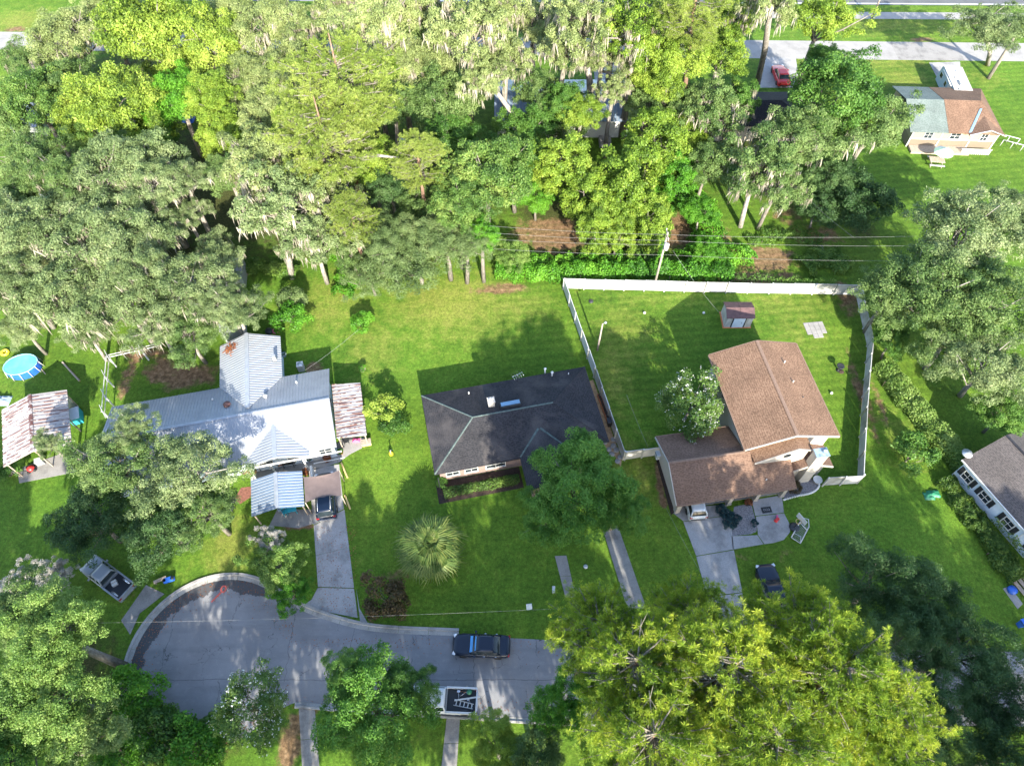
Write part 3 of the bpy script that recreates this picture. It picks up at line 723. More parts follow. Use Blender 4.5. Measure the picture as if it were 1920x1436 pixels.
def gable_wall(mb, u0, u1, v0, v1, ez, rz, axis='v', z0=0):
    """walls of a gabled block; the ridge runs along axis"""
    if axis == 'v':
        m = (u0 + u1) / 2; pr = [(u0, z0), (u1, z0), (u1, ez), (m, rz), (u0, ez)]
        a = [(x, v0, z) for x, z in pr]; b = [(x, v1, z) for x, z in pr]
    else:
        m = (v0 + v1) / 2; pr = [(v0, z0), (v1, z0), (v1, ez), (m, rz), (v0, ez)]
        a = [(u1, y, z) for y, z in pr]; b = [(u0, y, z) for y, z in pr]
    mb.add(a + b, [(0, 1, 2, 3, 4), (9, 8, 7, 6, 5)] + [((i + 1) % 5, i, 5 + i, 5 + (i + 1) % 5) for i in range(5)])
    return mb
def window(root, c, deg, w_, h_, frame='white', shutters=None, bars=1, parent_name='window'):
    """a framed window on a wall; deg = direction its face looks (0 = +u, -90 = -v)"""
    r = math.radians(deg); n = Vector((math.cos(r), math.sin(r), 0)); s = Vector((-n.y, n.x, 0)); c = Vector(c)
    def bx(mb, a, z, da, dz, out, th):
        mb.box(c + s * a + Vector((0, 0, z)) + n * out, (th, da, dz), deg)
    mb = MB(); f = .07
    bx(mb, -w_ / 2, 0, f, h_ + f, .03, .06); bx(mb, w_ / 2, 0, f, h_ + f, .03, .06); bx(mb, 0, h_ / 2, w_ - f, f, .03, .06); bx(mb, 0, -h_ / 2, w_ + .12, f, .05, .1)
    bx(mb, 0, 0, w_ - f, .045, .025, .04)
    for k in range(1, bars + 1): bx(mb, -w_ / 2 + w_ * k / (bars + 1), 0, .04, h_ - f, .022, .04)
    o = mb.build(parent_name, M[frame], root)
    g = MB(); bx(g, 0, 0, w_ - f, h_ - f, .008, .02); g.build('pane', M['glass'], o)
    if shutters:
        for k in (-1, 1):
            g = MB()
            for j in range(5): bx(g, k * (w_ / 2 + .28), -h_ / 2 + h_ * (j + .5) / 5, .42, h_ / 5 - .03, .02, .04)
            g.build('shutter', M[shutters], root)
    return o
def pipe(root, p, h, r, mat, name='vent_pipe', cap=False):
    mb = MB(); p = Vector(p); mb.tube([p - Vector((0, 0, .15)), p + Vector((0, 0, h))], r, 8)
    if cap: mb.lathe([(r * 1.9, h), (r * 1.9, h + .05), (r * .3, h + .16)], p, 8)
    return mb.build(name, M[mat], root)

# ------------------------------------------------------------------ the dark hip-roofed house
FA = Fr(-7.257, 29.368, 12)
HA = thing('bungalow', 'low brick bungalow with a charcoal hipped shingle roof in the middle lawn', 'house', (*FA.o, 0), 12)
def house_a():
    ez, rz = 2.6, 4.16; L, D = 17.0, 8.92; h = D / 2
    MB().prism(rect(.45, .45, 16.5, 8.45), 0, 2.58).build('wall', M['brick'], HA)
    MB().prism(rect(8.75, -3.1, 12.5, .44), 0, 2.58).build('wall', M['brick'], HA)
    r0, r1 = (4.5, h, rz), (12.45, h, rz); c = [(0, 0, ez), (L, 0, ez), (L, D, ez), (0, D, ez)]
    rf = roof(HA, [[c[0], c[1], r1, r0], [c[2], c[3], r0, r1], [c[3], c[0], r0], [c[1], c[2], r1]], M['shingle_dark'])
    wz = ez + .35 * 2.4
    roof(HA, [[(8.2, -3.5, ez + .01), (10.6, -3.5, wz + .01), (10.6, 2.42, wz + .01), (8.2, .02, ez + .01)], [(13.0, -3.5, ez + .01), (10.6, -3.5, wz + .01), (10.6, 2.42, wz + .01), (13.0, .02, ez + .01)]], M['shingle_dark'], name='wing_roof')
    up = Vector((0, 0, .01)); V = Vector
    caps(rf, [(V(c[0]) + up, V(r0) + up), (V(c[3]) + up, V(r0) + up), (V(r0) + up, V(r1) + up)], M['ridge_green'])
    caps(rf, [(V(c[1]) + up, V(r1) + up), (V(c[2]) + up, V(r1) + up)], M['shingle_dark'])
    caps(rf, [((8.25, .07, ez + .03), (10.5, 2.32, wz + .0)), ((12.95, .07, ez + .03), (10.7, 2.32, wz))], M['ridge_green'], .13, 'valley_flashing')
    mb = MB()
    for a, b in (((0, 0), (L, 0)), ((L, 0), (L, D)), ((L, D), (0, D)), ((0, D), (0, 0))):
        m = ((a[0] + b[0]) / 2, (a[1] + b[1]) / 2, ez - .1); mb.box(m, (abs(b[0] - a[0]) + .02 or .03, .03, .16) if a[1] == b[1] else (.03, abs(b[1] - a[1]), .16))
    mb.build('fascia', M['shingle_black'], HA)
    zr = lambda u, v: ez + (rz - ez) * min(v, D - v) / h
    ch = FA.px(921, 757, 4.0)
    mb = MB(); mb.box((ch.x, ch.y, 3.9), (.62, .55, 1.5)); mb.box((ch.x, ch.y, 4.68), (.74, .67, .08)); cho = mb.build('chimney', M['stucco'], HA)
    mb = MB()
    for k in (-1, 1): mb.tube([(ch.x + k * .15, ch.y, 4.7), (ch.x + k * .15, ch.y, 4.95)], .09, 8)
    mb.build('flue', M['white'], cho)
    sk = FA.px(957, 759, 4.0)
    mb = MB(); z = zr(sk.x, sk.y)
    mb.box((sk.x, sk.y, z + .16), (2.0, .72, .34), 0, ('X', -12)); so = mb.build('skylight', M['dark'], HA)
    MB().box((sk.x, sk.y - .02, z + .345), (1.86, .6, .03), 0, ('X', -2)).build('pane', plain('skylight_glass', (.13, .24, .36), .12, var=.1), so)
    for px, py, hh, r, cp in ((879, 738, .35, .06, False), (1022, 695, .75, .08, True), (1035, 703, .65, .08, True), (1066, 700, .2, .05, False)):
        q = FA.px(px, py, 3.0); pipe(HA, (q.x, q.y, zr(q.x, q.y)), hh, r, 'white', cap=cp)
    q = FA.px(970, 713, 3.0); z = zr(q.x, q.y); mb = MB()
    mb.tube([(q.x, q.y, z), (q.x, q.y, z + 1.3)], .025, 6); mb.tube([(q.x - .6, q.y - .2, z + 1.25), (q.x + .6, q.y + .2, z + 1.25)], .018, 5)
    for k in (-.5, -.25, 0, .25, .5): mb.tube([(q.x + k + .12, q.y + k * .3 - .4, z + 1.25), (q.x + k - .12, q.y + k * .3 + .4, z + 1.25)], .014, 4)
    mb.build('antenna', M['chrome'], HA)
    for u in (1.7, 3.5, 5.9): window(HA, (u, .445, 1.45), -90, 1.25 if u < 5 else 1.9, 1.25)
    window(HA, (.445, 3.0, 1.5), 180, 1.0, 1.1); window(HA, (.445, 6.5, 1.5), 180, 1.0, 1.1); window(HA, (16.505, 4.0, 1.5), 0, 1.0, 1.1)
    mb = MB()
    for i, (u, v) in enumerate(((0.25, -.35),)):
        mb.box((u, v, 1.2), (.09, .09, 2.4))
    mb.build('downpipe', M['dark'], HA)
house_a()
b = [FA.o]
def wl(F, u, v): return (F.o[0] + u * F.c - v * F.s, F.o[1] + u * F.s + v * F.c)
sheet('flower_bed', [wl(FA, -.1, -1.9), wl(FA, 8.2, -1.9), wl(FA, 8.2, .4), wl(FA, -.1, .4)], .012, M['mulch'], kind='structure', label='dark mulch bed along the front of the bungalow')

# ------------------------------------------------------------------ the two-storey house with garage
FB = Fr(21.38, 30.59, 9)
HB = thing('two_storey_house', 'two storey cream house with brown shingle roofs, chimney and attached garage', 'house', (*FB.o, 0), 9)
def house_b():
    W, D, ez, rz = 9.15, 10.8, 5.2, 6.62; m = W / 2
    mb = MB(); gable_wall(mb, .5, W - .5, .5, D - .4, ez - .02, rz - .2); mb.build('wall', M['stucco'], HB)
    rf = roof(HB, [[(0, 0, ez), (m, 0, rz), (m, D, rz), (0, D, ez)], [(W, 0, ez), (m, 0, rz), (m, D, rz), (W, D, ez)]], M['shingle_brown'])
    caps(rf, [((m, 0, rz + .02), (m, D, rz + .02))], M['ridge_brown'], .16)
    def rake(a, b, name='fascia', hgt=.2, th=.05, mt='trim'):
        a, b = Vector(a), Vector(b); d = (b - a).normalized(); n = d.cross(Vector((0, 0, 1))).normalized() * th; u = Vector((0, 0, hgt))
        MB().add([a - n, a + n, a + n - u, a - n - u, b - n, b + n, b + n - u, b - n - u], [(0, 1, 2, 3), (7, 6, 5, 4), (0, 4, 5, 1), (1, 5, 6, 2), (2, 6, 7, 3), (3, 7, 4, 0)]).build(name, M[mt], HB)
    rake((0, -.03, ez), (m, -.03, rz)); rake((W, -.03, ez), (m, -.03, rz)); rake((0, D + .03, ez), (m, D + .03, rz), mt='ridge_brown'); rake((W, D + .03, ez), (m, D + .03, rz), mt='ridge_brown')
    rake((-.04, 0, ez - .02), (-.04, D, ez - .02), hgt=.16, mt='ridge_brown'); rake((W + .04, 0, ez - .02), (W + .04, D, ez - .02), hgt=.16, mt='ridge_brown')
    # bump-out gable below the main gable, low on the left
    f = lambda px, py, z: FB.px(px, py, z)
    zl, za, zr_ = 3.75, 5.75, 5.1
    bl, ap, br = (.95, -.95, zl + .25), (m + .05, -.95, za), (m + 1.6, -.95, zr_)
    roof(HB, [[bl, ap, (ap[0], .49, za), (bl[0], .49, bl[2])], [br, ap, (ap[0], .49, za), (br[0], .49, zr_)]], M['shingle_brown'], .1, 'bay_roof')
    rake((bl[0], -.98, bl[2] + .01), (ap[0], -.98, za + .01), hgt=.16); rake((br[0], -.98, zr_ + .01), (ap[0], -.98, za + .01), hgt=.16)
    MB().add([(1.3, -.87, 2.6), (5.9, -.87, 2.6), (5.9, -.87, 5.0), (ap[0], -.87, za - .14), (1.3, -.87, zl + .2), (1.3, .49, 2.6), (5.9, .49, 2.6), (5.9, .49, 5.0), (ap[0], .49, za - .2), (1.3, .49, zl + .2)],
             [(0, 1, 2, 3, 4), (9, 8, 7, 6, 5), (0, 4, 9, 5), (4, 3, 8, 9), (3, 2, 7, 8), (2, 1, 6, 7)]).build('bay_wall', M['stucco'], HB)
    oc = [(3.95 + .48 * math.cos(t), .36 * math.sin(t)) for t in [math.pi / 8 + k * math.pi / 4 for k in range(8)]]
    fr = MB().add([(x, -.90, 4.5 + z * 1.25) for x, z in oc] + [(x, -.872, 4.5 + z * 1.25) for x, z in oc], [tuple(range(8))] + [(i, 8 + i, 8 + (i + 1) % 8, (i + 1) % 8) for i in range(8)]).build('window', M['trim'], HB)
    MB().add([(3.95 + (x - 3.95) * .8, -.905, 4.5 + z) for x, z in oc], [tuple(range(8))]).build('pane', M['glass'], fr)
    for v in (.95, 2.1): window(HB, (.495, v, 4.35), 180, .8, .95, 'trim')
    window(HB, (W - .495, 3, 4.2), 0, 1.2, 1.1, 'trim'); window(HB, (W - .495, 7.5, 1.5), 0, 1.6, 1.4, 'trim'); window(HB, (.495, 7, 4.2), 180, 1.0, 1.1, 'trim')
    # garage wing
    g0, g1, gv0, gv1, gz, gr, gm = -6.9, 4.62, -3.3, 3.95, 2.5, 4.05, .33
    rf2 = roof(HB, [[(g0, gv0, gz), (g1, gv0, gz), (g1, gm, gr), (g0, gm, gr)], [(g0, gv1, gz), (.49, gv1, gz), (.49, gm, gr), (g0, gm, gr)]], M['shingle_old'], name='garage_roof')
    caps(rf2, [((g0, gm, gr + .02), (.45, gm, gr + .02))], M['ridge_brown'], .14)
    rake((g0 - .03, gv0, gz), (g0 - .03, gm, gr)); rake((g0 - .03, gv1, gz), (g0 - .03, gm, gr)); rake((g0, gv0 - .04, gz - .01), (g1, gv0 - .04, gz - .01), hgt=.18, mt='ridge_brown'); rake((g0, gv1 + .04, gz - .01), (.49, gv1 + .04, gz - .01), hgt=.16, mt='ridge_brown')
    mb = MB()
    y0, y1 = -2.75, 3.5
    mb.box((-6.42, .38, 1.22), (.14, y1 - y0, 2.44)); mb.box((-2.9, y1, 1.22), (6.9, .14, 2.44)); mb.box((-1.42, .2, 1.22), (.14, 6.0, 2.44))
    mb.box((.6, -.9, 1.22), (3.9, .14, 2.44)); mb.box((3.6, -.5, 1.22), (2.0, .14, 2.44))
    mb.add([(-6.42, y0, 2.44), (-6.42, gm, gr - .2), (-6.42, y1, 2.44), (-6.36, y0, 2.44), (-6.36, gm, gr - .2), (-6.36, y1, 2.44)], [(0, 1, 2), (5, 4, 3), (0, 3, 4, 1), (1, 4, 5, 2)])
    mb.build('garage_wall', M['stucco'], HB)
    for px, py in ((1268, 957), (1364, 942), (1414, 934), (1463, 927)):
        q = FB.px(px, py, 0); mb = MB(); mb.box((q.x, -2.85, 1.2), (.42 if px < 1300 else .36, .42, 2.4)); mb.box((q.x, -2.85, .12), (.5, .5, .24)); mb.build('porch_column', M['trim'], HB)
    window(HB, (.3, -.97, 1.45), -90, 2.2, 1.3, 'trim', bars=2)
    mb = MB(); mb.box((2.6, -.985, 1.02), (.95, .06, 2.04)); d = mb.build('front_door', M['wood'], HB); MB().lathe([(.03, 0), (.05, .03), (.03, .06)], (2.95, -1.04, 1.0), 8).build('handle', M['chrome'], d)
    MB().prism(rect(-1.3, -2.7, 4.4, -.99), -.02, .09).build('porch_floor', M['pale_concrete'], HB)
    MB().prism(rect(-6.35, -2.7, -1.5, 3.4), -.02, .06).build('garage_floor', M['concrete'], HB)
    # chimney gable
    cl, cr = FB.px(1477.7, 888.8, 2.5), FB.px(1565, 880, 2.5)
    u0, u1 = cl.x, cr.x; cm = (u0 + u1) / 2; vf = -1.75; cz = 3.65
    roof(HB, [[(u0, vf, 2.52), (cm, vf, cz), (cm, .49, cz), (u0, .49, 2.52)], [(u1, vf, 2.52), (cm, vf, cz), (cm, 1.6, cz), (u1, 1.6, 2.52)]], M['shingle_old'], name='lounge_roof')
    rake((u0, vf - .03, 2.53), (cm, vf - .03, cz)); rake((u1, vf - .03, 2.53), (cm, vf - .03, cz))
    mb = MB(); gable_wall(mb, u0 + .4, u1 - .45, vf + .45, .49, 2.42, cz - .25); mb.build('lounge_wall', M['stucco'], HB)
    c = FB.L((28.15, 30.2)); mb = MB(); cx, cy = c.x, c.y
    mb.box((cx, cy - .1, 2.75), (1.15, .75, 5.5)); cho = mb.build('chimney', M['stucco'], HB)
    mb = MB(); mb.box((cx, cy - .1, 5.55), (1.28, .9, .1)); mb.lathe([(.2, 5.6), (.2, 5.8), (.26, 5.84)], (cx + .25, cy, 0), 10); mb.build('chimney_cap', plain('blue_grey_cap', (.30, .40, .50), .4, .4, var=.4, scale=4), cho)
    window(HB, (u1 - 1.3, vf + .445, 1.5), -90, .55, .7, 'trim', bars=0)
    for v, hh in ((8.2, .35), (5.9, .3)):
        u = 6.6; z = ez + (rz - ez) * (W - u) / m; pipe(HB, (u, v, z), hh, .07, 'trim')
    pipe(HB, (7.0, 4.2, ez + (rz - ez) * (W - 7.0) / m), .12, .05, 'dark', 'roof_vent'); q = FB.px(1437, 899, 3.0); pipe(HB, (q.x, q.y, 2.9), .2, .05, 'white')
house_b()

# ------------------------------------------------------------------ the metal-roofed house on the left
FC = Fr(-37.85, 27.67, 12.4)
HC = thing('metal_roofed_house', 'long white house with ribbed silver metal roofs on the left', 'house', (*FC.o, 0), 12.4)
def house_c():
    L, D, ez, rz, rv = 21.5, 9.3, 2.6, 4.2, 4.55
    MB().prism(rect(.4, .4, L - .4, D - .4), 0, 2.56).build('wall', M['siding_blue'], HC)
    MB().prism(rect(10.9, D - .4, 16.35, 14.2), 0, 2.55).build('wall', M['siding_blue'], HC)
    F_ = [(0, 0, ez), (L, 0, ez), (L, rv, rz), (0, rv, rz)]; B_ = [(0, D, ez), (L, D, ez), (L, rv, rz), (0, rv, rz)]
    roof(HC, [F_], M['metal_white'], .1, 'front_roof'); roof(HC, [B_], M['metal_grey'], .1, 'rear_roof')
    ribs(HC, [F_], (1, 0, 0), .3, .07, .035, M['metal_rib']); ribs(HC, [B_], (1, 0, 0), .3, .07, .035, M['metal_rib_grey'])
    caps(HC, [((0, rv, rz + .03), (L, rv, rz + .03))], M['metal_rib'], .16)
    mb = MB(); gable_wall(mb, .4, L - .4, .4, D - .4, 2.55, rz - .15, 'u', 2.5); mb.build('gable_wall', M['siding_blue'], HC)
    # rear wing
    u0, u1, um, wz, vb = 10.5, 16.75, 13.64, 4.0, 14.6
    A = [(u0, vb, ez), (um, vb, wz), (um, 5.2, wz), (u0, D + .02, ez)]; B2 = [(u1, vb, ez), (um, vb, wz), (um, 5.2, wz), (u1, D + .02, ez)]
    A = [(x, y, z + .05) for x, y, z in A]; B2 = [(x, y, z + .05) for x, y, z in B2]
    roof(HC, [A, B2], M['metal_white'], .1, 'rear_wing_roof'); ribs(HC, [A, B2], (0, 1, 0), .3, .08, .04, M['metal_rib_grey'])
    caps(HC, [((um, vb, wz + .08), (um, 5.3, wz + .08))], M['metal_rib_grey'], .2)
    mb = MB(); gable_wall(mb, 10.9, 16.35, D, 14.2, 2.55, wz - .12, 'v', 2.5); mb.build('gable_wall', M['siding_blue'], HC)
    # porch gable
    p0, p1, pm_, pz = 12.9, 18.9, 15.9, 3.62
    A = [(p0, -.55, ez + .06), (pm_, -.55, pz), (pm_, 3.1, pz + .02), (p0, .02, ez + .06)]; B3 = [(p1, -.55, ez + .06), (pm_, -.55, pz), (pm_, 3.1, pz + .02), (p1, .02, ez + .06)]
    roof(HC, [A, B3], M['metal_white'], .1, 'porch_roof'); ribs(HC, [A, B3], (0, 1, 0), .3, .08, .04, M['metal_rib_grey'])
    caps(HC, [((pm_, -.55, pz + .03), (pm_, 3.1, pz + .05))], M['metal_rib_grey'], .2)
    mb = MB(); mb.box(((p0 + p1) / 2, -.52, 2.52), (p1 - p0, .1, .2)); mb.build('porch_beam', M['white'], HC)
    for u in (13.2, 15.2, 18.2): MB().box((u, -.5, 1.2), (.14, .14, 2.4)).build('porch_post', M['white'], HC)
    for u in (13.0, 18.6): MB().box((u, -1.3, .45), (.22, 1.5, .9)).build('porch_side_wall', M['white'], HC)
    for u in (14.5, 17.2, 20.2): window(HC, (u, .395, 1.5), -90, 1.3, 1.1)
    MB().box((19.2, .38, 1.05), (.95, .06, 2.05)).build('front_door', M['white'], HC)
    for v in (2.5, 6.0): window(HC, (L - .395, v, 1.5), 0, 1.1, 1.0)
    mb = MB(); mb.box((20.4, -.45, 2.35), (3.0, .1, .12)); mb.box((20.4, -.45, 1.0), (3.0, .06, .08)); mb.build('porch_rail', M['white'], HC)
    for px, py, hh, r, mt in ((428, 762, .2, .2, 'rust'), (499, 746, .25, .12, 'white'), (398, 748, .15, .06, 'white'), (555, 715, .2, .06, 'white')):
        q = FC.px(px, py, 3.4); z = ez + (rz - ez) * (D - q.y) / (D - rv)
        pipe(HC, (q.x, q.y, z), hh, r, 'rib_rust' if mt == 'rust' else mt, 'roof_vent', True)
    q = FC.px(516, 674, 3.2); MB().box((q.x, q.y, 3.5), (.35, .35, .7)).build('flue', M['metal_rib'], HC)
    mb = MB(); q = FC.px(432, 655, 3.1)
    rng = rs(8); P = np.array([(q.x + rng.normal() * .35, q.y + rng.normal() * .3, 3.22 + rng.uniform(0, .12)) for _ in range(160)])
    P[:, 2] = 2.72 + (P[:, 0] - u0) * (wz - ez) / (um - u0) + rng.uniform(0, .06, 160)
    tag(inst('leaf_litter', quads_mesh('leaf_litter', leaves(rng, P, unit(rng.normal(size=(160, 3)) + np.array([0, 0, 2.])), .22), 4, LM['rust']), HC), kind='stuff')
house_c()
def lean(F, name, label, cat, roofs, along, rib_mat, roof_mat, posts, rib=.3, ridge=None, walls=None, beams=None):
    t = thing(name, label, cat, (*F.o, 0), math.degrees(F.r))
    roof(t, roofs, roof_mat, .06); ribs(t, roofs, along, rib, .11 if rib > .35 else .07, .05 if rib > .35 else .025, rib_mat)
    if ridge: caps(t, [ridge], rib_mat, .18)
    for u, v, z in posts: MB().box((u, v, z / 2), (.11, .11, z)).build('post', M['wood'], t)
    for b_ in beams or (): MB().tube(b_, .06, 4, False).build('beam', M['wood'], t)
    for w_ in walls or (): MB().box(*w_).build('wall', M['galv'], t)
    return t
lean(FC, 'side_carport', 'lean-to carport with a badly rusted corrugated roof beside the metal-roofed house', 'carport',
     [[(21.55, 1.1, 2.35), (24.4, .9, 2.15), (24.4, 7.2, 2.15), (21.55, 7.45, 2.35)]], (0, 1, 0), M['rib_mixed'], M['metal_rust'], [(24.2, 1.1, 2.05), (24.2, 4, 2.05), (24.2, 7.0, 2.05), (21.7, 1.2, 2.2)], .42,
     beams=[[(24.25, .95, 2.05), (24.25, 7.1, 2.05)]])
lean(FC, 'gable_carport', 'small blue-grey metal gable carport standing beside the brown shade awning', 'carport',
     [[(13.3, -5.38, 2.3), (15.75, -5.38, 3.0), (15.75, -1.73, 3.0), (13.3, -1.73, 2.3)], [(18.05, -5.38, 2.3), (15.75, -5.38, 3.0), (15.75, -1.73, 3.0), (18.05, -1.73, 2.3)]], (0, 1, 0), M['metal_rib_grey'], M['metal_blue'],
     [(13.5, -5.2, 2.2), (17.85, -5.2, 2.2), (13.5, -1.9, 2.2), (17.85, -1.9, 2.2)], .3, ((15.75, -5.38, 3.03), (15.75, -1.73, 3.03)))
aw = thing('shade_awning', 'brown shade cloth awning stretched over the parked vehicle', 'awning', (*FC.o, 0), 12.4)
mb = MB(); n = 10; vs = []
for i in range(n + 1):
    for j in range(n + 1):
        s, t = i / n, j / n
        z = 2.5 - .18 * math.sin(math.pi * s) * math.sin(math.pi * t) - .05 * s
        v = -5.15 + 2.65 * t + (.25 * math.sin(math.pi * s) if j == 0 else 0) - (.2 * math.sin(math.pi * s) if j == n else 0)
        vs.append((18.2 + 3.3 * s, v, z))
fs = [(i * (n + 1) + j, (i + 1) * (n + 1) + j, (i + 1) * (n + 1) + j + 1, i * (n + 1) + j + 1) for i in range(n) for j in range(n)]
mb.add(vs, fs, True); mb.add([(x, y, z - .01) for x, y, z in vs], [f[::-1] for f in fs], True); mb.build('canopy', M['shade_cloth'], aw)
for u, v in ((18.2, -5.15), (21.5, -5.15), (18.2, -2.5), (21.5, -2.5)): MB().tube([(u, v, 0), (u, v, 2.48)], .045, 6).build('post', M['wood'], aw)
FS = Fr(-47.94, 30.05, 22.7)
lean(FS, 'open_shed', 'open sided shed with a rust streaked pink-grey corrugated gable roof', 'shed',
     [[(0, 0, 2.7), (3.06, 0, 3.6), (3.06, 6.85, 3.6), (0, 6.85, 2.7)], [(6.12, 0, 2.7), (3.06, 0, 3.6), (3.06, 6.85, 3.6), (6.12, 6.85, 2.7)]], (0, 1, 0), M['rib_mixed'], M['metal_rust_pale'],
     [(.25, .3, 2.6), (5.9, .3, 2.6), (3.06, .3, 3.45), (.25, 6.5, 2.6), (5.9, 6.5, 2.6), (.25, 3.4, 2.6), (5.9, 3.4, 2.6)], .42, ((3.06, 0, 3.63), (3.06, 6.85, 3.63)),
     walls=[((3.06, 6.5, 1.25), (5.6, .08, 2.5)), ((.2, 4.5, 1.25), (.06, 4, 2.5))])

# ------------------------------------------------------------------ the pale blue house at the right edge
FD = Fr(42.69, 30.83, 24)
HD = thing('blue_sided_house', 'pale blue sided house with slate grey roof and black shutters at the right edge', 'house', (*FD.o, 0), 24)
def house_d():
    W, L, ez, rz = 8.4, 19, 2.75, 4.45; m = W / 2
    mb = MB(); gable_wall(mb, .16, W - .16, -L + .4, -.35, ez - .05, rz - .2); mb.build('wall', M['siding_blue'], HD)
    rf = roof(HD, [[(0, -L, ez), (m, -L, rz), (m, 0, rz), (0, 0, ez)], [(W, -L, ez), (m, -L, rz), (m, 0, rz), (W, 0, ez)]], M['shingle_slate'])
    caps(rf, [((m, -L, rz + .02), (m, 0, rz + .02))], M['shingle_black'], .14)
    mb = MB(); mb.box((-.05, -L / 2, ez - .06), (.1, L, .12)); mb.build('gutter', M['white'], HD)
    for px, py in ((1822.5, 890.5), (1856, 927), (1901, 975)):
        q = FD.px(px, py, 1.55); window(HD, (.155, q.y, 1.5), 180, 1.0, 1.15, 'white', 'dark', 1)
    window(HD, (.155, -9.6, 1.5), 180, 1.0, 1.15, 'white', 'dark', 1)
    mb = MB(); mb.box((.12, -7.9, 1.3), (.08, .08, 2.5)); mb.build('downpipe', M['white'], HD)
    MB().lathe([(.1, 0), (.45, .06), (.5, .18)], (.6, .25, 2.95), 14).build('satellite_dish', M['galv'], HD)
house_d()

# ------------------------------------------------------------------ far houses
def window_row(root, spec): 
    for c, d, w_, h_ in spec: window(root, c, d, w_, h_)
FE = Fr(53.4, 79.7, -3)
HE = thing('cottage', 'tan and cream cottage with a grey-green roof joined to a tan hipped roof', 'house', (*FE.o, 0), -3)
def house_e():
    ez = 3.0
    MB().prism(rect(0, 0, 11.2, 9.2), 0, 1.45).build('lower_wall', M['siding_tan'], HE)
    MB().prism(rect(.003, .003, 11.197, 9.197), 1.45, 2.98).build('wall', M['siding_cream'], HE)
    mb = MB(); mb.box((5.6, -.03, 1.5), (11.3, .06, .14))
    for u in (.05, 3.9, 7.9, 11.15): mb.box((u, -.035, 1.5), (.14, .07, 2.95))
    mb.build('trim', M['white'], HE)
    roof(HE, [[(-.6, -.35, ez), (4.4, -.35, ez), (4.4, 4.6, 4.7), (-.6, 4.6, 4.7)], [(-.6, 9.6, ez), (4.4, 9.6, ez), (4.4, 4.6, 4.7), (-.6, 4.6, 4.7)]], M['shingle_green'], name='green_roof')
    roof(HE, [[(4.41, -.35, ez + .02), (11.6, -.35, ez + .02), (9.3, 4.6, 4.75), (4.41, 4.6, 4.75)], [(4.41, 9.6, ez + .02), (11.6, 9.6, ez + .02), (9.3, 4.6, 4.75), (4.41, 4.6, 4.75)], [(11.6, -.35, ez + .02), (11.6, 9.6, ez + .02), (9.3, 4.6, 4.75)]], M['shingle_tan'], name='tan_roof')
    p0, p1, pm_ = 7.0, 11.7, 9.35
    roof(HE, [[(p0, -.75, ez + .03), (pm_, -.75, 3.95), (pm_, 2.6, 3.95), (p0, -.3, ez + .03)], [(p1, -.75, ez + .03), (pm_, -.75, 3.95), (pm_, 2.6, 3.95), (p1, -.3, ez + .03)]], M['shingle_tan'], name='front_gable_roof')
    mb = MB(); mb.add([(7.4, -.32, 2.95), (11.2, -.32, 2.95), (pm_, -.32, 3.75), (7.4, .02, 2.95), (11.2, .02, 2.95), (pm_, .02, 3.75)], [(0, 1, 2), (5, 4, 3), (0, 2, 5, 3), (1, 4, 5, 2), (0, 3, 4, 1)]); mb.build('front_gable_wall', M['siding_tan'], HE)
    caps(HE, [((p0, -.77, ez + .05), (pm_, -.77, 3.97)), ((pm_, -.77, 3.97), (p1, -.77, ez + .05))], M['white'], .09, 'rake_board')
    MB().slab([(7.0, -.25, 3.12), (7.35, -.25, 3.14), (9.2, 3.3, 4.42), (8.9, 3.3, 4.40)], .04).build('valley_flashing', plain('blue_flashing', (.20, .34, .50), .4, .3), HE)
    window_row(HE, [((2.2, -.005, 2.2), -90, 1.1, 1.15), ((5.7, -.005, 2.2), -90, 1.3, 1.1), ((9.5, -.005, 2.1), -90, .9, 1.3)])
    MB().prism(rect(.3, -1.5, 8, -.05), 0, .35).build('deck', M['wood'], HE)
    mb = MB()
    for k in range(14): mb.box((7.0 + k * .28, -1.2, .45), (.12, .1, .9))
    mb.box((8.8, -1.2, .9), (4.0, .12, .08)); mb.build('baluster', M['white'], HE, kind='stuff')
house_e(); HE.scale = (1, 1, .87)
q = at(1112, 258); FF = Fr(q.x - 13.5, q.y, 0)
HF = thing('blue_roofed_house', 'white house with a blue-grey metal roof half hidden by mossy trees', 'house', (*FF.o, 0), 0)
def house_f():
    W = 18.6; ez, rz = 2.9, 4.3
    MB().prism(rect(.4, 0, W - .4, 8.4), 0, ez - .04).build('wall', M['white'], HF)
    A = [(0, -.4, ez), (W, -.4, ez), (W, 4.2, rz), (0, 4.2, rz)]; B = [(0, 8.8, ez), (W, 8.8, ez), (W, 4.2, rz), (0, 4.2, rz)]
    roof(HF, [A, B], M['metal_blue'], .1); ribs(HF, [A, B], (1, 0, 0), .45, .08, .04, M['metal_rib'])
    mb = MB(); gable_wall(mb, .4, W - .4, 0, 8.4, ez - .05, rz - .12, 'u', ez - .1); mb.build('gable_wall', M['white'], HF)
    window_row(HF, [((u, -.005, 1.6), -90, 1.2, 1.2) for u in (2, 5, 8.5, 11.5)])
    mb = MB(); mb.box((15.0, -1.0, .3), (1.6, 1.2, .6)); mb.box((15, -1.9, .12), (1.6, .6, .24)); mb.build('steps', M['pale_concrete'], HF)
house_f()
q = at(1335, 268); FG = Fr(q.x, q.y, 0)
HG = thing('black_roofed_house', 'house with a nearly black hipped roof under the oak below the red car', 'house', (*FG.o, 0), 0)
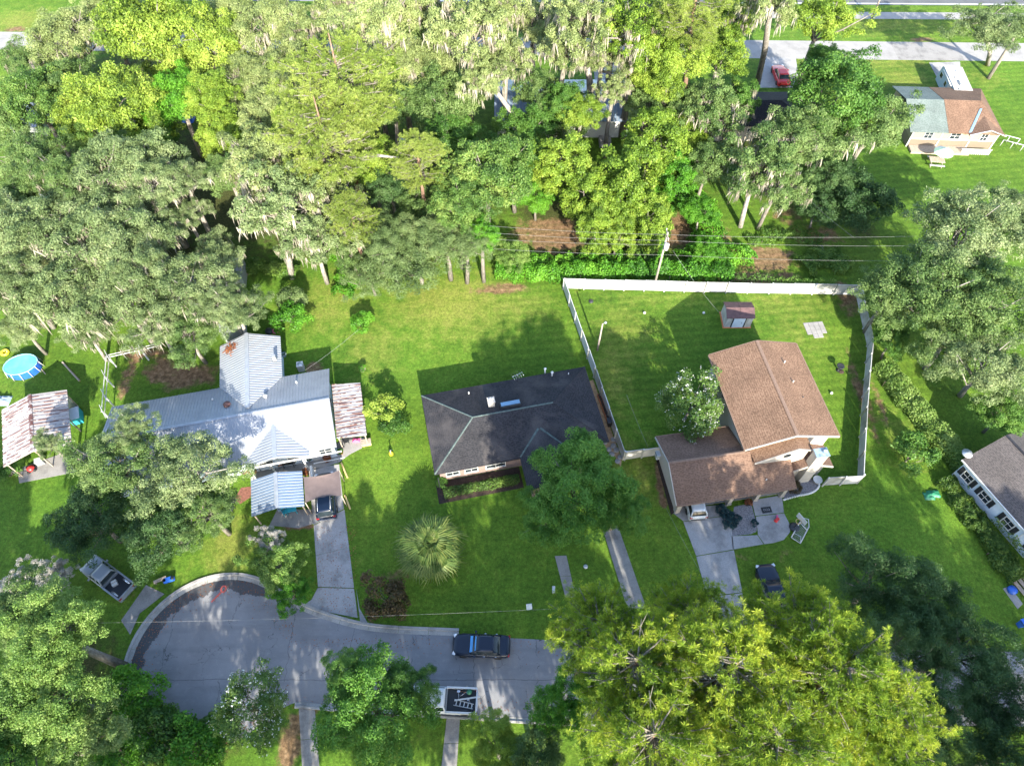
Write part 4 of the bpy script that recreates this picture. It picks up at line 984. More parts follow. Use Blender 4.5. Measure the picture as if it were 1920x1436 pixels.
def house_g():
    W, D, ez, rz = 12.5, 7.4, 2.7, 4.0
    MB().prism(rect(.4, .4, W - .4, D - .4), 0, ez - .05).build('wall', M['stucco'], HG)
    r0, r1 = (3.5, 3.7, rz), (W - 3.5, 3.7, rz); c = [(0, 0, ez), (W, 0, ez), (W, D, ez), (0, D, ez)]
    roof(HG, [[c[0], c[1], r1, r0], [c[2], c[3], r0, r1], [c[3], c[0], r0], [c[1], c[2], r1]], M['shingle_black'])
    window_row(HG, [((u, .395, 1.5), -90, 1.2, 1.1) for u in (2, 5, 9, 11.5)])
house_g()
def small_shed(name, label, px, py, w_, d_, hgt, mat, wall, deg=0, rib=True):
    q = at(px, py); t = thing(name, label, 'shed', (q.x, q.y, 0), deg)
    MB().prism(rect(-w_ / 2 + .1, .1, w_ / 2 - .1, d_ - .1), 0, hgt - .05).build('wall', M[wall], t)
    A = [(-w_ / 2, 0, hgt), (w_ / 2, 0, hgt), (w_ / 2, d_ / 2, hgt + .7), (-w_ / 2, d_ / 2, hgt + .7)]; B = [(-w_ / 2, d_, hgt), (w_ / 2, d_, hgt), (w_ / 2, d_ / 2, hgt + .7), (-w_ / 2, d_ / 2, hgt + .7)]
    roof(t, [A, B], M[mat], .06); ribs(t, [A, B], (1, 0, 0), .4, .1, .05, M['metal_rib_grey'])
    MB().box((0, .08, .95), (.9, .05, 1.9)).build('door', M['galv'], t)
    return t
small_shed('metal_shed', 'grey metal roofed shed among the trees near the left edge', 62, 268, 3.4, 5.5, 2.4, 'metal_grey', 'galv', 5)
small_shed('metal_shed', 'grey metal shed under the mossy oak north of the house', 418, 545, 5.5, 3.2, 2.0, 'metal_grey', 'galv', 8)
small_shed('metal_shed', 'small grey lean-to shed behind the rear wing of the metal-roofed house', 444, 640, 2.4, 2.4, 2.0, 'metal_grey', 'galv', 12)

# garden shed in the fenced yard
q = at(1357, 614); GS = thing('garden_shed', 'small white garden shed with a rusty brown roof in the fenced yard', 'shed', (q.x, q.y, 0), 0)
def garden_shed():
    w_, d_, h_ = 2.9, 2.1, 1.75
    MB().prism(rect(0, 0, w_, d_), 0, h_).build('wall', M['fence_white'], GS)
    MB().add([(0, 0, h_), (0, d_, h_), (0, d_ / 2, 2.15), (w_, 0, h_), (w_, d_, h_), (w_, d_ / 2, 2.15)], [(0, 2, 1), (3, 4, 5), (0, 3, 5, 2), (1, 2, 5, 4)]).build('gable_wall', M['fence_white'], GS)
    for a, b in ((-.12, w_ / 2), (w_ / 2 + .01, w_ + .12)):
        MB().slab([(a, -.12, h_ + .02), (b - .01, -.12, h_ + .02), (b - .01, d_ / 2, 2.22), (a, d_ / 2, 2.22)], .05).build('roof_panel', M['shed_roof'], GS)
        MB().slab([(a, d_ + .12, h_ + .02), (b - .01, d_ + .12, h_ + .02), (b - .01, d_ / 2, 2.22), (a, d_ / 2, 2.22)], .05).build('roof_panel', M['shed_roof'], GS)
    mb = MB(); mb.box((1.42, -.02, .85), (1.25, .04, 1.6)); dd = mb.build('door', M['siding_blue'], GS); MB().box((1.75, -.05, .85), (.05, .05, .14)).build('handle', M['dark'], dd)
    for u in (.72, 2.12): MB().box((u, -.025, .85), (.1, .05, 1.7)).build('door_frame', M['dark'], GS)
    MB().prism(rect(-.15, -.12, w_ + .12, d_ + .1), -.02, .06).build('base', M['orange'], GS)
garden_shed()

# ------------------------------------------------------------------ fences
def panel_mesh(H):
    mb = MB()
    for k in range(12): mb.box(((k + .5) / 12, 0, H / 2 + .04), (1 / 12 - .006, .03, H - .06))
    mb.box((.5, .0, H - .02), (1, .07, .09)); mb.box((.5, 0, .12), (1, .06, .1))
    return mb.mesh('fence_panel', M['fence_white'])
PANEL = panel_mesh(1.7)
POSTM = MB().box((0, 0, .9), (.12, .12, 1.8)).box((0, 0, 1.82), (.15, .15, .05)).mesh('fence_post', M['fence_white'])
def fence(name, label, pts, cat='fence', step=2.4):
    t = thing(name, label, cat, (pts[0][0], pts[0][1], 0))
    for i in range(len(pts) - 1):
        a, b = Vector(pts[i]), Vector(pts[i + 1]); L = (b - a).length; n = max(1, round(L / step)); d = (b - a) / n; an = math.atan2(d.y, d.x)
        for k in range(n):
            p = a + d * k - Vector(pts[0])
            inst('panel', PANEL, t, (p.x + d.x * .035, p.y + d.y * .035, .02 * math.sin(k * 5 + i)), (.02 * math.sin(k * 7.3), .006 * math.sin(k * 3.1), an), (d.length * .93, 1, 1)); nn = Vector((d.y, -d.x)).normalized() * .08; inst('post', POSTM, t, (p.x + nn.x, p.y + nn.y, 0), (0, 0, an))
    p = Vector(pts[-1]) - Vector(pts[0]); inst('post', POSTM, t, (p.x, p.y, 0))
    return t
cA, cB, cC, cD, cE = G2(1057, 541), G2(1168, 862), G2(1234, 853), G2(1602, 553), G2(1626, 650)
fence('board_fence', 'long white vinyl fence along the back of the yard, sunlit and hung with vines', [cA, G2(1320, 548), cD])
fence('board_fence', 'white vinyl fence between the bungalow and the fenced yard', [cA + Vector((-.02, -.15)), cB])
fence('fence_gate', 'short white fence panel closing the gap beside the garage', [cB + Vector((.12, .02)), cC], 'gate', 1.8)
fence('board_fence', 'white vinyl fence down the right side of the fenced yard', [cD + Vector((.15, -.1)), cE, G2(1614, 780), G2(1607, 905)])
fence('board_fence', 'short white fence panel between the chimney end and the right fence corner', [G2(1541, 910), G2(1606, 906)], 'fence', 1.6)

# ------------------------------------------------------------------ vehicles
def ring(x, hw, zb, zt, rnd=.07):
    h = [(-hw * .86, zb), (-hw * .99, zb + .1), (-hw, (zb + zt) / 2), (-hw * .985, zt - .16), (-hw * .93, zt - rnd * .6), (-hw * .80, zt), (-hw * .4, zt + .02)]
    return [(x, y, z) for y, z in h] + [(x, -y, z) for y, z in h[::-1]]
def rr(x0, x1, hw, z, c=.22):
    """rounded rectangle ring in plan, front x1 narrower"""
    p = []
    for cx, cy, a in ((x1 - c, hw - c, 0), (x0 + c, hw - c, 90), (x0 + c, -hw + c, 180), (x1 - c, -hw + c, 270)):
        for k in (0, 30, 60, 90): t = math.radians(a + k); p.append((cx + c * math.cos(t), cy + c * math.sin(t), z))
    return p
wheel_cache = {}
def wheel(root, x, y, r=.33):
    t = MB(); t.lathe([(r * .62, -.1), (r * .95, -.1), (r, -.06), (r, .06), (r * .95, .1), (r * .62, .1)], n=16)
    if r not in wheel_cache:
        g = MB(); g.lathe([(.04, -.085), (r * .6, -.09), (r * .64, -.07), (r * .64, .07), (r * .6, .09), (.04, .085)], n=10)
        wheel_cache[r] = (t.mesh('tyre', M['black_rubber']), g.mesh('rim', M['chrome']))
    w_ = inst('wheel', wheel_cache[r][0], root, (x, y, r), (math.pi / 2, 0, 0)); inst('rim', wheel_cache[r][1], w_)
HL = plain('headlight_lens', (.6, .62, .65), .15); TL = plain('taillight_lens', (.30, .01, .01), .2)
def vehicle(name, label, cat, front, rear, body, kind='sedan', L=4.8, W=1.84, windscreen=None, z=.7, glass_roof=False):
    f, r = at(*front, z), at(*rear, z); c = (f + r) / 2; hd = math.degrees(math.atan2(f.y - r.y, f.x - r.x))
    t = thing(name, label, cat, (c.x, c.y, .03), hd); h = L / 2; hw = W / 2; B = M[body]
    if kind == 'sedan': st = [(h, .66, .38, .56), (h - .1, .82, .25, .66), (h - .4, .95, .2, .75), (h - 1.1, 1, .18, .86), (h - 1.55, 1, .18, .92), (0, 1, .18, .94), (-h + .8, 1, .18, .98), (-h + .3, .96, .2, 1.0), (-h + .06, .86, .3, .96), (-h, .74, .42, .66)]; cab = (-h + .72, h - 1.45, -h + 1.35, h - 2.15, .93, 1.44)
    elif kind == 'suv': st = [(h, .72, .4, .70), (h - .1, .86, .28, .86), (h - .4, .96, .24, .98), (h - 1.15, 1, .22, 1.06), (0, 1, .22, 1.1), (-h + .3, 1, .22, 1.12), (-h + .05, .95, .3, 1.08), (-h, .84, .45, .8)]; cab = (-h + .06, h - 1.1, -h + .35, h - 1.8, 1.05, 1.70)
    elif kind == 'hatch': st = [(h, .72, .36, .66), (h - .1, .86, .25, .8), (h - .4, .96, .2, .88), (h - 1.0, 1, .18, .97), (0, 1, .18, 1.0), (-h + .3, 1, .2, 1.02), (-h + .05, .94, .28, 1.0), (-h, .84, .42, .75)]; cab = (-h + .08, h - .95, -h + .45, h - 1.7, .97, 1.52)
    else: st = [(h, .78, .45, .85), (h - .1, .9, .32, .98), (h - .4, .98, .3, 1.06), (h - 1.2, 1, .3, 1.12), (.0, 1, .3, 1.14), (-.42, 1, .3, 1.14)]; cab = (-.40, h - 1.15, -.36, h - 1.85, 1.1, 1.82)
    mb = MB(); mb.loft([ring(x, hw * k, zb, zt) for x, k, zb, zt in st[::-1]]); mb.build('body', B, t)
    x0, x1, x2, x3, z0, z1 = cab
    mb = MB(); cr = .12
    mb.loft([rr(x0, x1, hw * .90, z0 - .05, cr), rr(x0 * .6 + x2 * .4, x1 * .6 + x3 * .4, hw * .85, z0 * .55 + z1 * .45, cr), rr(x2, x3, hw * .70, z1 - .03, cr)]); mb.build('glazing', M['glass'], t)
    mb = MB(); mb.loft([rr(x2 - .05, x3 + .06, hw * .73, z1 - .07, .16), rr(x2 - .02, x3 + .02, hw * .71, z1 - .01, .16), rr(x2 + .15, x3 - .15, hw * .55, z1 + .025, .16)]); ro = mb.build('roof', B, t)
    mb = MB()
    for s in (-1, 1):
        y0, y1 = s * hw * .885, s * hw * .70
        mb.tube([(x1 - .02, y0 - s * .05, z0), (x3 + .02, y1, z1 - .04)], .05, 5); mb.tube([(x0 + .04, y0 - s * .05, z0), (x2, y1, z1 - .04)], .07, 5)
        xm = (x2 + x3) / 2 - .05; mb.tube([(xm, y0 + s * .02, z0), (xm, y1 + s * .02, z1 - .04)], .045, 5)
    mb.build('pillar_set' if False else 'roof_pillar', B, t)
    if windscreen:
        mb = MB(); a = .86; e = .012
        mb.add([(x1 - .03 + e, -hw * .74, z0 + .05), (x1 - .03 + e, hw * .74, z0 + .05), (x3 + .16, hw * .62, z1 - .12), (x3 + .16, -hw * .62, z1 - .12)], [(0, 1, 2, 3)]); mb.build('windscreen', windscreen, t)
    for x in (h - .92, -h + .95):
        for s in (-1, 1): wheel(t, x, s * (hw - .08), .33 if kind in ('sedan', 'hatch') else .38)
    zf = st[1][3] - .12; zr_ = st[-2][3] - .15 if kind != 'pickup' else .95
    for s in (-1, 1):
        MB().box((h - .16, s * hw * .74, zf + .06), (.26, .34, .13), s * -22).build('headlight', HL, t)
        MB().box((-h + .07, s * hw * .80, zr_), (.16, .26, .16)).build('taillight', TL, t)
        MB().box((x1 - .45, s * (hw + .08), z0 + .08), (.14, .2, .13)).build('wing_mirror', B, t)
    mb = MB(); mb.box((h - .01, 0, .45), (.1, W * .7, .18)); mb.build('front_bumper', M['dark'], t); MB().box((-h + .01, 0, .5), (.1, W * .74, .16)).build('rear_bumper', M['chrome'] if kind in ('suv', 'pickup') else M['dark'], t)
    sm = MB()
    for x, z_ in ((x1 + .06, z0 - .02), (x0 - .05, z0 + .05)):
        if kind in ('sedan', 'pickup') or x > 0: sm.box((x, 0, z_), (.03, hw * 1.55, .05))
    for sgn in (-1, 1):
        for x in (x1 - .55, (x2 + x3) / 2 - .05, x0 + .5): sm.box((x, sgn * (hw - .005), .62), (.02, .03, .5))
    sm.build('panel_gap', M['black_rubber'], t, kind='stuff')
    for sgn in (-1, 1):
        for x in (x1 - 1.25, (x2 + x3) / 2 - .85): MB().box((x, sgn * (hw + .01), .82), (.16, .04, .03)).build('door_handle', M['chrome'] if body != 'car_red' else B, t)
    if kind == 'suv':
        for s in (-1, 1): MB().tube([(x2 + .1, s * hw * .62, z1 + .05), (x3 - .1, s * hw * .62, z1 + .05)], .03, 6).build('roof_rail', M['chrome'], t)
    if kind == 'pickup':
        xb0, xb1 = -h + .06, -.44
        MB().box(((xb0 + xb1) / 2, 0, .72), (xb1 - xb0, W - .2, .08)).build('bed_floor', M['car_bed'], t)
        for s in (-1, 1):
            mb = MB(); mb.box(((xb0 + xb1) / 2, s * (hw - .07), .78), (xb1 - xb0, .14, .76)); mb.build('bed_wall', B, t)
            mb = MB(); mb.loft([[(x, s * (hw - .14), .72), (x, s * (hw - .14), .72 + k), (x, s * (hw - .34), .72 + k * .9), (x, s * (hw - .36), .72)] for x, k in ((-h + .5, .05), (-h + .65, .24), (-h + 1.2, .24), (-h + 1.35, .05))]); mb.build('wheel_arch', M['car_bed'] if body == 'car_white' else M['chrome'], t)
        MB().box((-h + .05, 0, .80), (.09, W - .16, .7)).build('tailgate', B, t)
        MB().box((-.47, 0, .93), (.06, W - .3, .45)).build('bed_front', B, t)
    return t
vehicle('sedan', 'black sedan parked on the street with blue sky reflection coloured onto its windscreen', 'car', (849, 1207), (956, 1212), 'car_navy', 'sedan', 4.8, 1.86, plain('windscreen_sky_reflection', (.03, .22, .50), .12, var=.25, scale=2))  # blue pane colour stands in for the sky reflected in the glass
vehicle('pickup_truck', 'white pickup parked on the street with tools in its open bed', 'pickup', (762, 1309), (892, 1315), 'car_white', 'pickup', 5.9, 2.0)
vehicle('pickup_truck', 'silver pickup with a dark empty bed parked on grass by the turning head', 'pickup', (166, 1055), (241, 1112), 'car_silver', 'pickup', 5.2, 1.86)
vehicle('suv', 'black SUV with roof rails on the driveway half under the brown awning', 'car', (608, 880), (613, 981), 'car_navy', 'suv', 4.75, 1.9)
vehicle('hatchback', 'white car parked nose in under the garage roof', 'car', (1294, 902), (1309, 968), 'car_white', 'hatch', 4.1, 1.8)
vehicle('sedan', 'dark navy car parked on the lawn just behind the tall pines', 'car', (1434, 1056), (1464, 1158), 'car_navy', 'sedan', 4.7, 1.86)
vehicle('sedan', 'bright red sedan parked on the far driveway between tree trunks', 'car', (1457, 116), (1474, 160), 'car_red', 'sedan', 4.9, 1.9, z=.9)
# tools in the white pickup's bed
q0 = at(872, 1312, .8)
def truck_load():
    t = thing('step_ladder', 'white step ladder lying in the bed of the white pickup', 'ladder', (q0.x, q0.y - .35, .82), -12)
    mb = MB()
    for y in (-.22, .22): mb.tube([(-.9, y, .05), (.7, y * .8, .1)], .035, 5)
    mb.build('rail', M['white'], t)
    for k in range(5): MB().box((-.7 + k * .32, 0, .1), (.08, .42, .03)).build('rung', M['white'], t)
    t = thing('plank', 'pale plank laid across the bed of the white pickup', 'plank', (q0.x + .2, q0.y + .08, 1.0), 8)
    MB().box((0, 0, .05), (2.1, .12, .05)).build('board', M['fence_white'], t)
    t = thing('bucket', 'green bucket standing in the rear corner of the white pickup bed', 'bucket', (q0.x + .35, q0.y + .55, .8))
    MB().lathe([(.15, 0), (.2, .38), (.21, .4)], n=14).build('pail', M['green_plastic'], t)
    for k, (dx, dy, mt) in enumerate(((-.35, .62, 'orange'), (-.1, .45, 'chrome'), (.02, .7, 'wood'), (-.5, .35, 'chrome'), (.45, -.2, 'chrome'))):
        t = thing('tool', ['orange tool lying beside the green bucket in the pickup bed', 'metal tool between plank and bucket in the pickup bed', 'wooden handled tool at the bed side of the white pickup', 'metal tool nearest the cab in the white pickup bed', 'metal tool by the tailgate of the white pickup'][k], 'tool', (q0.x + dx, q0.y + dy, .8), 30 * k)
        mb = MB(); mb.tube([(-.35, 0, .05), (.25, .04, .08)], .03, 5); mb.box((.3, .04, .08), (.16, .24, .06)); mb.build('handle', M[mt], t)
truck_load()
q0 = at(196, 1094, .9)
t = thing('cardboard_box', 'pale box standing in the bed of the silver pickup', 'box', (at(216, 1094, .8).x, at(216, 1094, .8).y, .79), 35); MB().box((0, 0, .15), (.45, .5, .3)).build('carton', M['white'], t); MB().box((0, 0, .31), (.47, .06, .02)).build('tape', M['wood'], t)
def camper():
    a, b = at(1787, 123, 3.0), at(1810, 174, 3.0); hd = math.degrees(math.atan2(b.y - a.y, b.x - a.x)); c = (a + b) / 2
    t = thing('camper_trailer', 'cream camper trailer with a blue-grey side parked on the far driveway', 'camper', (c.x, c.y, 0), hd); L, W = 6.9, 2.5
    prof = [(-L / 2, .6), (-L / 2 - .05, 1.6), (-L / 2 + .15, 2.7), (-L / 2 + .5, 2.95), (L / 2 - .9, 2.95), (L / 2 - .3, 2.6), (L / 2, 1.7), (L / 2 - .1, .6)]
    mb = MB(); mb.add([(x, -W / 2, z) for x, z in prof] + [(x, W / 2, z) for x, z in prof], [tuple(range(8)), tuple(range(8, 16))[::-1]] + [((i + 1) % 8, i, 8 + i, 8 + (i + 1) % 8) for i in range(8)]); mb.build('body', M['rv_white'], t)
    for s in (-1, 1): MB().add([(x * .985, s * (W / 2 + .012), .62 + (z - .6) * .985) for x, z in prof] + [(x * .985, s * (W / 2 - .05), .62 + (z - .6) * .985) for x, z in prof], [tuple(range(8))[::s], tuple(range(8, 16))[::-s]] + [(i, (i + 1) % 8, 8 + (i + 1) % 8, 8 + i) for i in range(8)]).build('side_panel', M['rv_side'], t)
    for x, w_ in ((-2.4, 1.0), (-.4, .8), (2.1, 1.1)): o = MB().box((x, -W / 2 - .02, 1.9), (w_, .04, .75)).build('window', M['white'], t); MB().box((x, -W / 2 - .045, 1.9), (w_ - .14, .02, .6)).build('pane', M['glass'], o)
    MB().box((.9, -W / 2 - .02, 1.55), (.75, .04, 1.8)).build('door', M['rv_white'], t)
    MB().box((1.2, .1, 3.1), (.9, .75, .3)).build('air_conditioner', M['white'], t)
    for x, y in ((-1.9, .2), (2.4, -.5), (-.3, -.3)): MB().box((x, y, 2.98), (.42, .42, .1)).build('roof_vent', M['galv'], t)
    for x in (-.6, .35):
        for s in (-1, 1): wheel(t, x, s * (W / 2 - .15), .36)
    mb = MB(); mb.tube([(L / 2 - .1, .5, .55), (L / 2 + 1.0, 0, .5)], .06, 6); mb.tube([(L / 2 - .1, -.5, .55), (L / 2 + 1.0, 0, .5)], .06, 6); mb.build('hitch', M['dark'], t)
    MB().tube([(-2.5, -W / 2 - .1, 2.75), (1.5, -W / 2 - .1, 2.75)], .08, 8).build('rolled_awning', M['white'], t)
camper()

# ------------------------------------------------------------------ poles and wires
def pole(name, label, cat, base, h, r=.13, lean_=(0, 0), deg=0, arm=0, trafo=False, mat='pole_wood'):
    b = at(*base); t = thing(name, label, cat, (b.x, b.y, 0), deg)
    MB().tube([(0, 0, -.2), (lean_[0] * .5, lean_[1] * .5, h * .5), (lean_[0], lean_[1], h)], [r, r * .85, r * .65], 8).build('shaft', M[mat], t)
    if arm:
        MB().box((lean_[0], lean_[1] - .1, h - .35), (.1, arm, .11)).build('crossarm', M['wood'], t)
        for k in (-1, 0, 1): MB().lathe([(.05, 0), (.07, .1), (.03, .16)], (lean_[0], lean_[1] + k * arm * .45, h - .29), 8).build('insulator', M['white'], t)
    if trafo:
        o = MB().lathe([(.05, 0), (.26, .02), (.27, .75), (.22, .84), (.05, .88)], (.12, -.38, h - 2.2), 14).build('transformer', M['white'], t)
        MB().lathe([(.05, 0), (.04, .2)], (.2, -.38, h - 1.33), 6).build('bushing', M['dark'], o)
    return t
pole('utility_pole', 'ivy clad utility pole with a white transformer behind the shed lawn', 'utility pole', (1225, 543), 9.2, .15, (0, -.05), 0, 1.6, True)
pole('utility_pole', 'utility pole among the oaks at the right carrying three lines', 'utility pole', (1672, 545), 9.0, .14, (0, 0), 0, 1.6)
pole('yard_light_pole', 'bare grey wooden pole standing alone in the fenced lawn', 'pole', (1120, 657), 4.6, .12, (.1, .1), 0, 0)
t = bpy.data.objects['yard_light_pole']; mb = MB(); mb.tube([(.1, .1, 4.5), (.4, .25, 4.62)], .03, 5); mb.lathe([(.12, 0), (.16, .08), (.05, .2)], (.42, .26, 4.5), 8); mb.build('lamp_head', M['galv'], t)
pole('utility_pole', 'pale wooden pole on the verge of the main road at the top', 'utility pole', (1634, 36), 8.5, .15, (0, 0))
t = pole('street_light', 'grey street light with a white lamp head over the dark lawn at the left', 'street light', (120, 1215), 7.5, .1, (0, 0), 20, 0, False, 'galv')
mb = MB(); mb.tube([(0, 0, 7.4), (.9, .1, 7.7)], .04, 6); mb.build('arm', M['galv'], t); MB().box((1.15, .12, 7.68), (.6, .24, .14)).build('lamp_head', M['white'], t)
def wire(label, a, b, za, zb, sag=.5, r=.010, name='overhead_wire', grp=None):
    A, B = at(*a, za), at(*b, zb); pts = [A.lerp(B, k / 16) - Vector((0, 0, sag * 4 * (k / 16) * (1 - k / 16))) for k in range(17)]
    tag(MB().tube(pts, r, 5).build(name, M['wire']), label, 'wire', grp)
g = 'power lines along the back fence'
for k, (yl, ym, yr, z) in enumerate(((424, 440, 443, 9.0), (437, 451, 461, 8.6), (449, 459, 0, 8.2), (467, 478, 489, 7.2))):
    lb = ['topmost overhead wire crossing in front of the vine covered trees', 'second overhead wire from the top across the vine covered trees', 'third overhead wire ending at the transformer pole', 'lowest overhead wire running just above the back fence'][k]
    xl = 885; yl2 = yl - 3
    wire(lb, (xl, yl2), (1250, ym), z, z, .25, .009, grp=g)
    if yr: wire(lb.replace('across the vine covered trees', 'east of the pole').replace('crossing in front of the vine covered trees', 'running east from the transformer pole').replace('running just above the back fence', 'over the bare soil east of the pole'), (1250, ym), (1720, yr), z, z - .1, .3, .009, grp=g)
wire('service wire slanting from the transformer pole down to the garden shed', (1262, 470), (1350, 588), 7.0, 2.0, .3, .009)
wire('pale service wire from the metal roof up to the green bushes', (572, 694), (672, 618), 3.4, 5.0, .2, .009)
wire('thin wire over the driveway and lawn beside the garage', (1248, 950), (1335, 1110), 3.0, 5.5, .2, .009)
wire('service wire hanging over the lawn to the garage corner', (1175, 740), (1215, 838), 4.6, 2.8, .15, .009)
wire('thin wire crossing the street and front lawn to the pines', (138, 1168), (1060, 1140), 7.4, 7.0, .6, .006)
wire('service wire over the bare soil toward the dark round tree', (1490, 345), (1600, 445), 5, 8.6, .3, .009)

# ------------------------------------------------------------------ things in the yards
def pool():
    a, b = at(5, 690, 1.0), at(70, 674, 1.0); c = at(38, 683, 1.0)
    t = thing('swimming_pool', 'oval blue above-ground pool near the left edge', 'pool', (c.x, c.y, 0), 14); rx, ry = 1.75, 1.35
    def ov(k, z): return [(rx * k * math.cos(u), ry * k * math.sin(u), z) for u in np.linspace(0, 2 * math.pi, 25)[:-1]]
    k = rx
    mb = MB(); mb.loft([ov(.98, .0), ov(1.0, .5), ov(.96, .98)], True); mb.build('pool_wall', M['blue_plastic'], t)
    MB().add(ov(.93, .985), [tuple(range(24))]).build('water', M['pool'], t)
    mb = MB(); p = ov(.97, 1.0); mb.tube(p + [p[0]], .05, 6); mb.build('rim', plain('pool_rim', (.25, .55, .70), .4), t)
    for j in range(12):
        u = j * math.pi / 6; MB().tube([(rx * 1.1 * math.cos(u), ry * 1.1 * math.sin(u), 0), (rx * .98 * math.cos(u), ry * .98 * math.sin(u), 1.0)], .035, 5).build('leg', M['white'], t)
pool()
def ring_thing(name, label, cat, px, py, R, r, mat, z=.1):
    c = at(px, py, z); t = thing(name, label, cat, (c.x, c.y, z)); mb = MB()
    pts = [(R * math.cos(u), R * math.sin(u), 0) for u in np.linspace(0, 2 * math.pi, 21)]; mb.tube(pts, r, 8); mb.build('tube', M[mat], t); MB().lathe([(.04, r), (.05, r + .06)], (R, 0, 0), 6).build('valve', M['white'], t)
ring_thing('swim_ring', 'yellow inflatable swim ring beside the pool', 'swim ring', 9, 661, .33, .15, 'yellow', .15)
def tarp(name, label, cat, px, py, sx, sy, mat, seed=1, z=.15, deg=0):
    c = at(px, py); t = thing(name, label, cat, (c.x, c.y, 0), deg); rng = rs(seed); n = 9; vs = []
    for i in range(n):
        for j in range(n):
            x, y = (i / (n - 1) - .5), (j / (n - 1) - .5); e = max(abs(x), abs(y)) * 2
            vs.append((x * sx * (1 + rng.normal() * .05), y * sy * (1 + rng.normal() * .05), max(.02, z * (1 - e ** 3) * rng.uniform(.5, 1.3))))
    fs = [(i * n + j, (i + 1) * n + j, (i + 1) * n + j + 1, i * n + j + 1) for i in range(n - 1) for j in range(n - 1)]
    MB().add(vs, fs, True).build('sheet', M[mat], t); return t
tarp('tarp', 'crumpled pale blue tarp at the left edge above the open shed', 'tarp', 4, 752, 1.8, 1.2, 'rv_side', 2, .5)
def trellis():
    """white timber rails on crossarm posts"""
    P = [at(281, 650, 2.0), at(202, 668, 2.0), at(197, 706, 2.0), at(196, 742, 2.0), at(193, 772, 2.0)]
    t = thing('trellis', 'white timber trellis of double rails with slanted crossarms round the back yard', 'trellis', (P[1].x, P[1].y, 0)); o = Vector((P[1].x, P[1].y, 0))
    for a, b in ((0, 1), (1, 4)):
        for k in (-.16, .16):
            A, B = P[a] - o, P[b] - o; s = (B - A).normalized().cross(Vector((0, 0, 1))) * k
            A, B = A - (B - A).normalized() * (1.2 if a == 0 else .1), B
            MB().tube([A + s, B + s], .045, 4, False).build('rail', M['fence_white'], t)
    for p in [at(264, 655, 2.0), P[1], P[2], P[3], P[4]]:
        p = p - o; d = Vector((.75, -1.0, 0)).normalized()
        MB().tube([p - d * .95 + Vector((0, 0, .1)), p + d * .95 + Vector((0, 0, .1))], .04, 4, False).build('crossarm', M['fence_white'], t)
        MB().box((p.x, p.y, 1.0), (.12, .12, 2.0)).build('post', M['white'], t)
trellis()
def log(label, a, b, r, mat, name='timber', cat='timber'):
    A, B = at(*a), at(*b); t = thing(name, label, cat, (A.x, A.y, r)); d = B - A
    mb = MB(); mb.tube([(0, 0, 0), tuple(d)], r, 6, False); mb.build('beam', M[mat], t); MB().tube([tuple(d * .995), tuple(d * 1.004)], r * .8, 6, False).build('cut_end', M['lumber'], t)
log('yellow timber lying on the lawn beside the awning, nearer the house', (640, 868), (652, 896), .09, 'lumber'); log('yellow timber lying on the lawn beside the driveway, nearer the street', (647, 929), (657, 955), .09, 'lumber')
log('long dark timber pole lying on the grass between pool and trellis', (118, 680), (150, 715), .1, 'wood', 'log', 'log'); log('short pale stick lying on the grass beside the pool', (77, 691), (86, 702), .05, 'wood', 'stick', 'stick')
log('pale pole lying in front of the open shed', (18, 880), (37, 893), .06, 'fence_white', 'pipe', 'pipe')
def boxy(name, label, cat, px, py, d, mat, deg=0, lid=None, z=0):
    c = at(px, py, z); t = thing(name, label, cat, (c.x, c.y, z), deg); MB().box((0, 0, d[2] / 2), d).build('body', M[mat], t)
    if lid: MB().box((0, 0, d[2] + .03), (d[0] * 1.06, d[1] * 1.06, .06)).build('lid', M[lid], t)
    return t
t = boxy('air_conditioner', 'white air conditioner cabinet standing on bare soil behind the metal-roofed house', 'air conditioner', 566, 693, (.62, .62, 1.0), 'rv_white', 8, 'white'); MB().lathe([(.24, 0), (.24, .02), (.05, .03)], (0, 0, 1.06), 14).build('fan_grille', M['galv'], t)
for q in ((1143, 797, 'black wheeled bin between the bungalow and the white fence', 'dark', .7), (1911, 1172, 'dark blue bin on the lawn at the right edge', 'blue_plastic', .7), (1233, 858, 'grey-blue bin at the garage corner beside the fence gate', 'siding_blue', .6)):
    c = at(q[0], q[1]); t = thing('wheeled_bin', q[2], 'bin', (c.x, c.y, 0), 12); mb = MB(); mb.loft([rr(-.25, .25, .22, .05, .05), rr(-.32, .32, .3, 1.0, .05)], False); mb.build('bin_body', M[q[3]], t); MB().box((0, 0, 1.03), (.7, .66, .07)).build('lid', M[q[3]], t); MB().tube([(-.36, -.22, 1.0), (-.36, .22, 1.0)], .025, 5).build('handle', M['dark'], t)
t = boxy('wooden_box', 'tan wooden box at the end of the rusted carport', 'box', 688, 832, (.9, .55, .45), 'lumber', 12, 'wood')
t = boxy('planter_box', 'reddish planter lying along the wall between bungalow and fence', 'planter', 1131, 765, (.35, 3.2, .35), 'orange', 14, None); MB().box((0, 0, .36), (.27, 3.1, .03)).build('soil', M['mulch'], t)
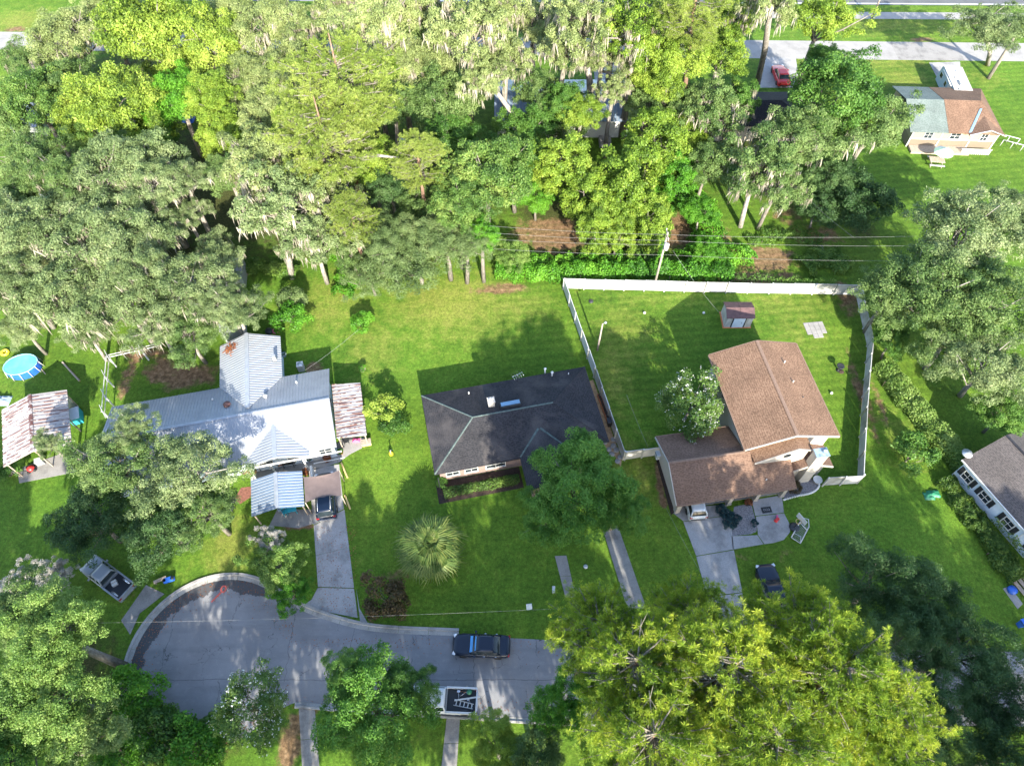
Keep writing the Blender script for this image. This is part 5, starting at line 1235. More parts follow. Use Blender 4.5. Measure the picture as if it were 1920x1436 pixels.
# stepping stones and slab
stn = MB().lathe([(.26, 0), (.29, .03), (.24, .06)], n=10).mesh('stone', M['pale_concrete'])
for k, (px, py) in enumerate(((1134, 829), (1150, 836), (1158, 827), (1150, 824), (1156, 844), (1163, 857), (1142, 843), (1147, 852), (1158, 865))):
    c = at(px, py); o = inst('stepping_stone', stn, None, (c.x, c.y, 0), (0, 0, k), (1 + .15 * math.sin(k * 2), 1, 1)); tag(o, 'round pale stepping stone in the sandy strip beside the white fence', 'stepping stone', 'stepping stones by the fence')
c = at(1530, 620); t = thing('concrete_pad', 'pale square pad of small pavers set in the fenced lawn', 'paving', (c.x, c.y, 0), 6)
for i in range(4):
    for j in range(4):
        if (i, j) in ((0, 0), (3, 0)): continue
        MB().box((-.84 + .56 * i, -.75 + .55 * j, .02), (.53, .52, .07)).build('paver', M['pale_concrete'], t)
def lid(name, label, cat, px, py, r, mat, h=.05):
    c = at(px, py); t = thing(name, label, cat, (c.x, c.y, 0)); MB().lathe([(r, 0), (r, h), (r * .2, h * 1.3)], n=14).build('disc', M[mat], t); return t
lid('manhole_cover', 'dark round cover in the lawn beside the left fence', 'cover', 1108, 565, .28, 'dark'); lid('drain_cover', 'small grey round cover in the grass between the wheel strips', 'cover', 1098, 1062, .2, 'galv')
def pot(label, px, py, r, h, mat, plant, cat='planter', name='flower_pot', z=0):
    c = at(px, py); t = thing(name, label, cat, (c.x, c.y, z)); MB().lathe([(r * .7, 0), (r, h), (r * 1.08, h), (r * .9, h - .04), (.02, h - .05)], n=14).build('pot', M[mat], t)
    if plant: inst('plant', PR['bush'][0].leaf, t, (0, 0, h + r * .35), (0, 0, px), (r * .75,) * 3, LM[plant])
    return t
pot('white round pot at the end of the gravel bed beside the fence', 1530, 903, .42, .5, 'white', None)
pot('dark planter with a red and white blooming plant beside the porch column', 1401, 945, .3, .4, 'dark', 'rust'); pot('small terracotta pot beside the wooden box on the patio slab', 640, 850, .25, .35, 'orange', 'bright')
pot('blue pot with a shrub beside the AC unit', 533, 668, .3, .4, 'siding_blue', 'dark'); pot('small pot with a lime plant standing on the open lawn', 680, 695, .35, .35, 'wood', 'bright')
# white urn and garden figure on the lawn
c = at(734, 853); t = thing('garden_ornament', 'small yellow and white bird ornament on the lawn left of the bungalow', 'ornament', (c.x, c.y, 0)); MB().lathe([(.05, 0), (.22, .2), (.2, .45), (.07, .6)], n=10).build('base', M['yellow'], t); MB().tube([(0, 0, .55), (0, .05, .9), (.16, .05, .98)], [.06, .05, .03], 6).build('neck', M['white'], t)
c = at(992, 1140); t = thing('yard_sign', 'small white sign standing on the front lawn near the street', 'sign', (c.x, c.y, 0), 8); MB().box((0, 0, .5), (.5, .04, .55), 0, ('X', -45)).build('board', M['rv_side'], t); MB().tube([(0, .05, 0), (0, 0, .45)], .02, 5).build('stake', M['galv'], t)
c = at(1037, 1112); t = thing('mailbox', 'grey mailbox on a post beside the narrow wheel strip', 'mailbox', (c.x, c.y, 0), 90); MB().box((0, 0, .5), (.1, .1, 1.0)).build('post', M['wood'], t); mb = MB(); mb.loft([[(x, .14 * math.cos(u), 1.1 + .14 * math.sin(u)) for u in np.linspace(0, 6.283, 11)[:-1]] for x in (-.28, .28)]); mb.build('box', M['galv'], t)
# bins by the kerb
c = at(318, 1088); t = thing('ride_on_toy', 'blue and grey ride-on toy lying on grass beside the kerb', 'toy', (c.x, c.y, 0), 20); mb = MB(); mb.loft([rr(-.5, .5, .22, .1, .1), rr(-.42, .3, .18, .4, .1)], True); mb.build('body', M['blue_plastic'], t); MB().tube([(.35, -.25, .5), (.35, .25, .5)], .04, 6).build('handlebar', M['dark'], t)
for x in (-.35, .35): MB().lathe([(.05, -.25), (.16, -.25), (.16, -.15), (.03, -.14), (.03, .14), (.16, .15), (.16, .25), (.05, .25)], (x, 0, .15), 10).build('wheel', M['dark'], t)
t = boxy('wooden_bench', 'grey wooden plank seat lying beside the blue toy at the kerb', 'bench', 300, 1087, (1.1, .3, .06), 'wood', 25, None, .3)
for k in (-.45, .45): MB().box((k, 0, -.15), (.06, .26, .3)).build('leg', M['wood'], t)
# goal frames and hoop on the right lawn
def goal():
    P = [at(1504, 971, .05), at(1516, 988, .05), at(1500, 1019, .05), at(1483, 1008, .05)]; o = P[3]; t = thing('sports_goal', 'white tube goal frame with netting lying on the lawn beside the patio', 'goal', (o.x, o.y, 0))
    p = [v - Vector((o.x, o.y, 0)) for v in P]; up = Vector((0, 0, .1)); arc_ = [p[0], p[0].lerp(p[1], .5) + Vector((.32, .28, 0)), p[1]]
    MB().tube([p[3] + up, p[0] + up] + [q + up for q in arc_[1:]] + [p[2] + up, p[3] + up], .05, 6).build('frame', M['white'], t)
    a, b = p[3].lerp(p[0], .76), p[2].lerp(p[1], .78); MB().tube([a + up, b + up], .045, 6).build('crossbar', M['white'], t)
    a, b = p[3].lerp(p[0], .22), p[2] + Vector((0, 0, 0)); MB().tube([a + up, a.lerp(b, .6) + up + Vector((.35, .25, .0)), b + up], .035, 6).build('back_bar', M['white'], t)
    mb = MB()
    for k in range(1, 12):
        a, b = p[3].lerp(p[0], k / 12) + up * .9, p[2].lerp(p[1], k / 12) + up * .9; mb.tube([a, b], .008, 3)
        a, b = p[3].lerp(p[2], k / 12) + up * .9, p[0].lerp(p[1], k / 12) + up * .9; mb.tube([a, b], .008, 3)
    mb.build('net', M['galv'], t, kind='stuff')
goal()
c = at(1494, 985); t = thing('basketball_hoop', 'toy basketball hoop with a white backboard on a dark base beside the patio', 'basketball hoop', (c.x - .3, c.y - .2, 0), -60)
MB().lathe([(.45, 0), (.5, .1), (.35, .2), (.05, .22)], n=12).build('base', M['dark'], t); MB().tube([(0, 0, .2), (0, 0, 1.6)], .05, 6).build('pole', M['dark'], t); MB().box((0, .1, 1.9), (1.1, .05, .75)).build('backboard', M['white'], t)
mb = MB(); mb.tube([(.24 * math.cos(u), -.2 + .24 * math.sin(u), 1.7) for u in np.linspace(0, 6.283, 15)], .03, 5); mb.build('rim', M['lumber'], t)
c = at(1456, 975); t = thing('toy_car', 'red toy lying on the patio', 'toy', (c.x, c.y, .03), 40); mb = MB(); mb.loft([rr(-.3, .3, .16, .05, .08), rr(-.22, .2, .12, .25, .08)]); mb.build('body', M['red'], t); MB().box((.24, .18, .1), (.3, .14, .14), 30).build('bonnet', M['pink'], t)
c = at(1437, 956); t = thing('doormat', 'dark doormat with pale scrolls lying on the patio', 'doormat', (c.x, c.y, .03), 8); MB().box((0, 0, .015), (.95, .6, .03)).build('mat', M['dark'], t)
for k in (-.22, 0, .22): mb = MB(); mb.tube([(k + .08 * math.cos(u), .02 + .1 * math.sin(u), .035) for u in np.linspace(0, 6.28, 11)], .014, 4); mb.build('scroll', M['galv'], t)
# gravel beds with edging
bed1 = gp([(1376, 950), (1408, 943), (1415, 968), (1420, 986), (1418, 997), (1408, 1001), (1372, 1005)])
sheet('gravel_bed', bed1, .02, M['gravel'], kind='structure', label='grey gravel bed between the driveway and the patio')
bed2p = bez(gp([(1470, 937), (1494, 930), (1515, 926), (1528, 920), (1535, 911), (1533, 900)]), 6)
sheet('gravel_bed', bed2p + gp([(1512, 895), (1468, 915)]), .02, M['gravel'], kind='structure', label='grey gravel bed at the chimney foot with scalloped white edging')
edg = thing('bed_edging', 'curved row of small white scalloped edging stones round the gravel bed', 'edging', (bed2p[0].x, bed2p[0].y, 0)); em = MB().lathe([(.12, -.03), (.13, .1), (.08, .16)], n=7).mesh('edging_stone', M['white'])
for k, p in enumerate(bed2p): inst('edging_stone', em, edg, (p.x - bed2p[0].x, p.y - bed2p[0].y, 0), (0, 0, k), (1, .8, 1))
# patio clutter by the metal-roofed house
def chair(label, px, py, mat, deg, seatm=None, name='patio_chair'):
    c = at(px, py); t = thing(name, label, 'chair', (c.x, c.y, .03), deg); MB().box((0, 0, .43), (.5, .5, .06)).build('seat', M[seatm or mat], t); MB().box((0, .25, .72), (.5, .05, .5), 0, ('X', 10)).build('backrest', M[seatm or mat], t)
    for x in (-.22, .22):
        for y in (-.22, .22): MB().box((x, y, .2), (.04, .04, .4)).build('leg', M[mat], t)
        MB().box((x * 1.12, 0, .62), (.05, .5, .04)).build('armrest', M[mat], t)
def table(label, px, py, w_, d_, h_, mat, deg=0, name='patio_table'):
    c = at(px, py); t = thing(name, label, 'table', (c.x, c.y, .03), deg); MB().box((0, 0, h_), (w_, d_, .05)).build('tabletop', M[mat], t)
    for x in (-1, 1):
        for y in (-1, 1): MB().box((x * w_ * .44, y * d_ * .44, h_ / 2), (.05, .05, h_)).build('leg', M[mat], t)
chair('dark chair at the left end of the porch', 489, 878, 'dark', 60); chair('dark chair with a tan cushion in the middle of the porch', 529, 873, 'dark', 10, 'orange'); chair('dark chair by the white porch side wall', 553, 868, 'dark', -20, 'pole_wood')
table('dark table with clutter on the porch between the cushioned chairs', 543, 872, 1.1, .7, .7, 'dark', 10)
chair('black wire chair on the shaded grass, nearer the carport', 440, 942, 'dark', 90); chair('black wire chair on the shaded grass, lower of the two', 436, 957, 'dark', 80)
table('turquoise table under the lower edge of the blue carport', 549, 958, 1.0, .8, .7, 'teal', 10); chair('turquoise chair left of the turquoise table under the carport', 537, 962, 'teal', 30); chair('pale blue chair at the carport edge', 530, 958, 'rv_side', -20)
tarp('blanket', 'pink blanket hung over the porch rail', 'blanket', 620, 845, 1.1, .5, 'pink', 6, .9, 12); pot('orange planter at the end of the porch rail', 615, 862, .35, .3, 'orange', 'rust'); pot('dark pot with a fern on the patio beside the rail', 580, 862, .3, .35, 'dark', 'dark'); pot('dark pot with a shrub at the patio edge near the white post', 592, 858, .25, .35, 'dark', 'weed')
pot('round white pot at the corner of the shade awning', 576, 881, .28, .4, 'white', None); pot('red pot beside the white pot at the awning corner', 574, 889, .3, .4, 'orange', 'rust')
for k, (px, py) in enumerate(((460, 884), (470, 881), (476, 885))): pot(['red flowering plant at the left of the porch corner', 'red flowering plant in the middle of the porch corner', 'red flowering plant against the white porch post'][k], px, py, .35, .25, 'orange', 'rust')
chair('dark folding chair with pink clothes under the rusted carport edge', 650, 830, 'dark', 20, 'dark'); tarp('clothes_pile', 'pink and white clothes lying on the patio slab', 'clothes', 668, 826, .8, .5, 'pink', 7, .3); boxy('black_crate', 'black crate at the rusted carport corner', 'crate', 652, 822, (.9, .5, .5), 'dark', 15, 'dark')
c = at(60, 880); t = thing('lawn_mower', 'red lawn mower in front of the open shed', 'lawn mower', (c.x, c.y, .03), 30); MB().lathe([(.1, .1), (.36, .12), (.36, .3), (.18, .42), (.05, .5)], n=12).build('deck', M['red'], t); MB().tube([(-.3, -.2, .3), (-1.0, -.2, .95), (-1.0, .2, .95), (-.3, .2, .3)], .025, 5).build('handle', M['dark'], t)
for x, y in ((-.28, -.32), (-.28, .32), (.28, -.32), (.28, .32)): wheel(t, x, y, .14)
boxy('storage_crate', 'teal crate against the right side of the open shed', 'crate', 147, 785, (1.0, 1.4, 1.0), 'teal', 22, 'siding_blue'); boxy('storage_box', 'grey box under the open shed roof beside the mower', 'box', 78, 868, (.7, .5, .6), 'galv', 22, 'white')
ring_thing('garden_hose', 'pink coiled hose on the dark grass behind the rear wing', 'hose', 517, 620, .35, .06, 'pink'); lid('fire_pit', 'black round fire pit beside the pink hose', 'fire pit', 505, 623, .4, 'dark', .35)
c = at(1571, 694); t = thing('bird_bath', 'dark bird bath on the lawn near the right fence', 'bird bath', (c.x, c.y, 0)); MB().lathe([(.25, 0), (.08, .15), (.07, .6), (.4, .75), (.42, .82), (.3, .76), (.02, .74)], n=12).build('basin', M['dark'], t); MB().lathe([(.3, .0), (.3, .05), (.1, .06)], (.3, -.2, 0), 8).build('base_stone', M['mulch'], t)
for k, (px, py, l) in enumerate(((1208, 588, 'in the dark lawn left of the shed'), (1319, 588, 'on the sunlit lawn near the shed'), (1558, 738, 'on the lawn right of the brown roof'))):
    c = at(px, py); t = thing('ball', 'small white ball ' + l, 'ball', (c.x, c.y, 0)); MB().lathe([(.02, 0), (.12, .04), (.16, .14), (.12, .24), (.02, .28)], n=10).build('shell', M['white'], t)
for k, (px, py) in enumerate(((1750, 926), (1742, 930))): tarp('garden_net', ['green garden netting heaped by the shrub under the hedge', 'dark garden netting spread on the lawn edge'][k], 'netting', px, py, 1.2 - .2 * k, .8, 'green_plastic', 9 + k, .3)
c = at(1537, 466); tarp('plastic_bag', 'black plastic bag lying on the bare soil behind the fence', 'bag', 1537, 467, .9, .8, 'dark', 12, .5)
tarp('tarp', 'bright blue tarp glimpsed among the yellow-green trees at upper left', 'tarp', 354, 226, 1.6, 1.3, 'blue_plastic', 13, .7); tarp('tarp', 'blue tarp glimpsed in a gap beneath the tall pale pine', 'tarp', 752, 268, 1.4, 1.2, 'blue_plastic', 14, .7)
t = boxy('boat_trailer', 'white trailer glimpsed between oaks at the left', 'trailer', 105, 358, (3.4, 1.7, 1.5), 'white', 60, 'rv_side')
for s in (-1, 1): wheel(t, 0, s * .9, .34)
# picnic table with umbrella
c = at(1752, 308); t = thing('picnic_table', 'grey wooden picnic table on the lawn below the cottage', 'picnic table', (c.x, c.y, 0), -8)
for k in range(4): MB().box((0, -.45 + k * .3, .75), (1.9, .26, .05)).build('plank', M['wood'], t)
for s in (-1, 1): MB().box((0, s * .85, .45), (1.9, .28, .05)).build('bench_seat', M['fence_white'], t)
for s in (-1, 1): mb = MB(); mb.tube([(s * .7, -.8, 0), (s * .7, -.25, .72)], .05, 4, False); mb.tube([(s * .7, .8, 0), (s * .7, .25, .72)], .05, 4, False); mb.box((s * .7, 0, .42), (.06, 1.7, .1)); mb.build('trestle', M['wood'], t)
t = thing('patio_umbrella', 'green and white striped umbrella open over the picnic table', 'umbrella', (c.x + .45, c.y + .25, 0)); MB().tube([(0, 0, .0), (0, 0, 2.35)], .03, 6).build('pole', M['white'], t)
for k in range(8):
    a, b = k * math.pi / 4, (k + 1) * math.pi / 4; m = (a + b) / 2; R = 1.25
    MB().add([(0, 0, 2.4), (R * math.cos(a), R * math.sin(a), 1.75), (R * .97 * math.cos(m), R * .97 * math.sin(m), 1.72), (R * math.cos(b), R * math.sin(b), 1.75)], [(0, 1, 2, 3)]).build('canopy_panel', M['umbrella' if k % 2 else 'umbrella_pale'], t)
A, B = at(1868, 262), at(1905, 272); t = thing('handrail', 'pale tubular ramp rails at the right end of the cottage', 'railing', (A.x, A.y, 0)); d = B - A
for s in (0, 1.3):
    MB().tube([(0, -s, .95), (d.x, d.y - s, .95)], .05, 5).build('rail', M['white'], t)
    for k in (0, .5, 1): MB().tube([(d.x * k, d.y * k - s, 0), (d.x * k, d.y * k - s, .95)], .04, 5).build('post', M['white'], t)
# steps and bench at the right edge
c = at(1912, 1112); t = thing('wooden_steps', 'weathered wooden steps at the right edge below the hedge', 'steps', (c.x, c.y, 0), 24)
for k in range(4): MB().box((.25 + .42 * k, 0, .15 + .16 * k), (.36, 1.9, .06)).build('tread', M['wood'], t)
for s in (-1, 1): MB().box((.9, s * .95, .3), (1.8, .06, .3)).build('stringer', M['wood'], t)
slabs('landing', 'small concrete landing beside the wooden steps', [[G2(1880, 1103), G2(1892, 1098), G2(1918, 1132), G2(1908, 1142)]], M['pale_concrete']); lid('planter_bowl', 'blue bowl planter on the landing beside the wooden steps', 'planter', 1896, 1107, .4, 'blue_plastic', .3)
sheet('mulch_strip', gp([(1230, 862), (1236, 856), (1268, 958), (1258, 966)]), .012, M['mulch'], kind='structure', label='brown mulch strip along the garage side wall')
sheet('sand_strip', gp([(1104, 715), (1112, 712), (1166, 862), (1164, 876), (1150, 850), (1134, 838)]), .012, plain('sandy_soil', (.30, .20, .11), .95, var=.3, scale=3, bump=.3), kind='structure', label='sandy strip between the bungalow and the fence')
sheet('mulch_path', gp([(440, 935), (452, 914), (472, 912), (470, 932), (450, 945)]), .012, plain('red_mulch', (.17, .07, .05), .95, var=.4, scale=5, bump=.4), kind='structure', label='reddish mulch patch beside the blue carport')
sheet('bare_patch', gp([(505, 985), (520, 955), (590, 955), (600, 978), (560, 990)]), .012, M['old_concrete'], kind='structure', label='grey worn patch under the carport edge')

# ------------------------------------------------------------------ trees and plants
g1, g2, g3, g4, g5 = 'trees of the upper left wood', 'trees behind the back fence', 'oaks along the right side', 'trees along the street', 'tall pines at the lower right'
T = tree
# upper left wood
T('live', 130, 75, 9, 82, 'pale', 'grey-green tree beside the pale driveway in the upper left corner', group=g1, moss=True)
T('oak', 285, 55, 11, 100, 'yellow', 'tallest yellow-green tree against the top edge at upper left', group=g1)
T('oak', 395, 95, 10, 75, 'yellow', 'yellow-green tree right of the tallest yellow one, above the dark gap', group=g1)
T('oak', 225, 200, 10, 85, 'yellow', 'bright yellow-green tree below the tallest yellow one', group=g1)
T('oak', 60, 185, 9, 70, 'gum', 'dark olive tree on the left below the pale driveway', group=g1)
T('oak', 130, 165, 8, 62, 'livegreen', 'olive tree wedged between the pale oak and yellow tree', group=g1)
T('oak', 335, 185, 9, 65, 'bright', 'fresh blue-green tree beside the bright blue tarp', group=g1)
T('oak', 395, 180, 10, 55, 'lime', 'lime tree right of the bright blue tarp', group=g1)
T('live', 490, 45, 10, 85, 'pale', 'pale mossy oak at the top edge left of the road gap', group=g1, moss=True)
T('live', 460, 150, 9, 70, 'pale', 'pale oak between the lime tree and the flat pine', group=g1, moss=True)
T('loose', 580, 60, 11, 60, 'pale', 'pale loose tree with hanging moss at the top edge left of centre', group=g1, moss=True)
T('topine', 640, 170, 16, 125, 'pinepale', 'broad flat-topped lime pine that dominates the upper wood', 'pine', 'pine_tree', g1, bark='bark_pine')
t = T('topine', 610, 265, 14, 105, 'pinepale', 'lime pine just below the broad flat-topped pine', 'pine', 'pine_tree', g1, bark='bark_pine')
A, B = at(748, 296, 12.5), at(652, 298, 12.0); o = t.location; MB().tube([B - o, A.lerp(B, .4) - o + Vector((0, 0, .35)), A - o], [.2, .17, .1], 7).build('bare_limb', M['bark_pale'], t)
T('pine', 785, 305, 12, 55, 'pinepale', 'small lime pine at the end of the bare white limb', 'pine', 'pine_tree', g1, bark='bark_pine')
T('pine', 660, 410, 10, 48, 'pinepale', 'small lime pine beside the dark shadow hole', 'pine', 'pine_tree', g1, bark='bark_pine')
T('loose', 700, 60, 13, 85, 'pale', 'moss curtained tree left of the top centre', group=g1, moss=True)
T('oak', 795, 50, 10, 55, 'livegreen', 'darker green tree between two mossy trees at the top', group=g1)
T('loose', 880, 55, 15, 80, 'pale', 'mossy pale tree at the top centre', group=g2, moss=True)
T('loose', 905, 150, 12, 52, 'pale', 'moss draped crown above the leaning trunk', group=g2, moss=True, base=(1008, 300), bark='bark_pale')
T('oak', 830, 195, 8, 70, 'livegreen', 'dense green tree right of the broad pine', group=g1)
T('oak', 850, 265, 7, 62, 'oak', 'green tree above the glossy magnolia', group=g1)
T('oak', 915, 325, 10, 85, 'gum', 'glossy magnolia-like tree with yellowish flecks above the vines', group=g2)
T('oak', 865, 385, 9.5, 62, 'gum', 'glossy dark tree just above the feathery tree', group=g2)
T('fine', 780, 480, 4.5, 105, 'willow', 'feathery grey-green tree at the top of the back lawn', group=g1)
T('fine', 690, 510, 3.8, 60, 'willow', 'low feathery tree left of the back lawn tree', group=g1)
T('fine', 875, 450, 7, 52, 'willow', 'small feathery tree at the vine bank end', group=g2)
T('oak', 1000, 365, 4, 42, 'bright', 'bright green vine heap left of the two bare trunks', group=g2)
T('oak', 905, 440, 7.5, 36, 'bright', 'bright vine covered tree at the left end of the wires', group=g2)
T('loose', 1085, 40, 16, 75, 'pale', 'tall mossy tree right of top centre, its trunk over the blue roof', group=g2, moss=True, base=(1108, 225), bark='bark_pale')
T('loose', 1190, 60, 15, 75, 'lime', 'lime leafed tall tree between two bare trunks at the top', group=g2, moss=True)
T('oak', 1260, 110, 13, 62, 'lime', 'lime tree left of the tall pine trunk', group=g2)
T('pine', 1300, 20, 19, 70, 'pinepale', 'very tall pine with a long bare trunk near the red car', 'pine', 'pine_tree', g2, base=(1274, 262), bark='bark_pine')
T('loose', 1440, 10, 17, 58, 'pale', 'tall mossy tree whose trunk stands left of the red car', group=g2, moss=True, base=(1418, 166), bark='bark_grey')
T('loose', 1540, 40, 11, 70, 'lime', 'lime tree beside the road verge at the top right', group=g2)
T('oak', 1010, 175, 7, 50, 'livegreen', 'green tree in front of the blue roof, left half', group=g2)
T('oak', 1060, 195, 8, 48, 'oak', 'bluish green tree in front of the blue roof, middle', group=g2)
T('oak', 1215, 190, 6, 55, 'livegreen', 'green tree at the right end of the blue roof', group=g2)
T('vine', 1065, 310, 8, 52, 'lime', 'lime vine draped tree on two bare trunks', group=g2, vs=.75)
T('vine', 1225, 270, 8, 58, 'lime', 'tall vine draped tree right of the white house wall', group=g2, vs=.8)
T('vine', 1170, 350, 7, 62, 'lime', 'big lime vine draped tree in the middle of the bank', group=g2)
T('vine', 1120, 415, 5, 40, 'lime', 'narrow vine column hanging behind the wires, left one', group=g2, vs=1.1)
T('vine', 1160, 440, 3.8, 34, 'lime', 'narrow vine column hanging behind the wires, right one', group=g2, vs=1.1)
T('loose', 1340, 215, 8, 70, 'livegreen', 'ragged green tree below the black roofed house, left', group=g2, moss=True)
T('oak', 1570, 180, 10, 95, 'oak', 'large spreading oak left of the cottage roof', group=g2)
T('oak', 1545, 120, 9, 45, 'oak', 'upper lobe oak right of the red car', group=g2)
T('oak', 1640, 235, 8, 72, 'livegreen', 'oak touching the cottage wall', group=g2)
T('live', 1500, 265, 9, 90, 'livegreen', 'moss hung oak in front of the large spreading oak', group=g2, moss=True)
T('loose', 1420, 310, 8, 78, 'livegreen', 'heavily moss curtained oak with a pale trunk above the bare soil', group=g2, moss=True, base=(1388, 425), bark='bark_pale')
T('oak', 1330, 310, 6, 55, 'livegreen', 'green tree between vine trees and mossy oak', group=g2)
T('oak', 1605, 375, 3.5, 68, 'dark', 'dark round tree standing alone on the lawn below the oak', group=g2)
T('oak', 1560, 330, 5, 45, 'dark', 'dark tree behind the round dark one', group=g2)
# left wood, middle
T('live', 60, 300, 9, 75, 'livegreen', 'green oak at the left edge below the grey shed', group=g1)
T('oak', 170, 245, 7, 50, 'gum', 'dark shrubby tree beside the grey shed', group=g1)
T('live', 225, 320, 10, 100, 'live', 'grey-green live oak with white limbs, the upper big one', group=g1, moss=True, bark='bark_pale')
T('live', 345, 340, 9, 55, 'live', 'narrow grey-green oak right of the upper big live oak', group=g1, moss=True, bark='bark_pale')
T('live', 350, 405, 7, 42, 'live', 'small grey-green oak above the lit clearing', group=g1, moss=True, bark='bark_pale')
T('live', 60, 430, 9, 95, 'live', 'grey-green live oak at the left edge', group=g1, moss=True, bark='bark_pale')
T('live', 190, 455, 9, 105, 'live', 'grey-green live oak with dry moss in the middle of the left wood', group=g1, moss=True, bark='bark_pale')
T('live', 100, 560, 7, 100, 'live', 'grey-green live oak above the pool', group=g1, moss=True, bark='bark_pale')
T('live', 225, 560, 7, 90, 'live', 'grey-green live oak above the trellis', group=g1, moss=True, bark='bark_pale')
T('live', 345, 540, 7, 85, 'live', 'grey-green live oak with a broken limb above the rear wing', group=g1, moss=True, bark='bark_pale')
T('live', 445, 585, 6, 62, 'live', 'grey-green live oak reaching over the rear wing roof', group=g1, bark='bark_pale')
T('live', 350, 625, 5, 62, 'livegreen', 'darker green oak hanging over the trellis end', group=g1)
T('live', 40, 610, 5, 50, 'live', 'low grey-green oak beside the swim ring', group=g1)
T('loose', 480, 300, 11, 75, 'pale', 'moss laden pale tree left of the lower lime pine', group=g1, moss=True, bark='bark_pale')
T('loose', 530, 380, 10, 90, 'live', 'oak smothered in grey moss above the back lawn', group=g1, moss=True, bark='bark_pale', base=(548, 520))
T('loose', 590, 455, 7, 70, 'live', 'lower moss smothered tree at the lawn edge', group=g1, moss=True, bark='bark_pale')
T('oak', 420, 250, 8, 55, 'lime', 'lime tree left of the lower lime pine', group=g1)
T('oak', 730, 350, 6, 50, 'dark', 'dark tree in the shadow hole under the pines', group=g1)
T('oak', 300, 265, 6, 42, 'oak', 'dark green understorey tree left of the blue tarp', group=g1)
T('loose', 505, 1012, 3.6, 30, 'dead', 'bare lichen white small tree at the top of the driveway tree', name='dead_shrub', group=g4)
for k in (('loose', 1150, 170, 10, 36, 'pale', 'mossy crown hanging over the right part of the blue roof'), ('oak', 1090, 215, 8, 44, 'lime', 'lime crown in front of the blue roof, right of the middle'), ('vine', 1010, 320, 6, 42, 'lime', 'lime vine draped tree at the left end of the vine bank'),
 ('vine', 1262, 335, 5, 40, 'bright', 'bright vine draped tree between lime vines and the mossy oak'), ('vine', 1095, 370, 6, 46, 'lime', 'lime vine draped tree between the two narrow columns'), ('vine', 1215, 410, 4.5, 42, 'lime', 'lime vine draped tree just behind the wires, right one'),
 ('oak', 1312, 400, 3.4, 38, 'bright', 'bright shrubby tree left of the mossy oak trunk'), ('oak', 1330, 470, 1.8, 34, 'bright', 'low shrub on the bare soil right of the transformer pole'),
 ('oak', 960, 480, 2.4, 36, 'fresh', 'low leafy tree at the left corner of the vine bank'), ('loose', 1460, 350, 7, 58, 'livegreen', 'moss fringed lower crown of the oak above the bare soil'), ('oak', 1530, 390, 3, 46, 'dark', 'dark shrubby tree left of the round dark tree')):
    T(*k, group=g2, moss=k[0] == 'loose')
hedge_later = [('undergrowth', 'tangled vines on the ground between the wires and the fence', [(960, 495), (1060, 492), (1150, 488), (1200, 490)], 1.6, .9, 4500, 'bright', 22),
               ('undergrowth', 'weedy green patch on the bare soil behind the fence', [(1400, 455), (1460, 440), (1540, 450)], 2.2, .5, 2000, 'weed', 23), ('undergrowth', 'low green weeds just behind the right half of the fence', [(1290, 505), (1360, 500), (1400, 470)], 2.6, 1.1, 7000, 'bright', 24)]
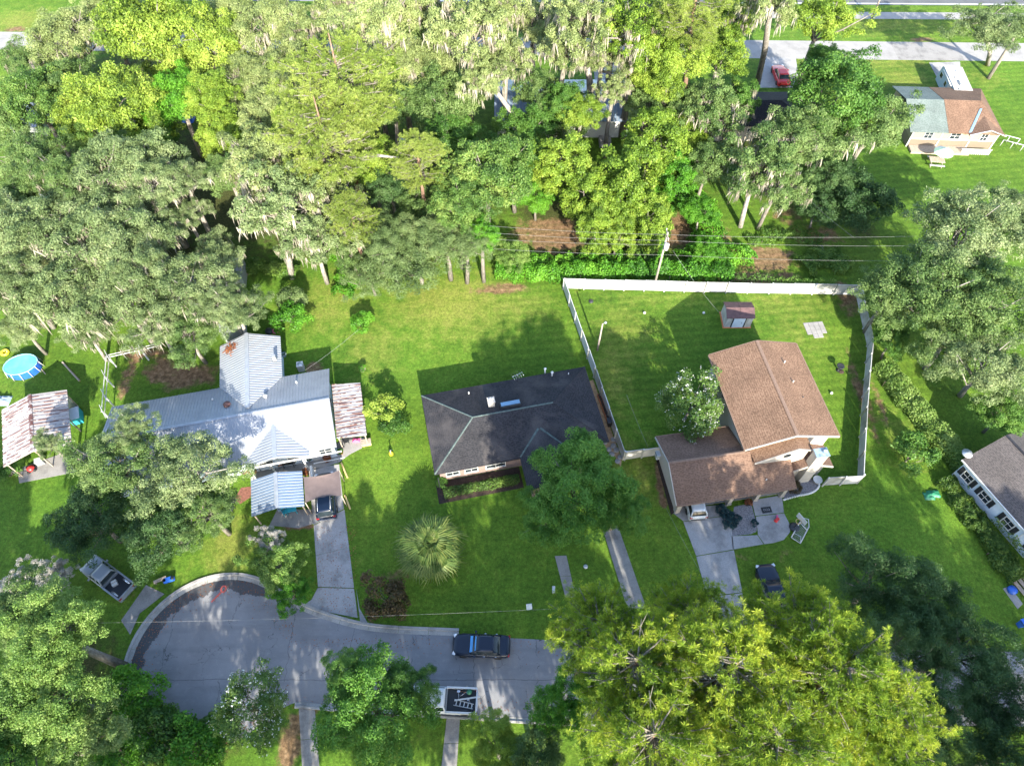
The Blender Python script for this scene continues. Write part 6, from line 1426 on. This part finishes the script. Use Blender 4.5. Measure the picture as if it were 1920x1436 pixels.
# fillers of the wood
for k in (
 ('live', 200, 20, 8, 70, 'pale', 'pale oak at the top edge left of the tallest yellow tree'), ('live', 60, 120, 6, 60, 'livegreen', 'dull green oak just below the pale driveway'),
 ('oak', 345, 130, 7, 62, 'yellow', 'yellow-green tree in the dip between the two tall yellow trees'), ('oak', 160, 215, 8, 60, 'yellow', 'yellow-green tree left of the lower bright yellow one'),
 ('oak', 20, 240, 7, 55, 'livegreen', 'green tree at the left edge beside the grey shed'), ('oak', 290, 250, 6, 55, 'lime', 'lime tree directly below the bright yellow tree'),
 ('live', 545, 110, 8, 70, 'pale', 'pale oak left of the top of the broad pine'), ('live', 640, 45, 9, 65, 'pale', 'pale oak above the broad pine at the top edge'),
 ('live', 750, 110, 10, 70, 'pale', 'pale oak right of the top of the broad pine'), ('oak', 740, 200, 8, 55, 'livegreen', 'green tree against the right flank of the broad pine'),
 ('oak', 820, 120, 9, 60, 'pale', 'pale green tree below the dark tree at the top'), ('loose', 950, 110, 11, 60, 'pale', 'pale mossy tree left of the road gap at the top centre'),
 ('live', 1000, 40, 10, 65, 'pale', 'pale oak at the top edge right of the mossy centre tree'), ('live', 1130, 110, 11, 48, 'pale', 'pale crown over the driveway behind the blue roof'),
 ('oak', 1250, 30, 11, 62, 'lime', 'lime tree at the top edge beside the very tall pine'), ('oak', 1350, 100, 10, 60, 'lime', 'lime tree right of the very tall pine trunk'),
 ('loose', 1370, 30, 12, 60, 'lime', 'lime mossy tree at the top edge left of the pale trunk'), ('oak', 1290, 200, 7, 55, 'livegreen', 'green tree left of the black roofed house'),
 ('oak', 985, 250, 6, 60, 'oak', 'green tree below the left part of the blue roof'), ('oak', 1060, 240, 5, 42, 'livegreen', 'green tree in front of the white house wall, left'),
 ('oak', 1290, 250, 6, 50, 'lime', 'lime tree at the right foot of the tall pine trunk'), ('loose', 1380, 190, 7, 50, 'oak', 'ragged tree in front of the black roof, left half'),
 ('oak', 430, 330, 8, 50, 'livegreen', 'green tree between the narrow oak and the mossy tree'), ('live', 290, 440, 8, 65, 'live', 'grey-green oak left of the lit clearing'),
 ('live', 150, 380, 9, 70, 'live', 'grey-green oak just below the upper big live oak'), ('live', 30, 370, 8, 60, 'livegreen', 'green oak at the left edge above the grey ones'),
 ('live', 20, 520, 8, 70, 'live', 'grey-green oak at the left edge above the pool'), ('live', 160, 620, 5, 52, 'live', 'grey-green oak hanging over the lawn between pool and trellis'),
 ('live', 290, 600, 6, 60, 'live', 'grey-green oak right above the trellis corner'), ('live', 410, 480, 6, 55, 'live', 'grey-green oak below the lit clearing'),
 ('oak', 690, 300, 8, 60, 'lime', 'lime tree between the lower pine and the small pine'), ('oak', 790, 390, 5, 50, 'livegreen', 'green tree above the feathery lawn tree'),
 ('oak', 650, 460, 5, 42, 'livegreen', 'green tree left above the feathery tree'), ('oak', 560, 260, 9, 60, 'lime', 'lime tree behind the lower lime pine'),
 ('oak', 500, 215, 9, 55, 'pale', 'pale tree left of the two lime pines')):
    T(*k, group=g1 if k[1] < 870 else g2, moss=k[0] in ('live', 'loose'), bark='bark_pale' if k[5] == 'live' else 'bark_grey')
for k in (('live', 430, 25, 9, 60, 'pale', 'pale oak at the top edge left of the dark gap'), ('loose', 660, 10, 12, 70, 'pale', 'pale mossy tree cut by the top edge above the broad pine'), ('loose', 775, 5, 13, 70, 'pale', 'pale mossy tree cut by the top edge right of the broad pine'),
 ('live', 540, 160, 9, 62, 'pale', 'pale oak under the left flank of the broad pine'), ('oak', 700, 130, 10, 55, 'lime', 'lime tree touching the top right of the broad pine'), ('loose', 940, 20, 13, 62, 'pale', 'pale mossy tree cut by the top edge at the centre'),
 ('loose', 1060, 100, 12, 58, 'pale', 'pale mossy crown above the middle of the blue roof'), ('loose', 1160, 20, 13, 62, 'lime', 'lime mossy tree cut by the top edge right of the centre'), ('oak', 1230, 150, 9, 58, 'lime', 'lime tree above the right end of the blue roof'),
 ('live', 290, 340, 10, 72, 'live', 'grey-green oak right beside the upper big live oak'), ('live', 120, 330, 10, 70, 'livegreen', 'green oak left beside the upper big live oak'), ('live', 260, 500, 9, 75, 'live', 'grey-green oak with white limbs right of the dry moss oak'),
 ('live', 20, 450, 9, 60, 'live', 'second grey-green oak cut by the left edge'), ('live', 420, 560, 7, 52, 'live', 'grey-green oak left of the one over the rear wing roof'), ('loose', 620, 380, 9, 60, 'pale', 'pale mossy tree right of the moss smothered oak'),
 ('loose', 545, 310, 10, 62, 'pale', 'pale mossy tree below the lower lime pine'), ('oak', 960, 300, 8, 52, 'oak', 'fresh green tree right of the glossy magnolia'), ('fine', 830, 440, 7.5, 66, 'willow', 'feathery tree just above the back lawn tree'),
 ('fine', 730, 450, 7, 62, 'willow', 'feathery tree left of the glossy dark tree')):
    T(*k, group=g1 if k[1] < 870 else g2, moss=k[0] in ('live', 'loose'), bark='bark_pale' if k[5] == 'live' else 'bark_grey')
# right side
T('live', 1855, 55, 9, 68, 'live', 'grey-green oak at the top right corner by the far street', group=g3, bark='bark_pale', base=(1852, 122))
T('live', 1915, 50, 8, 40, 'livegreen', 'oak cut off by the top right corner', group=g3)
T('live', 1815, 440, 9, 115, 'live', 'grey-green live oak on the right lawn below the picnic table', group=g3, moss=False, bark='bark_pale')
T('live', 1900, 400, 9, 70, 'live', 'grey-green live oak cut off by the right edge', group=g3, bark='bark_pale')
T('live', 1735, 545, 8, 105, 'livegreen', 'darker live oak at the right end of the wires', group=g3, bark='bark_pale')
T('live', 1665, 555, 6, 75, 'livegreen', 'dark leafy oak at the back right corner of the fence', group=g3)
T('live', 1850, 570, 8, 115, 'livegreen', 'live oak on the right behind the watered lawn', group=g3, bark='bark_pale')
T('live', 1785, 625, 6, 75, 'livegreen', 'live oak over the top of the diagonal hedge', group=g3, bark='bark_pale')
T('live', 1855, 685, 6, 95, 'live', 'lit grey-green oak above the blue sided house', group=g3, bark='bark_pale')
T('oak', 1670, 640, 3, 38, 'oak', 'leafy tree leaning over the right fence', group=g3)
T('oak', 1880, 775, 3.5, 50, 'oak', 'dark green tree at the gable of the blue sided house', group=g3)
T('bush', 1712, 850, 1.4, 44, 'oak', 'round dense shrub on the lawn left of the diagonal hedge', 'shrub', 'shrub', g3)
# middle yards
T('oakf', 1085, 920, 5.8, 104, 'mid', 'bright green oak in front of the bungalow, main crown', group=g4, limbs=12)
T('oakf', 1090, 850, 5, 46, 'mid', 'upper bright green crown against the bungalow roof corner', group=g4)
T('oakf', 1160, 955, 4.8, 56, 'mid', 'right hand bright green crown at the long wheel strip', group=g4)
T('oakf', 1025, 970, 4.2, 58, 'mid', 'lower left bright green crown over the front lawn', group=g4)
T('myrtle', 1297, 757, 3.6, 66, 'myrtle', 'white blossoming crape myrtle beside the two storey house', name='crape_myrtle', blossom=True)
T('live', 215, 870, 7, 88, 'livegreen', 'oak leaning over the left part of the silver roof', group=g4, bark='bark_pale')
T('live', 350, 890, 7, 95, 'live', 'oak covering the front of the silver roof', group=g4, bark='bark_pale')
T('live', 245, 800, 8, 48, 'live', 'sunlit oak top at the end of the silver ridge', group=g4, bark='bark_pale')
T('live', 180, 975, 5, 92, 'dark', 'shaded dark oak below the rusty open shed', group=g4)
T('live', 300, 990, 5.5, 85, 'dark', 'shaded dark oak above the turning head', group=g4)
T('live', 385, 955, 6, 62, 'livegreen', 'oak right of the shaded dark oaks, beside the wire chairs', group=g4)
T('live', 90, 830, 5, 30, 'live', 'thin oak spray over the rusty shed roof', group=g4)
T('loose', 520, 1055, 3, 60, 'fresh', 'small tree with lichen whitened twigs beside the driveway', group=g4)
T('loose', 545, 1110, 2.4, 45, 'bright', 'low leafy tree at the kerb beside the driveway', group=g4)
T('bush', 722, 1122, 1.3, 46, 'redbush', 'dark reddish flowering shrub at the driveway corner', 'shrub', 'shrub')
T('bush', 548, 595, 1.6, 34, 'bright', 'bright green bush behind the rear wing', 'bush', 'bush'); T('bush', 545, 560, 1.8, 26, 'willow', 'grey-green bush behind the bright bush', 'bush', 'bush')
T('bush', 722, 768, 1.5, 32, 'yellow', 'yellow-green upper shrub left of the bungalow', 'shrub', 'shrub'); T('bush', 737, 793, 1.0, 29, 'oak', 'dark green lower shrub left of the bungalow', 'shrub', 'shrub')
T('bush', 677, 605, .9, 22, 'bright', 'small bright bush at the end of the service wire', 'bush', 'bush')
# lower left
T('oakf', 98, 1190, 11, 98, 'fresh', 'sunlit lime topped tree at the left edge beside the street light', group=g4)
T('oakf', 30, 1150, 9, 75, 'livegreen', 'tree at the left edge beside the dead grey shrub', group=g4)
T('oakf', 90, 1300, 9, 110, 'fresh', 'large green tree in the lower left corner', group=g4, moss=True)
T('oakf', 40, 1390, 8, 95, 'oak', 'darker tree cut off by the lower left corner', group=g4)
T('oak', 160, 1380, 6, 75, 'livegreen', 'green tree right of the lower left corner', group=g4)
T('bush', 255, 1300, 1.8, 50, 'bright', 'bright vine mound at the left of the turning head', 'shrub', 'shrub', g4)
T('bush', 285, 1380, 1.8, 55, 'oak', 'leafy mound below the turning head', 'shrub', 'shrub', g4); T('bush', 365, 1405, 1.6, 55, 'bright', 'bright leafy mound at the bottom edge left of the blossoming tree', 'shrub', 'shrub', g4); T('bush', 230, 1420, 1.6, 50, 'bright', 'leafy mound in the bottom edge shade', 'shrub', 'shrub', g4)
T('loose', 100, 1085, 2.6, 42, 'dead', 'dead pale grey shrub left of the silver pickup', 'shrub', 'dead_shrub'); T('loose', 35, 1095, 2.4, 40, 'dead', 'darker dead shrub at the left edge', 'shrub', 'dead_shrub')
T('myrtle', 475, 1325, 5, 72, 'myrtle', 'white blossoming tree at the lower edge of the turning head', name='crape_myrtle', blossom=True, group=g4)
T('oakf', 700, 1330, 7, 112, 'mid', 'dark green tree in front of the white pickup', group=g4, limbs=12); T('oakf', 650, 1270, 8, 50, 'oak', 'upper left crown of leaves above the dark green street tree', group=g4); T('oakf', 770, 1290, 7.5, 52, 'oak', 'crown of leaves over the white pickup cab', group=g4)
T('oakf', 930, 1400, 6, 62, 'lime', 'lime green tree at the bottom edge beside the footpath', group=g4); T('oakf', 1055, 1320, 8, 62, 'bright', 'fresh green tree at the left of the tall pines', group=g4); T('oak', 1010, 1410, 7, 60, 'livegreen', 'green tree at the bottom edge left of the pines', group=g4)
# tall pines
for a in ((1118, 1185, 16, 92, 'left upper pine of the tall clump, over the long wheel strip'), (1285, 1170, 15, 88, 'shaded upper pine of the tall clump over the driveway'), (1490, 1195, 18, 112, 'sunlit upper right pine of the tall clump below the navy car'),
          (1180, 1260, 19, 125, 'sunlit left pine of the tall clump over the street'), (1350, 1270, 20, 135, 'middle pine of the tall clump'), (1540, 1280, 19, 135, 'sunlit right pine of the tall clump'),
          (1210, 1390, 20, 130, 'lower left pine of the tall clump at the bottom edge'), (1420, 1400, 20, 140, 'lower middle pine of the tall clump at the bottom edge'), (1640, 1350, 18, 115, 'rightmost pine of the tall clump')):
    T('pine', a[0], a[1], a[2] - 3.0, a[3], 'pine', a[4], 'pine', 'pine_tree', g5, bark='bark_pine', vs=1.1)
# dark oaks lower right
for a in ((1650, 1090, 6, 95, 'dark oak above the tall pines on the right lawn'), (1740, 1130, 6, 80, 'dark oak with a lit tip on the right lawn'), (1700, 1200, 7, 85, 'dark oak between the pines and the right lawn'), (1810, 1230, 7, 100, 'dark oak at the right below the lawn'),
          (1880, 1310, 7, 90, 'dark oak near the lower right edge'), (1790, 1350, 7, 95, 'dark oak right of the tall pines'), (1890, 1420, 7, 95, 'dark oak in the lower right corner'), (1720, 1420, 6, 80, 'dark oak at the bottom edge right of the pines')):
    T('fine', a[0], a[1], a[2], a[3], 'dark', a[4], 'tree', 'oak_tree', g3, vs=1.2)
# trees beyond the lower edge, whose shade lies over the street and the front lawns
for i, (x, y, zc, r) in enumerate(((-45, -5, 15, 7), (-57, -2, 15, 7), (-34, -9, 11.5, 6.5), (-24, -10, 10, 6), (-13, -8, 12, 7), (-2, -10, 12.5, 7), (9, -8, 13, 7), (23.5, -9, 15.5, 7.2), (33, -6, 15, 7), (42, -8, 13.5, 7.5), (54, -4, 13, 7))):
    b = thing('oak_tree', 'tall oak in the row south of the street, beyond the lower edge', 'tree', (x, y, 0), 0, 'trees south of the street')
    C = PR['oak'][i % 3]; k = r / C.R
    MB().tube([(0, 0, -.1), (.1, .1, zc * .6), (0, 0, zc)], [.4, .32, .15], 8).build('trunk', M['bark'], b); inst('crown', C.leaf, b, (0, 0, zc), (0, 0, i * 1.3), (k, k, k * 1.35), LM['oak'])

def hedge(name, label, cat, pts, wd, h, n, leaf, lm, seed=1, group=None, z0=.1, wob=.35):
    rng = rs(seed); P = [Vector(p) for p in pts]; seg = [(P[i + 1] - P[i]).length for i in range(len(P) - 1)]; L = sum(seg)
    s = rng.uniform(0, L, n); c = np.cumsum([0] + seg); i = np.clip(np.searchsorted(c, s) - 1, 0, len(seg) - 1)
    a = np.array([(p.x, p.y) for p in P]); t = ((s - c[i]) / np.array(seg)[i])[:, None]; q = a[i] * (1 - t) + a[i + 1] * t
    d = unit(a[i + 1] - a[i]); nr = np.stack([-d[:, 1], d[:, 0]], 1); o = np.array([P[0].x, P[0].y])
    ph = rng.uniform(0, math.pi, n); w_ = wd * .5 * (1 + wob * (np.sin(s * 1.3 + seed) * .5 + np.sin(s * 3.1) * .5)); hh = h * (1 + wob * (np.sin(s * 1.9 + 2) * .4 + np.sin(s * 4.3 + seed) * .4)); k = rng.uniform(.72, 1.08, n)
    V = np.stack([q[:, 0] - o[0] + nr[:, 0] * np.cos(ph) * w_ * k, q[:, 1] - o[1] + nr[:, 1] * np.cos(ph) * w_ * k, z0 + np.sin(ph) ** .7 * hh * k], 1)
    nn = unit(np.stack([nr[:, 0] * np.cos(ph), nr[:, 1] * np.cos(ph), np.sin(ph)], 1) + rng.normal(size=(n, 3)) * .7)
    t_ = thing(name, label, cat, (P[0].x, P[0].y, 0), 0, group); inst('foliage', quads_mesh(name, leaves(rng, V, nn, leaf, .6), 4, LM[lm]), t_)
    mb = MB()
    for k in range(max(2, int(L / 1.5))):
        j = rng.randint(n); mb.tube([(V[j][0] * 1, V[j][1], 0), (V[j][0], V[j][1], h * .5)], .05, 5)
    tag(mb.build('stem', M['bark'], t_), kind='stuff'); return t_
A, B = at(431, 498, 0), at(409, 438, 4.6); t = thing('dead_tree', 'broken pale dead trunk leaning in the lit clearing of the left wood', 'dead tree', (A.x, A.y, 0)); d = B - A
MB().tube([(0, 0, -.1), tuple(d * .55 + Vector((.15, 0, .2))), tuple(d)], [.26, .2, .12], 8).build('trunk', M['bark_pale'], t); MB().tube([tuple(d * .5), tuple(d * .5 + Vector((-1.6, .6, .9)))], [.1, .04], 6).build('limb', M['bark_pale'], t)
hedge('box_hedge', 'clipped low hedge in the mulch bed before the bungalow windows', 'hedge', [wl(FA, .5, -1.05), wl(FA, 7.9, -1.05)], 1.0, .8, 4200, .14, 'hedge', 1, wob=.12)
hedge('vine_hedge', 'long sunlit vine hedge running diagonally down the right side', 'hedge', gp([(1650, 690), (1690, 745), (1740, 805), (1790, 865), (1850, 935), (1905, 1005), (1935, 1040)]), 2.3, 1.7, 24000, .20, 'fresh', 2, wob=.16)
hedge('shrub_border', 'low shrub border beneath the wall of the blue sided house', 'hedge', gp([(1768, 900), (1803, 950), (1838, 992), (1876, 1050), (1905, 1090)]), 2.0, .8, 9000, .2, 'hedge', 3)
hedge('vine_bank', 'bright green vines spilling over the left half of the back fence', 'vine', gp([(930, 512), (985, 520), (1040, 520), (1090, 515), (1150, 515), (1230, 512), (1300, 516), (1372, 520)]), 2.2, 1.7, 15000, .24, 'bright', 4)
hedge('vine_bank', 'thin vines trailing along the right half of the back fence', 'vine', gp([(1375, 532), (1470, 540), (1560, 545)]), .6, 1.7, 1800, .18, 'weed', 5)
hedge('undergrowth', 'bright weeds between vine trees and the fence', 'undergrowth', gp([(1180, 500), (1210, 470), (1230, 430), (1240, 400)]), 3.2, 1.2, 8000, .24, 'weed', 6)
hedge('undergrowth', 'bright weeds below the moss curtained oak', 'undergrowth', gp([(1290, 500), (1320, 470), (1330, 420), (1290, 370)]), 3.6, 1.4, 9000, .24, 'bright', 7)
hedge('undergrowth', 'dark weeds on the bare soil near the right end of the fence', 'undergrowth', gp([(1500, 505), (1545, 480), (1590, 510)]), 3.0, .9, 5000, .22, 'weed', 8)
hedge('undergrowth', 'leafy bank below the turning head at the bottom edge', 'undergrowth', gp([(248, 1290), (275, 1340), (330, 1375), (400, 1380), (440, 1370)]), 2.6, 1.3, 9000, .22, 'oak', 9)
hedge('ivy', 'ivy climbing the utility pole behind the fence', 'ivy', [at(1228, 520).xy, at(1232, 500).xy], .8, 4.5, 1500, .2, 'bright', 10)
hedge('undergrowth', 'green undergrowth in the shade left of the back lawn', 'undergrowth', gp([(640, 560), (660, 520), (640, 470)]), 2.6, 1.1, 5000, .22, 'bright', 11)
hedge('undergrowth', 'low weeds along the moss smothered trees', 'undergrowth', gp([(440, 500), (500, 505), (560, 515)]), 2.0, .9, 5000, .2, 'weed', 12)
for nm, lb, pts, wd, hh, n_, lm, sd_ in hedge_later: hedge(nm, lb, 'undergrowth', gp(pts), wd, hh, n_, .22, lm, sd_, wob=.8)
jn = [(1352, 957), (1365, 965), (1368, 980), (1380, 973), (1415, 980)]
for k, (px, py) in enumerate(jn): T('bush', px, py, .35, [12, 13, 14, 10, 8][k], 'teal', ['low blue-green juniper at the driveway corner of the gravel bed', 'blue-green juniper in the middle of the gravel bed', 'blue-green juniper at the lower left of the gravel bed', 'dark juniper beside the middle one in the gravel bed', 'round dark juniper at the right end of the gravel bed'][k], 'shrub', 'juniper', 'junipers in the gravel bed', vs=.6)
for k, (px, py) in enumerate(((1818, 962), (1838, 985), (1855, 1005), (1875, 1028))): T('bush', px, py, .6, 16, 'hedge', ['first round clipped shrub of the row under the blue house', 'second round clipped shrub of the row under the blue house', 'third round clipped shrub of the row under the blue house', 'lowest round clipped shrub of the row under the blue house'][k], 'shrub', 'clipped_shrub', 'clipped shrubs under the blue house')
T('bush', 1490, 915, .35, 14, 'redbush', 'dark grassy plant in the gravel bed at the chimney', 'plant', 'border_plant'); T('bush', 15, 885, .7, 22, 'oak', 'green bush at the left edge by the open shed', 'bush', 'bush'); T('bush', 828, 905, .5, 12, 'oak', 'small shrub at the left front corner of the bungalow', 'shrub', 'shrub')

# ------------------------------------------------------------------ the cabbage palm
def palm():
    c = at(805, 1025, 2.6); t = thing('palm_tree', 'cabbage palm with a round fan leaf crown in the front lawn', 'palm', (c.x, c.y, 0)); rng = rs(77)
    MB().tube([(0, 0, -.1), (.03, .02, 1.2), (0, 0, 2.5)], [.24, .2, .22], 10).build('trunk', M['bark'], t)
    def frond(seed):
        r = rs(seed); V = []
        for k in range(26):
            a = (k / 25 - .5) * 3.9; L = (.95 + .35 * math.cos(a * .7)) * r.uniform(.85, 1.1)
            d = np.array([math.cos(a), math.sin(a), .0]); s = np.array([-d[1], d[0], 0]); w_ = .045
            b = np.array([.95, 0, .10]); m = b + d * L * .55 + np.array([0, 0, .10 - .05 * abs(a)]); e = b + d * L + np.array([0, 0, -.28 - r.uniform(0, .25)])
            V += [[b - s * .012, b + s * .012, m + s * w_, m - s * w_], [m - s * w_, m + s * w_, e + s * .008, e - s * .008]]
        V += [[np.array([0, -.03, 0]), np.array([0, .03, 0]), np.array([.95, .02, .1]), np.array([.95, -.02, .1])]]
        return quads_mesh('frond', np.array(V), 4, LM['palm'])
    fm = [frond(k) for k in range(3)]
    for k in range(62):
        f = k / 62; el = math.radians(84 - 112 * f ** .85) + rng.uniform(-.15, .15); az = k * 2.4 + rng.uniform(-.35, .35); q = (.75 + .55 * f) * rng.uniform(.85, 1.18) * 1.22
        inst('frond', fm[k % 3], t, (0, 0, 2.5), (rng.uniform(-.5, .5), -el, az), (q, q, q))
palm()


# fallen leaves on the paving
def litter():
    rng = rs(91); n = 2600; P = []
    for _ in range(n):
        k = rng.uniform()
        if k < .55: a = rng.uniform(.3, 6.0); r = CR * (1 - abs(rng.normal()) * .12); P.append((CC.x + math.cos(a) * r, CC.y + math.sin(a) * r, .045 if r > CR - .05 else .015))
        elif k < .85: P.append((rng.uniform(-19, 8), rng.choice([15.1 - abs(rng.normal()) * .6, 9.4 + abs(rng.normal()) * .6]), .015))
        else: q = at(rng.uniform(594, 668), rng.uniform(985, 1150)); P.append((q.x, q.y, .04))
    P = np.array(P); N = unit(rng.normal(size=(n, 3)) * .35 + np.array([0, 0, 1.]))
    tag(inst('fallen_leaves', quads_mesh('fallen_leaves', leaves(rng, P, N, .12, .6), 4, LM['rust'])), 'brown fallen leaves scattered along the street kerb', None, None, 'stuff')
litter()
